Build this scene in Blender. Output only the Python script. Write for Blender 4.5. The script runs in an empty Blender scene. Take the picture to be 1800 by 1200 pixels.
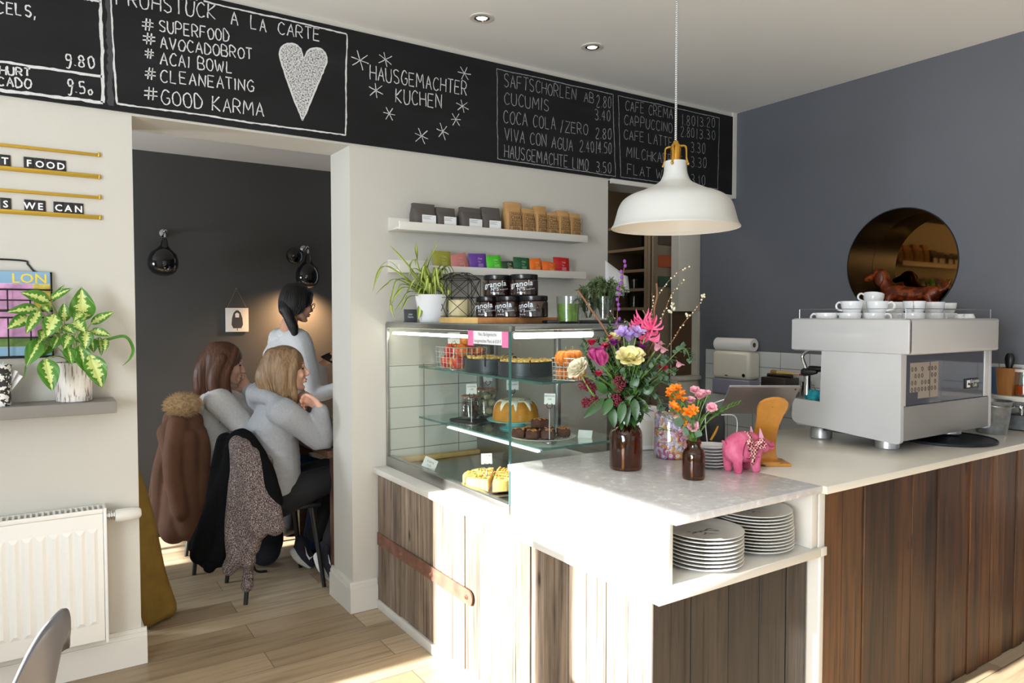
import bpy, bmesh, math, random
from math import sin, cos, pi, radians, sqrt, atan2
from mathutils import Vector, Matrix
rnd = random.Random(7)
scn = bpy.context.scene
COL = scn.collection

# ---------------------------------------------------------------- camera
FPX, CAMH, YAW, PITCH = 1265.0, 1.45, radians(33.4), math.atan(46/1265.0)
cam_data = bpy.data.cameras.new('camera')
cam_data.sensor_width = 36.0
cam_data.lens = FPX/1800.0*36.0
cam_data.clip_start = 0.02
cam = bpy.data.objects.new('camera', cam_data)
cam.location = (0, 0, CAMH)
cam.rotation_euler = (pi/2-PITCH, 0, -YAW)
COL.objects.link(cam)
scn.camera = cam
CF = Vector((sin(YAW)*cos(PITCH), cos(YAW)*cos(PITCH), -sin(PITCH)))
CR = Vector((cos(YAW), -sin(YAW), 0))
CU = CR.cross(CF)
def at(x, y, ax, v):
    """point of the real plane ax = v seen along a picture direction"""
    d = CF + CR*((x-900)/FPX) + CU*((600-y)/FPX)
    i = 'XYZ'.index(ax)
    o = Vector((0, 0, CAMH))
    return o + d*((v-o[i])/d[i])

# ---------------------------------------------------------------- daylight, exposure
scn.view_settings.view_transform = 'Standard'
scn.view_settings.look = 'None'
scn.view_settings.gamma = 1.0
scn.view_settings.use_curve_mapping = False
scn.view_settings.exposure = 0.06
world = bpy.data.worlds.new('sky')
scn.world = world
world.use_nodes = True
world.node_tree.nodes['Background'].inputs[0].default_value = (0.75, 0.86, 1.0, 1)
world.node_tree.nodes['Background'].inputs[1].default_value = 1.0
def add_sun(direction, strength, angle, color):
    l = bpy.data.lights.new('sun', 'SUN')
    l.energy = strength; l.angle = radians(angle); l.color = color
    o = bpy.data.objects.new('sun', l)
    o.location = (-6, 0, 5)
    o.rotation_euler = Vector(direction).to_track_quat('-Z', 'Y').to_euler()
    COL.objects.link(o)
def add_area(name, loc, direction, sx, sy, power, color):
    l = bpy.data.lights.new(name, 'AREA')
    l.shape = 'RECTANGLE'; l.size = sx; l.size_y = sy
    l.energy = power; l.color = color
    o = bpy.data.objects.new(name, l)
    o.location = loc
    o.rotation_euler = Vector(direction).to_track_quat('-Z', 'Y').to_euler()
    COL.objects.link(o)
add_sun((1.0, -0.03, -0.366), 30.0, 0.7, (1.0, 0.975, 0.94))
add_area('daylight_street_window', (-2.34, -0.2, 1.45), (1, 0, 0.75), 1.6, 2.2, 215, (0.87, 0.935, 1.0))
add_area('daylight_back_room_window', (-2.30, 4.9, 1.4), (1, 0, 0.1), 1.5, .7, 170, (0.82, 0.91, 1.0))

# ---------------------------------------------------------------- materials
def lin(c):
    c /= 255.0
    return c/12.92 if c <= 0.04045 else ((c+0.055)/1.055)**2.4
def S(r, g, b):
    return (lin(r), lin(g), lin(b), 1)
MATS = {}
class NT:
    def __init__(s, m):
        s.m = m; s.t = m.node_tree; s.n = s.t.nodes; s.b = s.n['Principled BSDF']
    def add(s, typ, **kw):
        n = s.n.new(typ)
        for k, v in kw.items():
            setattr(n, k, v)
        return n
    def link(s, a, b): s.t.links.new(a, b)
    def ramp(s, stops, interp='LINEAR'):
        r = s.add('ShaderNodeValToRGB'); r.color_ramp.interpolation = interp
        e = r.color_ramp.elements
        while len(e) < len(stops): e.new(0.5)
        for x, (p, c) in zip(e, stops):
            x.position = p; x.color = c
        return r
    def coords(s, scale=(1, 1, 1), which='Object', rot=(0, 0, 0)):
        tc = s.add('ShaderNodeTexCoord'); mp = s.add('ShaderNodeMapping')
        mp.inputs['Scale'].default_value = scale
        mp.inputs['Rotation'].default_value = rot
        s.link(tc.outputs[which], mp.inputs[0])
        return mp.outputs[0]
    def noise(s, vec, scale, detail=3, rough=0.55):
        n = s.add('ShaderNodeTexNoise'); n.inputs['Scale'].default_value = scale
        n.inputs['Detail'].default_value = detail; n.inputs['Roughness'].default_value = rough
        if vec is not None: s.link(vec, n.inputs['Vector'])
        return n
    def bump(s, h, strength, dist=0.01):
        b = s.add('ShaderNodeBump'); b.inputs['Strength'].default_value = strength
        b.inputs['Distance'].default_value = dist
        s.link(h, b.inputs['Height']); s.link(b.outputs[0], s.b.inputs['Normal'])
        return b
    def mix(s, fac, a, b, blend='MIX'):
        m = s.add('ShaderNodeMix', data_type='RGBA', blend_type=blend)
        for sock, val in ((m.inputs[0], fac), (m.inputs[6], a), (m.inputs[7], b)):
            if hasattr(val, 'links'): s.link(val, sock)
            else: sock.default_value = val
        return m.outputs[2]
def mat(name, col, rough=0.5, metal=0.0, var=0.0, vscale=8.0, bump=0.0, bscale=60.0, spec=None, coat=0.0, trans=0.0, sheen=0.0, emit=None, estr=0.0, stretch=(1, 1, 1)):
    if name in MATS: return MATS[name]
    m = bpy.data.materials.new(name); m.use_nodes = True
    t = NT(m); b = t.b
    b.inputs['Base Color'].default_value = col
    b.inputs['Roughness'].default_value = rough
    b.inputs['Metallic'].default_value = metal
    if spec is not None: b.inputs['Specular IOR Level'].default_value = spec
    b.inputs['Coat Weight'].default_value = coat
    b.inputs['Transmission Weight'].default_value = trans
    b.inputs['Sheen Weight'].default_value = sheen
    if emit: b.inputs['Emission Color'].default_value = emit; b.inputs['Emission Strength'].default_value = estr
    if var or bump:
        v = t.coords(stretch)
    if var:
        n = t.noise(v, vscale, 4)
        lo = tuple(c*(1-var) for c in col[:3])+(1,); hi = tuple(min(1, c*(1+var)) for c in col[:3])+(1,)
        r = t.ramp([(0.3, lo), (0.7, hi)])
        t.link(n.outputs[0], r.inputs[0]); t.link(r.outputs[0], b.inputs['Base Color'])
    if bump:
        n2 = t.noise(v, bscale, 3)
        t.bump(n2.outputs[0], bump, 0.004)
    MATS[name] = m
    return m
def island_mat(name, stops, rough=0.6, grain=0.35, gscale=(40, 40, 2.5), bump=0.35, knots=0.0):
    """boards: every loose piece gets its own tone, with grain along its length"""
    if name in MATS: return MATS[name]
    m = bpy.data.materials.new(name); m.use_nodes = True
    t = NT(m)
    g = t.add('ShaderNodeNewGeometry')
    r = t.ramp(stops); t.link(g.outputs['Random Per Island'], r.inputs[0])
    v = t.coords(gscale)
    add = t.add('ShaderNodeVectorMath', operation='ADD')
    mul = t.add('ShaderNodeVectorMath', operation='SCALE'); mul.inputs[0].default_value = (31, 17, 47)
    t.link(g.outputs['Random Per Island'], mul.inputs['Scale'])
    t.link(v, add.inputs[0]); t.link(mul.outputs[0], add.inputs[1])
    n = t.noise(add.outputs[0], 1.0, 6, 0.65)
    gr = t.ramp([(0.28, (1-grain*1.6,)*3+(1,)), (0.5, (1, 1, 1, 1)), (0.75, (1+grain,)*3+(1,))])
    t.link(n.outputs[0], gr.inputs[0])
    c = t.mix(1.0, r.outputs[0], gr.outputs[0], 'MULTIPLY')
    n3 = t.noise(t.coords((3, 3, 0.9)), 2.2, 4)
    wr = t.ramp([(0.36, (0.55, 0.52, 0.49, 1)), (0.6, (1.12, 1.1, 1.06, 1))]); t.link(n3.outputs[0], wr.inputs[0])
    c = t.mix(0.75, c, t.mix(1.0, c, wr.outputs[0], 'MULTIPLY'))
    sc_ = t.add('ShaderNodeVectorMath', operation='MULTIPLY_ADD'); sc_.inputs[1].default_value = (90, 90, 1.6); t.link(t.coords((1, 1, 1)), sc_.inputs[0]); t.link(mul.outputs[0], sc_.inputs[2])
    n5 = t.noise(sc_.outputs[0], 1.0, 3, 0.5)                     # drying cracks along the grain
    ck = t.ramp([(0.60, (1, 1, 1, 1)), (0.655, (0.22, 0.19, 0.17, 1))]); t.link(n5.outputs[0], ck.inputs[0])
    c = t.mix(0.85, c, t.mix(1.0, c, ck.outputs[0], 'MULTIPLY'))
    vo = t.add('ShaderNodeTexVoronoi'); vo.inputs['Scale'].default_value = 1.0                    # knots
    kn = t.add('ShaderNodeVectorMath', operation='MULTIPLY_ADD'); kn.inputs[1].default_value = (9, 9, 3.4); t.link(t.coords((1, 1, 1)), kn.inputs[0]); t.link(mul.outputs[0], kn.inputs[2]); t.link(kn.outputs[0], vo.inputs['Vector'])
    kr = t.ramp([(0.05, (0.25, 0.2, 0.17, 1)), (0.12, (1, 1, 1, 1))]); t.link(vo.outputs['Distance'], kr.inputs[0])
    c = t.mix(1.0, c, kr.outputs[0], 'MULTIPLY')
    t.link(c, t.b.inputs['Base Color'])
    t.b.inputs['Roughness'].default_value = rough
    t.bump(n.outputs[0], bump, 0.004)
    MATS[name] = m
    return m
WALL = mat('warm_white_wall_paint', S(199, 196, 187), 0.85, var=0.02, vscale=1.5, bump=0.12, bscale=90)
WHITE = mat('white_gloss_paint', S(216, 213, 205), 0.45, var=0.02, vscale=3)
CEIL = mat('white_ceiling_paint', S(243, 243, 240), 0.9, var=0.012, vscale=0.8, bump=0.06, bscale=50)
GREY = mat('slate_grey_wall_paint', S(98, 101, 108), 0.6, var=0.05, vscale=2.0, bump=0.15, bscale=70)
DARKWALL = mat('anthracite_wall_paint', S(80, 80, 80), 0.75, var=0.05, vscale=2.0, bump=0.1, bscale=70)
BLACK = mat('black_metal', S(20, 20, 21), 0.38, metal=0.2)
BLACKWOOD = mat('black_stained_wood', S(24, 24, 25), 0.4, var=0.25, vscale=30)
BRASS = mat('brushed_brass', S(205, 168, 70), 0.28, metal=1.0)
CHROME = mat('chrome', S(205, 205, 205), 0.12, metal=1.0)
STEEL = mat('brushed_steel', S(176, 176, 172), 0.33, metal=1.0, var=0.06, vscale=20)
ALU = mat('satin_aluminium', S(200, 200, 202), 0.4, metal=0.9)
PORC = mat('white_porcelain', S(236, 237, 238), 0.12, spec=0.6)
PAPER = mat('white_paper', S(238, 238, 238), 0.8)
INK = mat('dark_grey_ink', S(70, 72, 78), 0.8)
PRINT = mat('white_print', S(235, 235, 235), 0.7)
BLACKPRINT = mat('black_print', S(34, 26, 20), 0.7)

def glass_mat(name, tint, refl_rough=0.0, gl=1.0, f0=0.045):
    """thin glass: passes light, reflects more at grazing angles"""
    m = bpy.data.materials.new(name); m.use_nodes = True
    nt = m.node_tree; n = nt.nodes; n.clear()
    out = n.new('ShaderNodeOutputMaterial'); mx = n.new('ShaderNodeMixShader')
    tr = n.new('ShaderNodeBsdfTransparent'); g = n.new('ShaderNodeBsdfGlossy'); f = n.new('ShaderNodeLayerWeight')
    f.inputs[0].default_value = 0.5
    p = n.new('ShaderNodeMath'); p.operation = 'POWER'; p.inputs[1].default_value = 4.5
    q = n.new('ShaderNodeMath'); q.operation = 'MULTIPLY_ADD'; q.inputs[1].default_value = 0.85; q.inputs[2].default_value = f0
    tr.inputs[0].default_value = tint; g.inputs['Roughness'].default_value = refl_rough
    g.inputs[0].default_value = (gl, gl, gl, 1)
    nt.links.new(f.outputs['Facing'], p.inputs[0]); nt.links.new(p.outputs[0], q.inputs[0])
    nt.links.new(q.outputs[0], mx.inputs[0]); nt.links.new(tr.outputs[0], mx.inputs[1]); nt.links.new(g.outputs[0], mx.inputs[2])
    nt.links.new(mx.outputs[0], out.inputs[0])
    MATS[name] = m
    return m
PANE = glass_mat('clear_pane_glass', (0.94, 0.97, 0.95, 1))
JARGLASS = glass_mat('thin_clear_jar_glass', (0.93, 0.95, 0.94, 1), 0.02)
SHELFGLASS = glass_mat('green_tinted_shelf_glass', (0.80, 0.89, 0.86, 1), 0.02)
GLASSEDGE = mat('green_glass_edge', S(70, 110, 104), 0.15, spec=0.7)
AMBER = bpy.data.materials.new('amber_bottle_glass'); AMBER.use_nodes = True
_t = NT(AMBER); _t.b.inputs['Base Color'].default_value = (0.30, 0.10, 0.022, 1); _t.b.inputs['Roughness'].default_value = 0.05
_t.b.inputs['Transmission Weight'].default_value = 0.97; _t.b.inputs['IOR'].default_value = 1.45; _t.b.inputs['Coat Weight'].default_value = 0.4

def chalk_mat(name, base, strength, sc=420):
    m = bpy.data.materials.new(name); m.use_nodes = True
    t = NT(m)
    v = t.coords((1, 1, 1))
    n = t.noise(v, sc, 3, 0.75)
    r = t.ramp([(0.5-strength*0.22, (0.03, 0.03, 0.031, 1)), (0.5+0.05, base)])
    t.link(n.outputs[0], r.inputs[0]); t.link(r.outputs[0], t.b.inputs['Base Color'])
    t.b.inputs['Roughness'].default_value = 0.95; t.b.inputs['Specular IOR Level'].default_value = 0.1
    return m
CHALK = chalk_mat('white_chalk', S(226, 226, 226), 1.4)
CHALKTHIN = chalk_mat('faint_chalk', S(176, 176, 178), 0.9)
CHALKFILL = chalk_mat('rubbed_chalk', S(214, 214, 214), 0.5, 150)
BOARD = bpy.data.materials.new('blackboard_paint'); BOARD.use_nodes = True
_t = NT(BOARD); _n = _t.noise(_t.coords((0.6, 1, 2.2)), 3.2, 5, 0.6)
_r = _t.ramp([(0.35, S(22, 22, 23)), (0.6, S(29, 29, 31)), (0.85, S(46, 46, 49))]); _t.link(_n.outputs[0], _r.inputs[0])
_t.link(_r.outputs[0], _t.b.inputs['Base Color']); _t.b.inputs['Roughness'].default_value = 0.7; _t.b.inputs['Specular IOR Level'].default_value = 0.25

FLOORM = bpy.data.materials.new('oak_vinyl_planks'); FLOORM.use_nodes = True
_t = NT(FLOORM); _v = _t.coords((1, 1, 1))
_b = _t.add('ShaderNodeTexBrick'); _b.offset = 0.37; _t.link(_v, _b.inputs['Vector'])
_b.inputs['Scale'].default_value = 1.0; _b.inputs['Brick Width'].default_value = 1.25; _b.inputs['Row Height'].default_value = 0.165
_b.inputs['Mortar Size'].default_value = 0.0016; _b.inputs['Mortar Smooth'].default_value = 0.1
_b.inputs['Color1'].default_value = (0, 0, 0, 1); _b.inputs['Color2'].default_value = (1, 1, 1, 1); _b.inputs['Mortar'].default_value = (0.4, 0.4, 0.4, 1)
_r = _t.ramp([(0.0, S(150, 130, 104)), (0.5, S(172, 152, 124)), (1.0, S(188, 170, 142))]); _t.link(_b.outputs[0], _r.inputs[0])
_off = _t.add('ShaderNodeVectorMath', operation='MULTIPLY_ADD'); _off.inputs[1].default_value = (2.2, 30, 30)
_sep = _t.add('ShaderNodeVectorMath', operation='SCALE'); _sep.inputs['Scale'].default_value = 9.0; _t.link(_b.outputs[0], _sep.inputs[0])
_t.link(_v, _off.inputs[0]); _t.link(_sep.outputs[0], _off.inputs[2])
_n = _t.noise(_off.outputs[0], 1.0, 6, 0.62)
_g = _t.ramp([(0.25, (0.55, 0.52, 0.48, 1)), (0.5, (1, 1, 1, 1)), (0.8, (1.15, 1.15, 1.15, 1))]); _t.link(_n.outputs[0], _g.inputs[0])
_c = _t.mix(1.0, _r.outputs[0], _g.outputs[0], 'MULTIPLY')
_c = _t.mix(_b.outputs['Fac'], _c, (0.10, 0.08, 0.06, 1))
_t.link(_c, _t.b.inputs['Base Color']); _t.b.inputs['Roughness'].default_value = 0.42
_t.bump(_n.outputs[0], 0.08, 0.002)

QUARTZ = bpy.data.materials.new('speckled_quartz_worktop'); QUARTZ.use_nodes = True
_t = NT(QUARTZ); _v = _t.coords((1, 1, 1))
_n = _t.noise(_v, 38, 5, 0.7); _n2 = _t.noise(_v, 9, 3)
_r = _t.ramp([(0.35, S(204, 203, 203)), (0.58, S(216, 215, 215)), (0.66, S(242, 242, 241)), (0.72, S(220, 219, 219))]); _t.link(_n.outputs[0], _r.inputs[0])
_r2 = _t.ramp([(0.3, (0.95, 0.94, 0.94, 1)), (0.7, (1.03, 1.03, 1.03, 1))]); _t.link(_n2.outputs[0], _r2.inputs[0])
_t.link(_t.mix(1.0, _r.outputs[0], _r2.outputs[0], 'MULTIPLY'), _t.b.inputs['Base Color']); _t.b.inputs['Roughness'].default_value = 0.22
CREAM = mat('cream_laminate_worktop', S(222, 217, 204), 0.2, var=0.02)
def tile_mat(name, w, h, off, axis, col=S(214, 215, 208), grout=S(120, 118, 108), org=(0, 0, 0)):
    m = bpy.data.materials.new(name); m.use_nodes = True
    t = NT(m)
    tc = t.add('ShaderNodeTexCoord'); sx = t.add('ShaderNodeSeparateXYZ'); cb = t.add('ShaderNodeCombineXYZ')
    sub = t.add('ShaderNodeVectorMath', operation='SUBTRACT'); sub.inputs[1].default_value = org
    t.link(tc.outputs['Object'], sub.inputs[0]); t.link(sub.outputs[0], sx.inputs[0])
    t.link(sx.outputs[axis], cb.inputs[0]); t.link(sx.outputs['Z'], cb.inputs[1])
    b = t.add('ShaderNodeTexBrick'); b.offset = off; t.link(cb.outputs[0], b.inputs['Vector'])
    b.inputs['Scale'].default_value = 1.0; b.inputs['Brick Width'].default_value = w; b.inputs['Row Height'].default_value = h
    b.inputs['Mortar Size'].default_value = 0.0022; b.inputs['Mortar Smooth'].default_value = 0.2
    b.inputs['Color1'].default_value = col; b.inputs['Color2'].default_value = tuple(c*0.97 for c in col[:3])+(1,); b.inputs['Mortar'].default_value = grout
    t.link(b.outputs[0], t.b.inputs['Base Color']); t.b.inputs['Roughness'].default_value = 0.12
    inv = t.add('ShaderNodeMath', operation='SUBTRACT'); inv.inputs[0].default_value = 1.0; t.link(b.outputs['Fac'], inv.inputs[1])
    t.bump(inv.outputs[0], 0.4, 0.002)
    MATS[name] = m
    return m
BARN = island_mat('bleached_barn_boards', [(0.0, S(116, 100, 84)), (0.35, S(140, 124, 108)), (0.7, S(128, 113, 99)), (1.0, S(154, 138, 120))], 0.75, 0.45)
DARKBARN = island_mat('dark_brown_barn_boards', [(0.0, S(54, 35, 20)), (0.3, S(90, 56, 26)), (0.6, S(68, 43, 23)), (0.85, S(102, 68, 35)), (1.0, S(74, 49, 28))], 0.5, 0.5)
GREYBARN = island_mat('smoky_barn_boards', [(0.0, S(44, 38, 34)), (0.5, S(66, 56, 48)), (1.0, S(54, 46, 38))], 0.55, 0.5)

# ---------------------------------------------------------------- mesh builder
class MB:
    def __init__(s):
        s.v = []; s.f = []; s.mi = []; s.M = Matrix.Identity(4)
    def add(s, vs, fs, mi=0):
        b = len(s.v)
        s.v += [s.M @ Vector(p) for p in vs]
        s.f += [tuple(b+i for i in q) for q in fs]
        s.mi += [mi]*len(fs)
        return s
    def box(s, a, b, bevel=0.0, mi=0, seg=2):
        x0, y0, z0 = (min(a[i], b[i]) for i in range(3)); x1, y1, z1 = (max(a[i], b[i]) for i in range(3))
        if bevel <= 0:
            v = [(x0, y0, z0), (x1, y0, z0), (x1, y1, z0), (x0, y1, z0), (x0, y0, z1), (x1, y0, z1), (x1, y1, z1), (x0, y1, z1)]
            return s.add(v, [(0, 3, 2, 1), (4, 5, 6, 7), (0, 1, 5, 4), (1, 2, 6, 5), (2, 3, 7, 6), (3, 0, 4, 7)], mi)
        bm = bmesh.new(); bmesh.ops.create_cube(bm, size=1.0)
        for q in bm.verts:
            q.co = Vector(((x0+x1)/2+q.co.x*(x1-x0), (y0+y1)/2+q.co.y*(y1-y0), (z0+z1)/2+q.co.z*(z1-z0)))
        bevel = min(bevel, 0.49*min(x1-x0, y1-y0, z1-z0))
        bmesh.ops.bevel(bm, geom=bm.edges[:], offset=bevel, segments=seg, profile=0.5, affect='EDGES')
        bm.verts.index_update()
        s.add([q.co[:] for q in bm.verts], [[q.index for q in f.verts] for f in bm.faces], mi)
        bm.free(); return s
    def lathe(s, prof, seg=32, c=(0, 0, 0), mi=0, a0=0.0, sx=1.0, sy=1.0):
        vs = []; fs = []; n = len(prof)
        idx = []
        for (r, z) in prof:
            if r < 1e-6:
                idx.append([len(vs)]); vs.append((c[0], c[1], c[2]+z))
            else:
                idx.append(list(range(len(vs), len(vs)+seg)))
                for k in range(seg):
                    a = a0+2*pi*k/seg
                    vs.append((c[0]+r*cos(a)*sx, c[1]+r*sin(a)*sy, c[2]+z))
        for i in range(n-1):
            A, B = idx[i], idx[i+1]
            for k in range(seg):
                k2 = (k+1) % seg
                if len(A) == 1 and len(B) == 1: continue
                if len(A) == 1: fs.append((A[0], B[k2], B[k]))
                elif len(B) == 1: fs.append((A[k], A[k2], B[0]))
                else: fs.append((A[k], A[k2], B[k2], B[k]))
        return s.add(vs, fs, mi)
    def cyl(s, p0, p1, r0, r1=None, seg=16, mi=0):
        return s.tube([p0, p1], [r0, r0 if r1 is None else r1], seg, mi=mi)
    def tube(s, pts, r, seg=8, closed=False, mi=0, flat=1.0, caps=True):
        P = [Vector(p) for p in pts]; n = len(P)
        R = list(r) if hasattr(r, '__len__') else [r]*n
        vs = []; fs = []
        T = []
        for i in range(n):
            if closed: t = P[(i+1) % n]-P[i-1]
            elif i == 0: t = P[1]-P[0]
            elif i == n-1: t = P[-1]-P[-2]
            else: t = P[i+1]-P[i-1]
            if t.length < 1e-9: t = Vector((0, 0, 1))
            T.append(t.normalized())
        up = Vector((0, 0, 1)) if abs(T[0].z) < 0.9 else Vector((1, 0, 0))
        N = (up-T[0]*up.dot(T[0])).normalized()
        for i in range(n):
            N = N-T[i]*N.dot(T[i])
            if N.length < 1e-6: N = T[i].orthogonal()
            N.normalize(); B = T[i].cross(N)
            for k in range(seg):
                a = 2*pi*k/seg
                vs.append(P[i]+N*(cos(a)*R[i]*flat)+B*(sin(a)*R[i]))
        m = n if closed else n-1
        for i in range(m):
            j = (i+1) % n
            for k in range(seg):
                k2 = (k+1) % seg
                fs.append((i*seg+k, i*seg+k2, j*seg+k2, j*seg+k))
        if not closed and caps:
            fs.append(tuple(range(seg-1, -1, -1))); fs.append(tuple((n-1)*seg+k for k in range(seg)))
        return s.add(vs, fs, mi)
    def sphere(s, c, r, nu=20, nv=12, mi=0):
        r = (r, r, r) if not hasattr(r, '__len__') else r
        vs = [(c[0], c[1], c[2]-r[2])]; fs = []
        for j in range(1, nv):
            t = -pi/2+pi*j/nv
            for k in range(nu):
                a = 2*pi*k/nu
                vs.append((c[0]+r[0]*cos(t)*cos(a), c[1]+r[1]*cos(t)*sin(a), c[2]+r[2]*sin(t)))
        vs.append((c[0], c[1], c[2]+r[2])); top = len(vs)-1
        for k in range(nu):
            k2 = (k+1) % nu
            fs.append((0, 1+k2, 1+k)); fs.append((top, 1+(nv-2)*nu+k, 1+(nv-2)*nu+k2))
            for j in range(nv-2):
                fs.append((1+j*nu+k, 1+j*nu+k2, 1+(j+1)*nu+k2, 1+(j+1)*nu+k))
        return s.add(vs, fs, mi)
    def prism(s, pts, z0, z1, mi=0):
        n = len(pts)
        vs = [(p[0], p[1], z0) for p in pts]+[(p[0], p[1], z1) for p in pts]
        fs = [tuple(range(n-1, -1, -1)), tuple(range(n, 2*n))]+[(i, (i+1) % n, n+(i+1) % n, n+i) for i in range(n)]
        return s.add(vs, fs, mi)
    def grid(s, fn, nu, nv, mi=0, wrapu=False):
        vs = [fn(i/(nu if wrapu else nu-1), j/(nv-1)) for j in range(nv) for i in range(nu)]
        fs = []
        for j in range(nv-1):
            for i in range(nu if wrapu else nu-1):
                i2 = (i+1) % nu
                fs.append((j*nu+i, j*nu+i2, (j+1)*nu+i2, (j+1)*nu+i))
        return s.add(vs, fs, mi)
    def build(s, name, mats, parent=None, loc=None, rot=None, sharp=38, thick=0.0):
        me = bpy.data.meshes.new(name)
        me.from_pydata([v[:] for v in s.v], [], s.f)
        for m in (mats if isinstance(mats, (list, tuple)) else [mats]): me.materials.append(m)
        me.polygons.foreach_set('material_index', s.mi)
        me.polygons.foreach_set('use_smooth', [True]*len(s.f))
        me.update()
        try: me.set_sharp_from_angle(angle=radians(sharp))
        except Exception: pass
        o = bpy.data.objects.new(name, me)
        COL.objects.link(o)
        if parent is not None: o.parent = parent
        if loc is not None: o.location = loc
        if rot is not None: o.rotation_euler = rot
        if thick:
            md = o.modifiers.new('thickness', 'SOLIDIFY'); md.thickness = thick; md.offset = 0
        return o
def tag(o, label, cat, group=None, kind=None):
    if label: o['label'] = label
    if cat: o['category'] = cat
    if group: o['group'] = group
    if kind: o['kind'] = kind
    return o
def thing(name, label, cat, loc=(0, 0, 0), rotz=0.0, group=None):
    o = bpy.data.objects.new(name, None); o.empty_display_size = 0.05
    o.location = loc; o.rotation_euler = (0, 0, rotz); COL.objects.link(o)
    return tag(o, label, cat, group)
def struct(name, mb, m, **kw):
    o = mb.build(name, m, **kw); o['kind'] = 'structure'; return o
def dup(root, loc, rotz=None, label=None, group=None, rot=None, scale=None):
    r = root.copy(); COL.objects.link(r); r.location = loc
    if rotz is not None: r.rotation_euler = (0, 0, rotz)
    if rot is not None: r.rotation_euler = rot
    if scale is not None: r.scale = (scale,)*3 if not hasattr(scale, '__len__') else scale
    if label: r['label'] = label
    if group: r['group'] = group
    for ch in list(root.children):
        c = ch.copy(); COL.objects.link(c); c.parent = r
        for g in list(ch.children):
            d = g.copy(); COL.objects.link(d); d.parent = c
    return r
def put(mb, M):
    mb.M = M; return mb
def TR(x, y, z): return Matrix.Translation((x, y, z))
def RZ(a): return Matrix.Rotation(a, 4, 'Z')
def RX(a): return Matrix.Rotation(a, 4, 'X')
def RY(a): return Matrix.Rotation(a, 4, 'Y')
_textcache = {}
def text_geo(txt, size, align='CENTER'):
    k = (txt, align)
    if k not in _textcache:
        c = bpy.data.curves.new('txt', 'FONT'); c.body = txt; c.size = 1.0; c.align_x = align; c.resolution_u = 2
        o = bpy.data.objects.new('txt', c); COL.objects.link(o)
        me = bpy.data.meshes.new_from_object(o.evaluated_get(bpy.context.evaluated_depsgraph_get()))
        _textcache[k] = ([v.co[:] for v in me.vertices], [tuple(p.vertices) for p in me.polygons])
        bpy.data.objects.remove(o); bpy.data.curves.remove(c); bpy.data.meshes.remove(me)
    vs, fs = _textcache[k]
    return [(v[0]*size, v[1]*size, 0) for v in vs], fs
def mb_text(mb, txt, size, M, mi=0, align='CENTER', bold=0.0, wx=1.0):
    """flat lettering in the local xy plane of M"""
    vs, fs = text_geo(txt, size, align)
    old = mb.M
    offs = [(0, 0)] if not bold else [(-bold, 0), (bold, 0), (0, bold), (0, -bold)]
    for k, (dx, dy) in enumerate(offs):
        mb.M = old @ M @ TR(dx, dy, 0.00004*k) @ Matrix.Diagonal((wx, 1, 1, 1)); mb.add(vs, fs, mi)
    mb.M = old
def face_front(x, y, z):      # text plane upright, facing -Y
    return TR(x, y, z) @ RX(pi/2)
def face_left(x, y, z):       # text plane upright, facing -X
    return TR(x, y, z) @ RZ(-pi/2) @ RX(pi/2)
def smoothpts(P, n=4):
    P = [Vector(p) for p in P]; out = []
    for i in range(len(P)-1):
        p0 = P[max(0, i-1)]; p1 = P[i]; p2 = P[i+1]; p3 = P[min(len(P)-1, i+2)]
        for k in range(n):
            t = k/n
            out.append(0.5*((2*p1)+(p2-p0)*t+(2*p0-5*p1+4*p2-p3)*t*t+(3*p1-p0-3*p2+p3)*t**3))
    out.append(P[-1]); return out

# ================================================================ THE SETTING
YW = 3.325          # face of the main wall
XR = 4.03           # face of the grey right-hand wall
ZC = 2.83
m = MB(); m.box((-2.4, -2.5, -0.1), (4.2, 5.8, 0.0)); struct('floor', m, FLOORM)
m = MB(); m.box((-2.4, -2.5, ZC), (4.2, YW+0.27, ZC+0.1)); struct('ceiling', m, CEIL)
m = MB(); m.box((-2.4, YW+0.27, 2.60), (2.6, 5.8, 2.7)); struct('ceiling_back_room', m, mat('shaded_ceiling_white', S(214, 212, 208), 0.9))  # shade of the back room is put into this ceiling colour
m = MB(); m.box((2.6, YW+0.27, ZC), (4.2, 5.4, ZC+0.1)); struct('ceiling_kitchen', m, CEIL)
m = MB()
m.box((-2.2, YW, 0), (0.337, YW+0.265, ZC)); m.box((0.337, YW, 2.262), (1.262, YW+0.265, ZC))
m.box((1.262, YW, 0), (2.885, YW+0.265, ZC)); m.box((2.885, YW, 2.262), (XR, YW+0.265, ZC))
struct('wall_back', m, WALL)
RCY, RCZ, RR, RDEP = 2.176, 1.737, .312, .26
m = MB(); Q = .42
m.box((XR, -2.5, 0), (XR+.4, RCY-Q, ZC)); m.box((XR, RCY+Q, 0), (XR+.4, 5.4, ZC)); m.box((XR, RCY-Q, 0), (XR+.4, RCY+Q, RCZ-Q)); m.box((XR, RCY-Q, RCZ+Q), (XR+.4, RCY+Q, ZC))
vs = []; fs = []; n = 96
for k in range(n):                      # wall face around the round opening
    a = 2*pi*k/n; c, s_ = cos(a), sin(a); q = Q/max(abs(c), abs(s_))
    vs += [(XR, RCY+RR*c, RCZ+RR*s_), (XR, RCY+q*c, RCZ+q*s_)]; j = (k+1) % n; fs.append((2*k, 2*k+1, 2*j+1, 2*j))
m.add(vs, fs); m.box((XR+.3, RCY-Q, RCZ-Q), (XR+.4, RCY+Q, RCZ+Q))
struct('wall_right', m, GREY)
m = MB(); m.box((-2.2, 5.65, 0), (2.6, 5.8, 2.7)); struct('wall_back_room_rear', m, DARKWALL)
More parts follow.
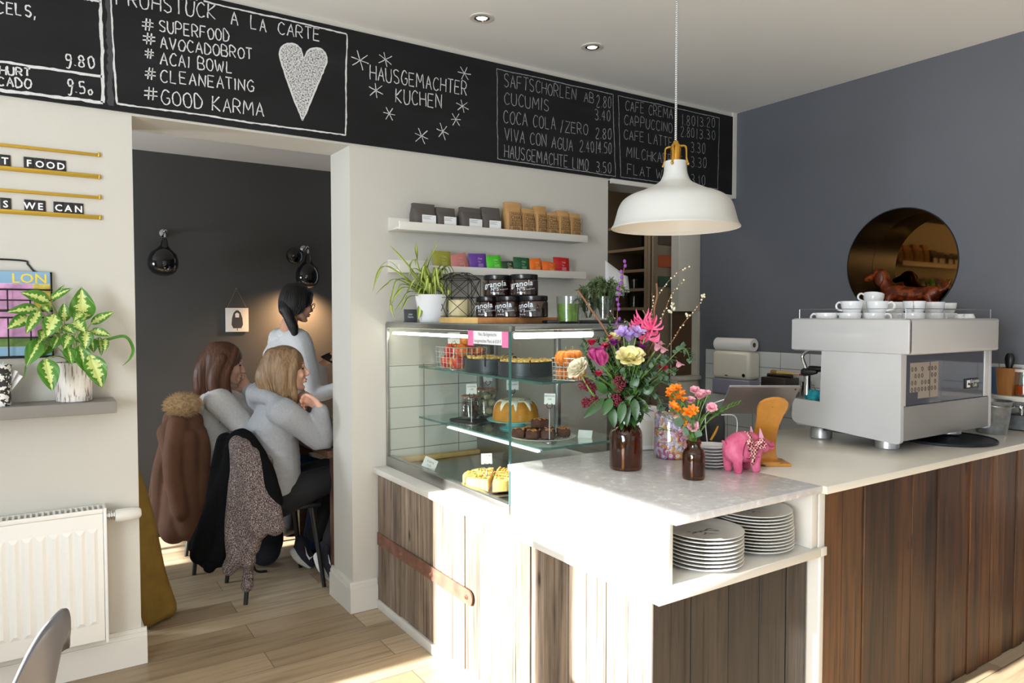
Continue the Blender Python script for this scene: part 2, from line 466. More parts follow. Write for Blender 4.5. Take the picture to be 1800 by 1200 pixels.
m = MB(); m.box((2.6, YW+0.265, 0), (2.75, 5.4, ZC)); struct('wall_back_room_right', m, DARKWALL)
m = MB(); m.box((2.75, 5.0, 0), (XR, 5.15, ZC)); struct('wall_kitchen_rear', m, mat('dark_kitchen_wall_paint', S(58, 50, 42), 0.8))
# left wall with the street window and the back-room window
m = MB()
SH = 2.274
m.box((-2.32, -2.5, 0), (-2.2, -1.0, ZC)); m.box((-2.32, -1.0, 0), (-2.2, 2.81, 0.97)); m.box((-2.32, -1.0, SH), (-2.2, 2.81, ZC))
m.box((-2.32, 2.81, 0), (-2.2, 4.58, ZC)); m.box((-2.32, 4.58, 0), (-2.2, 5.36, 0.62)); m.box((-2.32, 4.58, 2.25), (-2.2, 5.36, ZC)); m.box((-2.32, 5.36, 0), (-2.2, 5.8, ZC))
struct('wall_left', m, WALL)
# front wall with its shop window
m = MB()
m.box((-2.4, -2.4, 0), (1.3, -2.2, ZC)); m.box((3.5, -2.4, 0), (4.2, -2.2, ZC)); m.box((1.3, -2.4, 0), (3.5, -2.2, 0.55)); m.box((1.3, -2.4, 2.35), (3.5, -2.2, ZC))
struct('wall_front', m, WALL)
m = MB()
for x in (1.3, 2.37, 3.44): m.box((x, -2.34, 0.55), (x+0.06, -2.27, 2.35))
m.box((1.3, -2.34, 0.55), (3.5, -2.27, 0.62)); m.box((1.3, -2.34, 2.29), (3.5, -2.27, 2.35))
struct('window_1', m, WHITE)
m = MB()
m.box((-2.31, 1.865, 0.97), (-2.22, 2.075, 2.035), 0.01)      # unseen post, added to throw the dark band on the counter boards
m.box((-2.30, -1.0, 0.97), (-2.24, 2.81, 1.0)); m.box((-2.30, -1.0, 1.0), (-2.24, -0.94, SH))
struct('window_2', m, WHITE)
m = MB()
for y in (4.58, 4.95, 5.31): m.box((-2.30, y, 0.62), (-2.24, y+0.05, 2.25))
for z in (1.1, 1.62): m.box((-2.29, 4.58, z), (-2.25, 5.36, z+0.04))
struct('window_3', m, WHITE)

def skirting(name, runs, h=0.135, d=0.02):
    """runs: ((x0,y0),(x1,y1),(nx,ny)) along a wall, profile stepping back towards the top"""
    m = MB()
    for (a, b, n) in runs:
        for (z0, z1, dd) in ((0, h*0.78, d), (h*0.78, h*0.9, d*0.75), (h*0.9, h, d*0.5)):
            m.box((a[0], a[1], z0), (b[0]+n[0]*dd, b[1]+n[1]*dd, z1))
    struct(name, m, WHITE)
skirting('baseboard_back', [((-2.2, YW), (0.357, YW), (0, -1)), ((0.337, YW), (0.337, YW+0.285), (1, 0)),
                            ((1.242, YW), (1.385, YW), (0, -1)), ((1.262, YW), (1.262, YW+0.285), (-1, 0))], 0.15)
skirting('baseboard_back_room', [((-2.2, 5.65), (2.6, 5.65), (0, -1))], 0.17)

# tiles behind the case and along the grey wall
T1 = tile_mat('cream_wall_tiles', 0.203, 0.105, 0.0, 'X', org=(1.444, 0, 0.042))
T2 = tile_mat('white_wall_tiles', 0.212, 0.105, 0.0, 'Y', col=S(206, 209, 209), org=(0, 2.722, 0.055))
m = MB(); m.box((1.444, YW-0.008, 0.66), (2.075, YW, 1.205)); struct('trim_1', m, T1)
m = MB(); m.box((XR-0.008, 1.0, 0.5), (XR, 3.56, 1.211)); struct('trim_2', m, T2)

# ================================================================ CHALKBOARD WALL
BY = YW-0.012
board = thing('chalkboard', 'long black chalkboard band under the ceiling with chalk menu lettering', 'chalkboard', (0, BY, 0))
m = MB(); m.box((-2.2, 0, 2.272), (3.99, 0.012, 2.803)); m.build('board', BOARD, board)
m = MB(); m.box((3.99, -0.004, 2.25), (XR-0.002, 0.012, ZC)); m.box((2.9, -0.004, 2.245), (3.99, 0.0119, 2.272)); m.build('edge_trim', WHITE, board)
GL = {
'A': ['0,0 .5,1 1,0', '.2,.38 .82,.38'], 'B': ['0,0 0,1 .6,1 .85,.85 .8,.6 .5,.52 0,.5', '.5,.52 .9,.4 .95,.15 .65,0 0,0'],
'C': ['.95,.85 .6,1 .25,.9 0,.5 .2,.1 .6,0 .95,.15'], 'D': ['0,0 0,1 .5,.95 .95,.6 .9,.25 .5,0 0,0'],
'E': ['.9,1 0,1 0,0 .9,0', '0,.52 .75,.52'], 'F': ['.9,1 0,1 0,0', '0,.52 .75,.52'], 'G': ['.95,.85 .6,1 .25,.9 0,.5 .2,.1 .6,0 .95,.15 .95,.45 .6,.45'],
'H': ['0,0 0,1', '1,0 1,1', '0,.5 1,.5'], 'I': ['.2,0 .2,1'], 'K': ['0,0 0,1', '.9,1 0,.45 .95,0'], 'L': ['0,1 0,0 .8,0'],
'M': ['0,0 .1,1 .5,.35 .9,1 1,0'], 'N': ['0,0 0,1 .95,0 .95,1'], 'O': ['.5,1 .12,.82 0,.5 .15,.12 .5,0 .85,.12 1,.5 .86,.85 .5,1'],
'P': ['0,0 0,1 .6,1 .9,.8 .8,.5 .4,.45 0,.45'], 'R': ['0,0 0,1 .6,1 .9,.8 .8,.55 .4,.48 0,.48', '.35,.48 .95,0'],
'S': ['.9,.88 .55,1 .15,.9 .1,.65 .45,.52 .85,.38 .85,.12 .45,0 .05,.12'], 'T': ['0,1 1,1', '.5,1 .5,0'], 'U': ['0,1 0,.3 .25,0 .7,0 .95,.3 .95,1'],
'V': ['0,1 .5,0 1,1'], 'W': ['0,1 .25,0 .5,.7 .75,0 1,1'], 'Z': ['0,1 .95,1 0,0 1,0'], '#': ['.3,-.05 .4,1.05', '.62,-.05 .72,1.05', '0,.3 1,.36', '.02,.66 1,.72'],
'0': ['.5,1 .15,.8 .1,.45 .25,.08 .5,0 .8,.15 .88,.5 .75,.88 .5,1'], '1': ['.15,.75 .5,1 .5,0'], '2': ['.1,.8 .35,1 .75,.92 .8,.65 .1,0 .9,0'],
'3': ['.1,.92 .5,1 .82,.8 .7,.58 .4,.52 .8,.42 .88,.15 .5,0 .08,.1'], '4': ['.65,0 .65,1 .05,.35 .95,.35'], '5': ['.85,1 .2,1 .15,.58 .6,.62 .88,.35 .7,.05 .1,.02'],
'8': ['.5,.52 .15,.7 .3,.97 .65,.97 .82,.72 .5,.52 .12,.28 .25,.02 .7,.02 .88,.25 .5,.52'], '9': ['.85,.6 .5,.45 .15,.65 .3,.98 .7,.98 .85,.75 .8,.35 .55,-.25 .2,-.2'],
'.': ['.1,.0 .22,.06'], ',': ['.3,.12 .15,-.25'], '|': ['.2,-.1 .2,1.1'], '/': ['.1,-.1 .6,1.1'], ' ': []}
NARROW = {'I': .4, '1': .55, '.': .3, ',': .4, '|': .4, '/': .7, ' ': .62, 'M': 1.15, 'W': 1.2}
def chalk_line(mb, P, w, jit=0.0035):
    """a worn flat chalk stroke through board points (x, z)"""
    Q = []
    for a, b in zip(P[:-1], P[1:]):
        L = math.hypot(b[0]-a[0], b[1]-a[1]); n = max(1, int(L/0.014))
        for k in range(n):
            t = k/n; Q.append((a[0]+(b[0]-a[0])*t, a[1]+(b[1]-a[1])*t))
    Q.append(P[-1])
    vs = []; fs = []
    for i, q in enumerate(Q):
        a = Q[max(0, i-1)]; b = Q[min(len(Q)-1, i+1)]
        dx, dz = b[0]-a[0], b[1]-a[1]; L = math.hypot(dx, dz) or 1
        nx, nz = -dz/L, dx/L; ww = w*rnd.uniform(0.22, 0.42)
        jx = rnd.uniform(-jit, jit)*0.3
        vs += [(q[0]+nx*(ww+jx), 0, q[1]+nz*(ww+jx)), (q[0]-nx*(ww-jx), 0, q[1]-nz*(ww-jx))]
        if i: fs.append((2*i-2, 2*i-1, 2*i+1, 2*i))
    mb.add(vs, fs)
def bxz(px, py):
    p = at(px, py, 'Y', BY); return p.x, p.z
def chalk_text(mb, txt, A, B, hpx, w=0.0075):
    (x0, z0), (x1, z1) = bxz(*A), bxz(*B)
    hh = bxz(A[0], A[1]-hpx)[1]-z0
    tot = sum(NARROW.get(c, .9) for c in txt)-0.2*NARROW.get(txt[-1], .9)
    cx = 0
    for c in txt:
        cw = NARROW.get(c, .9)
        gw = cw*0.74*(x1-x0)/tot
        bx = x0+(x1-x0)*cx/tot; bz = z0+(z1-z0)*cx/tot+rnd.uniform(-.02, .02)*hh
        hs = hh*rnd.uniform(.94, 1.05); sk = rnd.uniform(-.03, .05)*hh
        for st in GL[c]:
            P = [tuple(map(float, q.split(','))) for q in st.split()]
            if len(P) > 4: P = [(q.x, q.y) for q in smoothpts([(a, b, 0) for a, b in P], 3)]
            wd = gw if c not in 'I|.,' else gw*1.2
            chalk_line(mb, [(bx+p[0]*wd+sk*p[1], bz+p[1]*hs) for p in P], w)
        cx += cw
def Z1(x, y): return (x/2.8565, y/2.8565)
def Z2(x, y): return (600+x/2.5, y/2.5)
CHY = -0.0012
def lettering(name, items, s, conv, w, material=CHALK):
    mb = MB()
    for (t, ax, ay, bx, by, h) in items:
        chalk_text(mb, t, conv(ax, ay), conv(bx, by), h/s, w)
    o = mb.build(name, material, board, loc=(0, CHY, 0)); return o
lettering('chalk_lettering', [('ELS,', 35, 68, 185, 90, 58), ('C', -25, 62, 22, 66, 56), ('9.80', 325, 325, 480, 343, 58), ('HURT', -2, 372, 155, 380, 40), ('CADO', -12, 428, 160, 445, 45), ('9.5', 335, 460, 432, 472, 60), ('0', 442, 474, 468, 477, 25)], 2.8565, Z1, 0.0085)
lettering('chalk_lettering', [('FRÜHSTÜCK'.replace('Ü', 'U'), 585, 22, 1085, 98, 78), ('A', 1160, 122, 1197, 126, 62), ('LA', 1260, 142, 1338, 165, 66), ('CARTE', 1397, 170, 1608, 206, 60),
  ('#', 712, 145, 775, 150, 56), ('SUPERFOOD', 800, 158, 1152, 210, 58), ('#', 716, 215, 785, 220, 52), ('AVOCADOBROT', 806, 242, 1268, 298, 56),
  ('#', 726, 288, 775, 294, 46), ('ACAI BOWL', 806, 322, 1172, 368, 60), ('#', 726, 392, 785, 400, 58), ('CLEANEATING', 806, 410, 1276, 460, 60),
  ('#', 724, 495, 797, 500, 58), ('GOOD KARMA', 810, 522, 1326, 585, 72)], 2.8565, Z1, 0.0075)
lettering('chalk_lettering', [('HAUSGEMACHTER', 126, 348, 552, 420, 62), ('KUCHEN', 238, 450, 442, 476, 62)], 2.5, Z2, 0.0072)
lettering('chalk_lettering', [('SAFTSCHORLEN', 714, 380, 1032, 440, 55), ('AB', 1066, 446, 1110, 452, 44), ('2.80', 1120, 468, 1187, 474, 50), ('CUCUMIS', 716, 456, 913, 490, 54), ('3.40', 1113, 526, 1183, 531, 46),
  ('COCA COLA', 713, 540, 942, 570, 55), ('/ZERO', 962, 578, 1084, 592, 50), ('2.80', 1116, 606, 1188, 611, 46), ('VIVA CON AGUA', 718, 616, 1018, 665, 55), ('2.40', 1046, 664, 1112, 670, 50), ('|4.50', 1118, 670, 1188, 676, 48),
  ('HAUSGEMACHTE', 716, 690, 996, 736, 54), ('LIMO', 1016, 738, 1086, 750, 50), ('3.50', 1118, 755, 1188, 760, 48)], 2.5, Z2, 0.0058, CHALKTHIN)
lettering('chalk_lettering', [('CAFE CREMA', 1248, 484, 1456, 522, 45), ('1.80', 1494, 548, 1556, 553, 46), ('|3.20', 1564, 553, 1643, 558, 42), ('CAPPUCCINO', 1243, 546, 1455, 584, 44), ('2.80', 1490, 598, 1552, 604, 44), ('|3.30', 1560, 606, 1645, 614, 40),
  ('CAFE LATTE', 1242, 610, 1455, 648, 44), ('3.30', 1534, 668, 1600, 674, 46), ('MILCHKAFFEE', 1253, 688, 1498, 732, 46), ('3.30', 1534, 732, 1606, 738, 46), ('FLAT WHITE', 1256, 764, 1500, 800, 44), ('3.10', 1535, 810, 1601, 816, 46)], 2.5, Z2, 0.0052, CHALKTHIN)
mb = MB()
def frame(P, conv, w):
    for a, b in zip(P[:-1], P[1:]):
        A, B = bxz(*conv(*a)), bxz(*conv(*b))
        n = 8; Q = [(A[0]+(B[0]-A[0])*k/n+rnd.uniform(-.002, .002), A[1]+(B[1]-A[1])*k/n+rnd.uniform(-.002, .002)) for k in range(n+1)]
        chalk_line(mb, Q, w)
frame([(-40, 304), (510, 385)], Z1, .014); frame([(-40, 447), (517, 516)], Z1, .018); frame([(505, -12), (518, 516)], Z1, .018); frame([(420, -6), (505, 12)], Z1, .012)
frame([(556, -14), (585, 520), (1735, 680), (1741, 172), (1020, 6)], Z1, .0105)
mb.build('chalk_frame', CHALK, board, loc=(0, CHY, 0))
mb = MB()
frame([(683, 302), (1193, 415), (1204, 775), (686, 697), (683, 302)], Z2, .0062); frame([(1217, 420), (1661, 518), (1653, 831), (1227, 778), (1217, 420)], Z2, .006)
mb.build('chalk_frame', CHALKTHIN, board, loc=(0, CHY, 0))
mb = MB()
for (sx, sy) in ((82, 265), (193, 262), (540, 322), (152, 398), (532, 467), (210, 500), (503, 525), (445, 578), (352, 598)):
    cx, cz = bxz(*Z2(sx, sy)); a0 = rnd.uniform(0, 1); r = rnd.uniform(.036, .046)
    for k in range(3):
        a = a0+k*pi/3+rnd.uniform(-.15, .15); rr = r*rnd.uniform(.75, 1.1)
        chalk_line(mb, [(cx-rr*cos(a), cz-rr*sin(a)), (cx+rr*cos(a), cz+rr*sin(a))], .006)
mb.build('chalk_stars', CHALK, board, loc=(0, CHY, 0))
# umlaut dots over the two U of the heading
mb = MB()
for q in ((742, -3), (760, -1), (955, 0), (985, 2)):
    x, z = bxz(*Z1(*q)); chalk_line(mb, [(x, z), (x+.004, z+.008)], .009)
mb.build('chalk_dots', CHALK, board, loc=(0, CHY, 0))
HE = [(1518, 606), (1450, 430), (1407, 290), (1410, 245), (1435, 222), (1475, 222), (1508, 245), (1523, 300), (1528, 290), (1548, 255), (1590, 242), (1625, 258), (1640, 300), (1625, 350), (1572, 480)]
hp = smoothpts([(q[0], q[1], 0) for q in HE+[HE[0]]], 4)
hx = [bxz(*Z1(q.x, q.y)) for q in hp]
mb = MB()
cx, cz = bxz(*Z1(1518, 400)); cen = (cx, cz)
vs = [(cx, 0, cz)]+[(x, 0, z) for x, z in hx]
mb.add(vs, [(0, i, i+1) for i in range(1, len(hx))]); mb.build('chalk_heart', CHALKFILL, board, loc=(0, CHY+.0003, 0))
mb = MB(); chalk_line(mb, hx, .011); mb.build('chalk_heart_outline', CHALK, board, loc=(0, CHY-.0004, 0))
mb = MB(); chalk_line(mb, [bxz(*Z1(545, -10)), bxz(*Z1(556, 530))], .03, .01); mb.build('chalk_smear', chalk_mat('rubbed_out_chalk', S(78, 78, 80), 1.2), board, loc=(0, CHY+.0006, 0))

# ================================================================ COUNTER AND BAR
def boards(mb, axis, u0, u1, plane, z0, z1, out, wmin=.085, wmax=.15, th=.02):
    """upright boards; axis 'Y' runs along Y on plane X, axis 'X' runs along X on plane Y; out = outward sign"""
    u = u0
    while u < u1-1e-4:
        w = min(rnd.uniform(wmin, wmax), u1-u)
        if u1-u-w < .03: w = u1-u
        t = th+rnd.uniform(-.004, .004)
        a, b = u+.0016, u+w-.0016
        if axis == 'Y': mb.box((plane, a, z0), (plane+out*t, b, z1), .0025, seg=1)
        else: mb.box((a, plane, z0), (b, plane+out*t, z1), .0025, seg=1)
        u += w
X0 = 1.385; Y0 = 1.405
cb = thing('counter_base', 'low counter base clad in weathered upright boards with rusty strap hinge', 'counter', (0, 0, 0))
m = MB(); m.box((X0+.022, Y0+.022, 0.0), (2.08, YW-.025, .672)); m.build('carcass', mat('dark_gap_backing', S(40, 30, 24), .8), cb)
m = MB(); boards(m, 'Y', Y0, YW-.022, X0+.022, .045, .672, -1, .07, .15); m.build('board_cladding', BARN, cb)
m = MB(); boards(m, 'X', X0, 2.083, Y0+.022, .0, .672, -1, .12, .17); m.build('board_cladding', GREYBARN, cb)
m = MB(); m.box((X0-.006, Y0, 0), (X0+.02, YW-.022, .045), .002); m.build('plinth_strip', WHITE, cb)
RUST = mat('rusty_iron', S(120, 84, 68), 0.7, metal=.2, var=.3, vscale=14, bump=.3, bscale=80)
m = MB()
pts = [(YW-.028, -.03), (2.40, -.03)]
pts += [(2.40-.03*sin(a), -.03*cos(a)) for a in [pi*k/10 for k in range(11)]]
pts += [(YW-.028, .03)]
n = len(pts); vs = [(X0-.007, y, .352+z) for y, z in pts]+[(X0-.001, y, .352+z) for y, z in pts]
m.add(vs, [tuple(range(n)), tuple(range(2*n-1, n-1, -1))]+[(i, n+i, n+(i+1) % n, (i+1) % n) for i in range(n)])
sh = m.build('strap_hinge', RUST, cb, sharp=30); sh['label'] = 'rusty iron strap'
for y in (YW-.07, 3.02, 2.71, 2.41):
    m = MB(); m.cyl((X0-.007, y, .352), (X0-.013, y, .352), .011, .009, 6); m.cyl((X0-.013, y, .352), (X0-.018, y, .352), .006, .005, 10); m.build('bolt', RUST, sh)
led = MB(); led.box((1.368, 1.362, .674), (2.0885, 2.215, .702), .002); led.box((2.0885, 1.362, .674), (2.12, 1.3705, .702), .001); led.box((1.368, 2.21, .674), (2.085, YW-.002, .7018), .002)
tag(led.build('lower_worktop', WHITE), 'thin white slab on top of the weathered board base', 'worktop')
nb = thing('shelf_box', 'white raised open shelf box at the bar corner holding plate stacks', 'shelf', (0, 0, 0))
m = MB(); m.box((1.437, 1.402, .702), (1.459, 2.19, .881), .0015); m.build('side_panel', WHITE, nb)
m = MB(); m.box((2.055, 1.375, .702), (2.084, 2.19, .881), .0015); m.build('side_panel', WHITE, nb)
m = MB(); m.box((1.459, 1.86, .702), (2.055, 1.875, .881)); m.build('back_panel', mat('cream_board', S(218, 206, 176), .6), nb)
m = MB(); m.box((1.459, 2.176, .702), (2.055, 2.19, .881)); m.build('rear_panel', WHITE, nb)
m = MB(); m.box((1.428, 1.36, .8815), (2.086, 2.196, .905), .0025)
tag(m.build('quartz_worktop', QUARTZ), 'pale speckled stone worktop on the raised corner box', 'worktop')
lc = thing('bar_counter', 'long bar counter clad in dark brown upright boards', 'counter', (0, 0, 0))
m = MB(); m.box((2.125, 1.395, 0), (XR-.01, 2.10, .878)); m.build('carcass', mat('dark_gap_backing', S(40, 30, 24), .8), lc)
m = MB(); boards(m, 'X', 2.122, XR-.004, 1.393, .0, .876, -1, .085, .135); m.build('board_cladding', DARKBARN, lc)
m = MB(); m.box((2.09, 1.372, 0), (2.121, 2.10, .878), .0015); m.build('end_panel', WHITE, lc)
m = MB(); m.box((2.0885, 1.345, .879), (XR-.004, 2.15, .905), .003)
tag(m.build('cream_worktop', CREAM), 'glossy cream worktop under the white coffee machine', 'worktop')
for k, (px_, py_) in enumerate(((1363, 881), (1248, 900))):
    p = at(px_, py_, 'Y', 1.86)
    so = thing('power_socket', ['white double socket at the back of the shelf box, right of the plates', 'white socket at the back of the shelf box behind the left plate stack'][k], 'socket', (p.x, 1.8598, min(.835, p.z)), group='sockets in the shelf box')
    m = MB(); m.box((-.07, -.008, -.038), (.07, 0, .038), .004); m.build('cover_plate', WHITE, so)
    for s in (-1, 1):
        m = MB(); m.lathe([(0, .004), (.018, .004), (.021, .0), (.021, -.001)], 20); q = m.build('outlet', WHITE, so, loc=(s*.035, -.0085, 0), rot=(pi/2, 0, 0))
        m = MB()
        for t in (-1, 1): m.lathe([(.0025, 0), (0, .0003)], 8, (t*.008, 0, .0042))
        m.build('pin_hole', BLACK, q)

# ================================================================ DISPLAY CASE
GX, GY, GT = 1.442, 2.203, 1.411
dc = thing('display_case', 'glass cake display case with two glass shelves on the white slab', 'display case', (0, 0, 0))
m = MB()
m.box((GX-.004, GY, .702), (GX+.03, YW-.002, .752), .003); m.build('lower_rail', STEEL, dc); m = MB()                    # lower rail
m.box((GX-.003, GY-.003, GT-.022), (GX+.022, YW-.002, GT), .002)              # top rail, long side
m.box((GX+.022, GY-.003, GT-.016), (2.075, GY+.018, GT), .002)                # top rail, near end
m.build('frame', STEEL, dc)
for (a_, b_) in (((GX-.002, YW-.016, .752), (GX+.012, YW-.002, GT-.022)), ((2.05, YW-.04, .702), (2.075, YW-.002, GT-.016)), ((2.05, GY+.019, .702), (2.075, GY+.045, GT-.016)), ((2.052, 2.72, .702), (2.072, 2.75, GT-.001)), ((1.96, YW-.035, .702), (1.985, YW-.009, GT-.022))):
    m = MB(); m.box(a_, b_, .001); m.build('frame_post', STEEL, dc)
m = MB(); m.box((GX, GY+.004, .752), (GX+.006, YW-.017, GT-.022)); m.build('front_pane', PANE, dc)
m = MB(); m.box((GX+.007, GY, .752), (2.05, GY+.006, GT-.016)); m.build('end_pane', PANE, dc)
m = MB(); m.box((GX-.0015, GY-.002, .752), (GX+.0065, GY+.0035, GT-.022)); m.build('corner_edge', GLASSEDGE, dc)
m = MB(); m.box((GX, GY, GT), (2.075, YW-.002, GT+.006), .001); m.build('top_panel', mat('grey_top_glass', S(120, 122, 118), .1, spec=.7), dc)
m = MB(); m.box((GX+.03, GY+.007, .702), (2.05, YW-.01, .715)); m.box((1.95, GY+.03, .715), (2.048, YW-.042, .86), .004); m.build('deck', STEEL, dc)
SZ1, SZ2 = 1.193, .937
for k, (z, x0, y0) in enumerate(((SZ1, 1.615, 2.235), (SZ2, 1.615, 2.235))):
    m = MB(); m.box((x0, y0, z-.008), (2.045, YW-.02, z)); q = m.build('glass_shelf', SHELFGLASS, dc)
    m = MB(); m.box((x0-.003, y0, z-.0085), (x0-.0005, YW-.02, z+.0003)); m.box((x0-.003, y0-.003, z-.0085), (2.045, y0-.0005, z+.0003)); m.build('shelf_edge', GLASSEDGE, q)
TUBE = mat('lit_tube_glow', (1, .95, .85, 1), .5, emit=(1, .95, .84, 1), estr=14.0)
m = MB(); m.cyl((GX+.03, 2.34, GT-.048), (GX+.03, YW-.03, GT-.048), .007, seg=12); m.build('light_tube', TUBE, dc)
m = MB(); m.cyl((GX+.05, GY+.04, GT-.038), (1.93, GY+.04, GT-.038), .011, seg=12); m.build('light_tube', TUBE, dc)
m = MB(); m.box((1.60, 2.25, SZ2-.016), (1.614, 2.98, SZ2-.009)); m.build('light_strip', mat('lit_strip_glow', (1, .97, .9, 1), .5, emit=(1, .97, .9, 1), estr=5), dc)
m = MB(); m.box((1.86, GY+.025, GT-.05), (2.045, GY+.10, GT-.02), .006); m.build('lamp_housing', STEEL, dc)

# ================================================================ SMALL HELPERS FOR PLACED THINGS
def away(p, r):
    d = Vector((p.x, p.y, 0)).normalized(); return Vector((p.x+d.x*r, p.y+d.y*r, p.z))
def base(px, py, z, r=0.0):
    """spot on the level z whose front edge is seen at (px, py)"""
    return away(at(px, py, 'Z', z), r)
def dep(px, py, d):
    """point at forward distance d"""
    return Vector((0, 0, CAMH))+(CF+CR*((px-900)/FPX)+CU*((600-py)/FPX))*d
FACECAM = lambda p: atan2(-p.x, p.y)       # turn so that local -Y looks back along the line to the door

# ================================================================ WALL SHELVES AND WHAT STANDS ON THEM
def ledge(z, x0, x1, label):
    t = thing('wall_shelf', label, 'shelf', (x0, YW, z))
    L = x1-x0
    m = MB(); m.box((0, -.125, -.012), (L, 0, 0), .001); m.build('board', WHITE, t)
    m = MB(); m.box((0, -.137, -.016), (L, -.1251, .024), .0015); m.build('front_lip', WHITE, t)
    m = MB(); m.box((0, -.01, 0), (L, 0, .055), .001); m.build('back_rail', WHITE, t)
    return t
SX0, SX1 = 1.457, 2.617
ledge(1.878, SX0, SX1, 'upper white picture ledge carrying coffee and chai bags')
ledge(1.672, SX0-.003, SX1-.01, 'lower white picture ledge carrying coloured tea pouches')
def pouch_mesh(w, d, h, fold=.02, lean=0.0, top=.25):
    """a filled paper bag: square bottom, pinched folded top"""
    m = MB()
    def fn(u, v):
        a = 2*pi*u; n = 5.0
        c, s_ = cos(a), sin(a)
        ex = abs(c)**(2/n)*(1 if c >= 0 else -1); ey = abs(s_)**(2/n)*(1 if s_ >= 0 else -1)
        t = max(0, (v-.62)/.38); dd = d*(1-(1-top)*t**1.3)
        bul = 1+.06*sin(pi*min(1, v*1.2))
        return (ex*w/2*(1-.03*t), ey*dd/2*bul+lean*v*h, v*h)
    m.grid(fn, 28, 12, wrapu=True)
    b = len(m.v)
    m.add([fn(k/28, 0) for k in range(28)], [tuple(range(27, -1, -1))])
    m.add([fn(k/28, 1) for k in range(28)], [tuple(range(28))])
    # rolled fold along the top
    m.box((-w/2*.97, -d*top/2-.006+lean*h, h-.004), (w/2*.97, d*top/2+.001+lean*h, h+fold*.35), .003)
    m.box((-w/2*.97, -d*top/2-.008+lean*h, h-fold), (w/2*.97, -d*top/2-.001+lean*h, h), .002)
    return m
GREYBAG = mat('dark_grey_coffee_bag_paper', S(86, 80, 76), .7, var=.06, vscale=20, bump=.15, bscale=60)
KRAFT = mat('brown_kraft_paper', S(186, 144, 92), .8, var=.08, vscale=18, bump=.2, bscale=50)
SHELFY = YW-.062
gl_ = ['dark grey coffee bag at the left end of the upper ledge', 'dark grey coffee bag, second from the left on the upper ledge', 'dark grey coffee bag, third from the left on the upper ledge', 'dark grey coffee bag right beside the brown chai bags']
for k, (xc, w, h, rz) in enumerate(((1.617, .125, .115, .03), (1.738, .112, .105, .02), (1.885, .128, .117, .06), (2.008, .112, .128, -.04))):
    t = thing('coffee_bag', gl_[k], 'coffee bag', (xc, SHELFY, 1.879), rz, 'grey coffee bags on the upper ledge')
    pouch_mesh(w, .07, h, .03).build('bag', GREYBAG, t)
    m = MB(); m.box((-w*.18, -.0385, .022), (w*.44, -.0372, .068)); q = m.build('label_sticker', PAPER, t)
    m = MB()
    for i in range(3): m.box((-w*.15, -.0391, .060-i*.006), (-w*.15+w*(.4, .3, .36)[i], -.0386, .0612-i*.006))
    mb_text(m, 'COFFEE', .008, face_front(-w*.02, -.0388, .072)); m.build('print', INK, t)
bl_ = ['tall brown chai bag with a bent top, leftmost of the six', 'brown chai bag, second from the left of the six', 'tall brown chai bag, third from the left of the six', 'brown chai bag, third from the right of the six', 'brown chai bag with a raised top, second from the right of the six', 'brown chai bag at the right end of the upper ledge']
for k, (xc, w, h) in enumerate(((2.150, .098, .168), (2.243, .086, .142), (2.325, .078, .160), (2.405, .080, .132), (2.483, .080, .148), (2.568, .084, .140))):
    t = thing('chai_bag', bl_[k], 'chai bag', (xc, SHELFY-.004+.006*(k % 2), 1.879), rnd.uniform(-.08, .08), 'brown chai bags on the upper ledge')
    pouch_mesh(w, .068, h, .03, .05 if k in (0,) else .0, .3).build('bag', KRAFT, t)
    m = MB()
    s_ = w/.086; f = -.0385
    for i, (tx, sz, zz) in enumerate((('PRANA', .017, .106), ('CHAI', .027, .085), ('AGAVE', .018, .071), ('BLEND', .018, .056), ('250g', .022, .031))):
        mb_text(m, tx, sz*.95, face_front(.003, f-.001*(zz < .1), zz), wx=s_*1.0)
    for zz in (.120, .052, .0495): m.box((-.032*s_, f-.0012, zz), (.038*s_, f-.0006, zz+.0012))
    m.box((-.033*s_, f-.0012, .012), (-.0315*s_, f-.0006, .121)); m.box((.038*s_, f-.0012, .012), (.0395*s_, f-.0006, .121))
    q = m.build('print', BLACKPRINT, t)
teas = [('olive green', S(150, 150, 52), 1.717, .1, .085, .0, 0, S(205, 205, 140)), ('dusty pink', S(196, 122, 118), 1.823, .096, .075, .1, -.35, S(225, 170, 160)), ('purple', S(98, 56, 150), 1.93, .1, .082, .0, -.06, S(215, 190, 235)),
        ('bright green', S(72, 190, 40), 2.032, .088, .076, .1, -.22, S(190, 240, 160)), ('dark green with a nut picture', S(32, 62, 40), 2.115, .075, .055, .12, -.1, S(206, 196, 160)), ('deep green', S(28, 84, 52), 2.2, .1, .075, .02, .05, S(150, 200, 160)),
        ('orange', S(228, 110, 20), 2.30, .085, .072, .05, -.2, S(245, 190, 120)), ('front orange', S(226, 104, 24), 2.372, .09, .06, .2, .18, S(245, 180, 120)), ('red', S(186, 22, 26), 2.475, .105, .085, .0, .05, S(240, 200, 195))]
